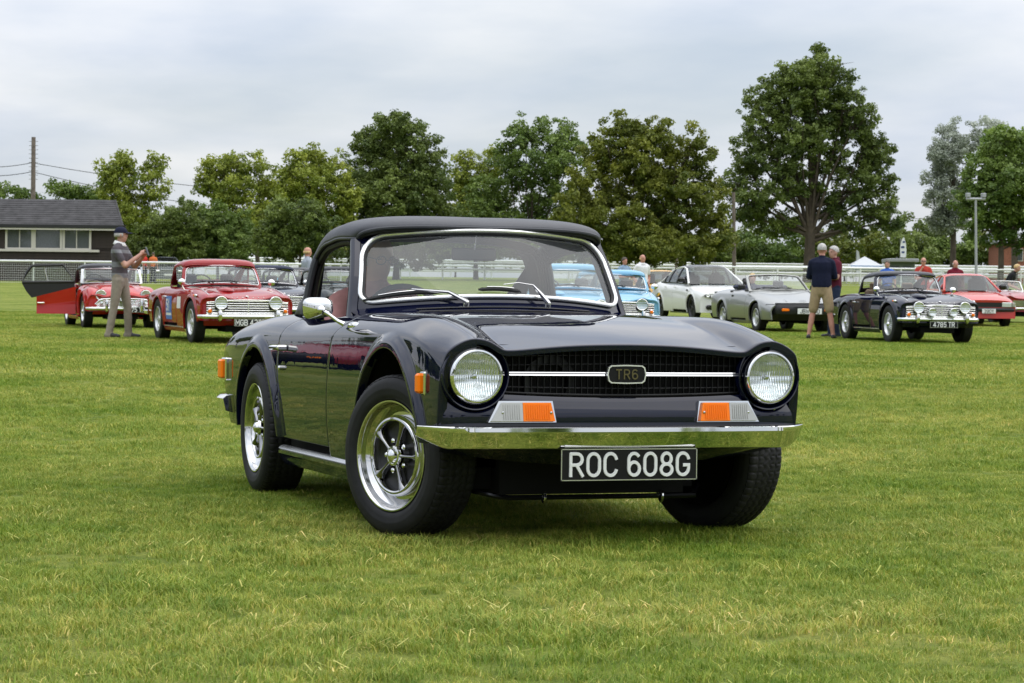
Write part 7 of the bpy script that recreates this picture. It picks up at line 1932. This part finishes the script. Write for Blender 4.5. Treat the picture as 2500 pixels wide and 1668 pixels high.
    body.polygons.foreach_set('material_index', mi); link_mesh('body', body, None, root, smooth=180)
    # hair or cap
    hr = MB(); lo = .25 if not bald else .62
    rows = []
    for i in range(9):
        a = i/8*math.pi*.60; row = []
        for j in range(20):
            t = 2*math.pi*j/20; x, y = math.cos(t), math.sin(t)
            aa = a*(1-.42*max(0, x)) if not cap else a*.86
            row.append(hp(-.012+.110*math.sin(aa)*x, .086*math.sin(aa)*y, .034+.098*math.cos(aa)))
        rows.append(row)
    if cap: hr.grid(rows, closed_v=True); hr.build('cap', cloth(cap), root); pk = MB(); pk.grid([[hp(.06+.13*q*(1-.5*abs(t)**2), .075*t*(1-.15*q), .052-.020*q-.012*t*t) for t in np.linspace(-1, 1, 9)] for q in (0, .4, .8, 1.0)]); pk.build('cap_peak', cloth(cap), root).modifiers.new('t', 'SOLIDIFY').thickness = .006
    if hair and not bald and not cap: hr.grid(rows, closed_v=True); hr.build('hair', hair, root)
    if hair and (bald or cap):
        rg = MB(); rg.grid([[hp(-.012+(.104+.004*q)*math.cos(t), .083*math.sin(t), .03-.06*q) for t in np.linspace(R(62), R(298), 16)] for q in (0, .5, 1)]); rg.build('hair', hair, root).modifiers.new('t', 'SOLIDIFY').thickness = .008
    if beard: MB().ellipsoid(hp(.045, 0, -.075), (.05*k, .055*k, .045*k), 12, 8, Rh).build('beard', hair, root)
    ey = MB()
    for sd in (-1, 1): ey.ellipsoid(hp(.083, sd*.032, .014), (.008*k, .014*k, .007*k), 8, 6, Rh)
    ey.build('eyes', 'eye_dark', root)
    if glasses:
        g = MB()
        for sd in (-1, 1): g.tube([hp(.105, sd*.034+.026*math.cos(t), .010+.020*math.sin(t)) for t in np.linspace(0, 6.283, 14, endpoint=False)], .0035*k, 5, closed=True); g.tube([hp(.105, sd*.058, .016), hp(.0, sd*.086, .012)], .003*k, 5)
        g.tube([hp(.108, -.01, .012), hp(.108, .01, .012)], .003*k, 5); g.build('glasses', 'eye_dark', root)
    if collar:
        c_ = MB(); c_.grid([[V(ln(1.47)-.012+r_*math.cos(t)*1.05, r_*math.sin(t)*1.1, tz(z)-.02*math.cos(t)) for t in np.linspace(0, 2*math.pi, 20)] for r_, z in ((.066, 1.525), (.075, 1.52), (.105, 1.465))]); c_.build('collar', cloth(collar), root).modifiers.new('t', 'SOLIDIFY').thickness = .006
    return root
def stand(px, D): p = on_ground(px, D); return tuple(p)
def toward_cam(px, D, deg=0):
    p = on_ground(px, D); return math.atan2(CAM[1]-p[1], CAM[0]-p[0])+R(deg)
# deg > 0 turns to the right of the photograph
m1 = person('man in navy cap and striped grey polo shirt holding up a phone', stand(292, 36.9), toward_cam(292, 36.9, 68), H=1.80, shirt=(.085, .075, .085), legs=(.27, .235, .19), arms='phone', hair='hair_grey', cap=(.012, .014, .035), collar=(.75, .75, .75), bands=((.20, .205, .22), [(1.33, 1.39), (1.12, 1.20), (.94, 1.02)]), vox=.014, head_turn=12, stance=.14, stride=.10, belly=1.05)
MB().rbox((.42, 0, 1.36), (.012, .075, .15), .004, Matrix.Rotation(R(-25), 3, 'Y')).build('phone', 'black_gloss', None, loc=None) if False else None
ph = MB().rbox((0, 0, 0), (.012, .075, .145), .004, Matrix.Rotation(R(-20), 3, 'Y')).build('phone', 'black_gloss'); tag(ph, 'small dark phone held up by the man in the navy cap', 'phone')
ph.matrix_world = Matrix.Translation(m1.location) @ Matrix.Rotation(m1.rotation_euler.z, 4, 'Z') @ Matrix.Translation((.455, 0, 1.40))
person('grey-haired man in navy sweatshirt and khaki shorts seen from behind', stand(2004, 41.8), toward_cam(2004, 41.8, 176), H=1.76, shirt=(.008, .011, .030), legs=(.36, .27, .16), arms='folded', sleeve='long', shorts=True, vox=.014, stance=.28, belly=1.12, hair='hair_grey', skin='skin_red')
person('grey-haired man in maroon polo shirt facing the man in navy', stand(2034, 43.2), toward_cam(2034, 43.2, -62), H=1.74, shirt=(.095, .012, .025), legs=(.02, .03, .06), arms='folded', vox=.016, collar=(.09, .012, .025), belly=1.1, hair='hair_grey', head_turn=10)
person('fair short-haired man in grey shirt partly hidden by the soft top', stand(748, 56), toward_cam(748, 56, 110), H=1.79, shirt=(.30, .33, .38), legs=(.03, .03, .04), arms='hang', hair='hair_blond', bald=True, skin='skin_red')
person('dark-haired bearded man in navy polo beside the windscreen pillar', stand(1466, 67), toward_cam(1466, 67, 30), H=1.78, shirt=(.012, .016, .05), legs=(.03, .03, .04), arms='crossed', hair='hair_brown', beard=True)
person('brown-haired man in light blue T-shirt with crossed arms', stand(1522, 68), toward_cam(1522, 68, 38), H=1.70, shirt=(.21, .30, .42), legs=(.06, .07, .10), arms='crossed', hair='hair_brown', skin='skin_red', belly=1.05)
person('balding man in white polo shirt with hand in pocket', stand(1566, 66), toward_cam(1566, 66, 30), H=1.78, shirt=(.76, .76, .78), legs=(.10, .09, .08), arms='pocket', hair='hair_blond', bald=True, skin='skin_red', belly=1.1, collar=(.76, .76, .78))
person('man in bright blue top behind the navy car roof', stand(2164, 70), toward_cam(2164, 70, -12), H=1.70, shirt=(.04, .12, .45), legs=(.03, .03, .05), arms='hang', hair='hair_brown')
person('bald man in red shirt with hand at his chin', stand(2252, 68), toward_cam(2252, 68, 4), H=1.80, shirt=(.42, .05, .035), legs=(.03, .03, .05), arms='chin', hair='hair_grey', bald=True, skin='skin_red', glasses=True, belly=1.1)
person('stout balding man in maroon polo above the bright red car', stand(2330, 66), toward_cam(2330, 66, 14), H=1.72, shirt=(.15, .01, .025), legs=(.03, .03, .05), arms='hang', hair='hair_grey', bald=True, skin='skin_red', belly=1.18, collar=(.15, .01, .025))
person('blond woman in black top leaning over the red roadster', stand(2448, 66.5), toward_cam(2448, 66.5, 78), H=1.62, shirt=(.012, .012, .014), legs=(.05, .05, .07), arms='forward', hair='hair_blond', lean=.62)
for lb, px, c_, dg in (('person in orange shirt behind the left fence', 372, (.60, .16, .05), 160), ('person in red top behind the left fence', 352, (.55, .04, .03), 60)): person(lb, stand(px, 127), toward_cam(px, 127, dg), H=1.72, shirt=c_, legs=(.04, .04, .06), vox=.03, hair='hair_brown')
# the driver of the dark blue car
drv = person('driver with glasses and pink shirt at the wheel of the dark blue car', (-1.68, -.30, .235), 0.0, H=1.66, shirt=(.42, .21, .20), legs=(.05, .06, .10), arms='wheel', hair='hair_grey', bald=True, seated=True, glasses=True, vox=.013, head_turn=14, head_tilt=12, skin='skin_red', lean=.0)
# ------------------------------------------------------------------ where the parked cars stand
def place(px, D, theta, x_ref=0.0):
    """front axle seen in column px at distance D; theta = how far the nose points right of the camera"""
    p = on_ground(px, D); a = math.atan2(CAM[1]-p[1], CAM[0]-p[0])+R(theta)
    return p, a
def tilt(car):
    """sit the car on the slope"""
    x, y = car.location.x, car.location.y; a = car.rotation_euler.z; f = Vector((math.cos(a), math.sin(a))); s_ = Vector((-math.sin(a), math.cos(a)))
    zr_ = gz(x-f.x*2.24, y-f.y*2.24); zf = gz(x, y); zl, zr2 = gz(x+s_.x*.6, y+s_.y*.6), gz(x-s_.x*.6, y-s_.y*.6)
    car.rotation_euler.y = math.atan2(zr_-zf, 2.24); car.rotation_euler.x = math.atan2(zl-zr2, 1.2)
    return car
p, a = place(578, 34.6, 14.5)
tilt(car_tr4('red hardtop sports car with number plate MGB 436F', tuple(p), a, 'red_paint', hard=True, txt='MGB 436F', wheels='mini', stickers=True))
p, a = place(2263, 39.6, 21)
tilt(car_tr4('dark navy sports car with wire wheels and number plate 4785 TR', tuple(p), a, 'blue_paint', txt='4785 TR', fog=True, seat='tan_trim'))
p, a = place(288, 43.9, 9)
tilt(car_tr3('red older roadster with its near door swung wide open', tuple(p), a, 'scarlet_paint', txt='175 TR'))
p, a = place(1930, 47.5, 20)
tr7 = tilt(car_wedge('silver wedge-shaped convertible with hood down and plate JBW 83', tuple(p), a, 'silver_paint', txt='JBW 830'))
# driver of the silver convertible
wd = person('blond woman sitting at the wheel of the silver convertible', (0, 0, 0), 0, H=1.62, shirt=(.05, .05, .08), legs=(.05, .05, .07), arms='wheel', hair='hair_blond', seated=True, vox=.02, head_turn=-20)
wd.matrix_world = Matrix.Translation(tr7.location) @ tr7.rotation_euler.to_matrix().to_4x4() @ Matrix.Translation((-1.50, -.34, .26))
p, a = place(1500, 38.6, 3)
tilt(car_tr4('pale blue sports car just right of the windscreen, one round headlight showing', tuple(p), a, 'pale_blue_paint', hard=True, txt=None, low=.055))
p, a = place(1392, 35.5, 4)
tilt(car_tr4('pale blue sports car seen through the windscreen of the dark blue car', tuple(p), a, 'pale_blue_paint', hard=True, txt=None))
p, a = place(676, 43, 13)
tilt(car_tr4('sports car with navy blue soft top behind the red hardtop', tuple(p), a, 'blue_paint', hood='navy_fabric', txt=None))
p, a = place(742, 51, 13)
c = tilt(car_tr4('dark green sports car with black soft top just left of the large mirror', tuple(p), a, 'green_black_paint', txt=None)); MB().lathe([(0, .05), (.004, .05), (.005, .0005)], (-.80, -.46, .97), axis=(1, 0, .4), n=16).build('paper_disc', 'disc_cyan', c)
p, a = place(852, 46, 15)
tilt(car_tr3('black roadster seen through the open side window of the dark blue car', tuple(p), a, 'green_black_paint', open_door=False))
# the white saloon
p, a = place(1762, 61, 19.5)
car, S, fx = car_closed('white modern saloon with black roof and black wheels', tuple(p), a, 'white_paint', SALOON, roof_mat='black_gloss', name='saloon_car', wheels='dark'); tilt(car)
for sd in (-1, 1):
    l = thing('headlight', None, None); l.parent = car
    bx_ = lambda y: float(np.interp(y, [0, .4, .65, .78, .84], [.90, .87, .80, .70, .60]))
    MB().grid([[(bx_(.48+.28*t)+.020-.05*q, sd*(.48+.28*t), .585+.055*t+.085*q*(1-.25*t)) for q in np.linspace(0, 1, 4)] for t in np.linspace(0, 1, 8)]).build('lamp_housing', 'black_gloss', l)
    for t in (.28, .70): MB().lathe([(-.02, .045), (.012, .045), (.02, .035), (.014, .03), (.0, .0005)], (bx_(.48+.28*t)+.012, sd*(.48+.28*t), .635+.035*t), axis=(1, sd*.5, .2), n=14).build('lamp_ring', 'reflector', l)
    MB().rbox((.80, sd*.62, .36), (.10, .22, .12), .03).build('fog_lamp_vent', 'black_gloss', car); MB().rbox((-.30, sd*.897, .80), (.12, .012, .05), .01).build('wing_vent', 'black_satin', car)
MB().grid([[(.905-.03*(y/.4)**2-.02*z_, y, .47+.13*z_) for z_ in (0, 1)] for y in np.linspace(-.42, .42, 8)]).build('grille', 'black_gloss', car)
MB().rbox((.90, 0, .30), (.06, 1.1, .14), .03).build('lower_grille', 'black_gloss', car); MB().rbox((.93, 0, .42), (.012, .52, .11), .003).build('number_plate', 'white_plate', car)
# the bright red hatchback
p, a = place(2386, 57, 15)
car, S, fx = car_closed('bright red hatchback with square headlights and plate ending 390Y', tuple(p), a, 'flame_paint', HATCH, name='hatchback_car', wheels='steel'); tilt(car)
box_front(car, .752, .66, .50, .615); bumper_bar(car, lambda y: .80-.03*(y/.7)**2-.10*max(0, (abs(y)-.66)/.14)**2, .80, .48, .385, 'black_satin')
for sd in (-1, 1): h_ = MB().rbox((.755, sd*.52, .558), (.03, .24, .115), .01).build('headlight', 'reflector', car); MB().rbox((.768, sd*.52, .558), (.012, .25, .125), .006).build('headlight_glass', 'lens', h_); MB().rbox((.745, sd*.69, .558), (.05, .08, .11), .01).build('indicator', 'lamp_clear', car)
MB().lathe([(0, .055), (.01, .055), (.012, .0005)], (.762, -.30, .56), n=18).build('grille_badge', 'white_plate', car)
plate(car, '390Y', (.815, .06, .40), .34, .11, white_on_black=False, th=.72, sw=.14)
# the red roadster at the right edge
def car_roadster(label, pos, heading, mat):
    car = thing('sports_car', label, 'car', pos, heading, 'classic sports cars parked on the field')
    keys = [(y, z) for y, z in KEYS_TR4]
    S = make_shell(XS4, keys, [(0.0, .275, .40), (-2.225, .27, .39)], .012)
    fx_ = lambda v: float(np.interp(S.at(np.array([.62]), np.array([v]))[0][1], [0, .30, .45, .56, .64, .70], [.69, .665, .62, .60, .57, .52]))
    VS, sheet = shell_parts(car, S, mat, fx_, TR4_SF, TR4_SR, TR4_TL, -.60); fascia(car, S, VS, fx_, mat, zb=.32)
    MB().grid([[(.69-.06*(y/.4)**2, y, z) for z in (.46, .62)] for y in np.linspace(-.36, .36, 10)]).build('grille', 'chrome_worn', car)
    g = MB(); [g.box((.698-.06*(y/.4)**2, y, .54), (.01, .008, .15)) for y in np.linspace(-.34, .34, 22)]; g.build('grille_slats', 'black_satin', car)
    for sd in (-1, 1):
        round_lamp(car, (.60, sd*.555, .615), .098, .08); il = MB().rbox((.635, sd*.56, .475), (.04, .15, .06), .01).build('indicator', 'lamp_amber', car); MB().rbox((.628, sd*.56, .475), (.03, .17, .075), .01).build('indicator_bezel', 'chrome', il); overrider(car, .72, sd*.36, .33, .49)
        pts = [(x, sd*(.716 if x < .3 else .70), .70) for x in np.linspace(.40, -2.9, 20)]; MB().tube(pts, .008, 5).build('side_trim', 'chrome', car)
    bumper_bar(car, lambda y: .725-.06*(y/.7)**2-.12*max(0, (abs(y)-.6)/.12)**2, .72, .44, .37)
    f = screen_fns(-.72, .875, -.92, 1.13, yb=.60, yt=.565, bow=.16, dz=.02); windscreen(car, f, 'chrome_worn', rc=.06, wid=.01)
    cockpit(car); sills(car, -.42, -1.80, mat); door_bits(car); MB().box((-3.05, 0, .55), (.05, 1.24, .34)).build('rear_panel', mat, car); MB().rbox((-1.98, 0, .875), (.30, 1.10, .08), .04).build('folded_hood', 'hood_fabric', car)
    add_wheels(car, 'wire', 0, -2.24, .63, .315)
    return car
p, a = place(2478, 62, 24); tilt(car_roadster('dark red roadster with chrome-framed windscreen cut by the right edge', tuple(p), a, 'maroon_red_paint'))
# yellow car between the white polo man and the white saloon
p, a = place(1640, 76, 19); car, S, fx = car_closed('yellow hatchback half hidden behind the white saloon', tuple(p), a, 'yellow_paint', HATCH, name='hatchback_car', wheels='steel'); tilt(car); box_front(car, .752, .66, .50, .615); bumper_bar(car, lambda y: .80-.03*(y/.7)**2, .78, .48, .385, 'black_satin')
# dark estate behind the left fence
p, a = place(408, 131, 4); car, S, fx = car_closed('dark grey car parked behind the left fence', tuple(p), a, 'grey_paint', SALOON, name='parked_car', wheels='steel'); tilt(car)
MB().rbox((.92, 0, .45), (.012, .52, .11), .003).build('number_plate', 'white_plate', car)
for sd in (-1, 1): MB().rbox((.80, sd*.62, .65), (.14, .26, .12), .04).build('headlight', 'reflector', car)
# red wedge parked out of the picture on the left: it is the red car mirrored in the door
car = car_wedge('red wedge-nosed car outside the photograph, mirrored in the dark blue door', (-24.6, -6.7, gz(-24.6, -6.7)), R(42), 'maroon_red_paint', txt=None)
tilt(car)
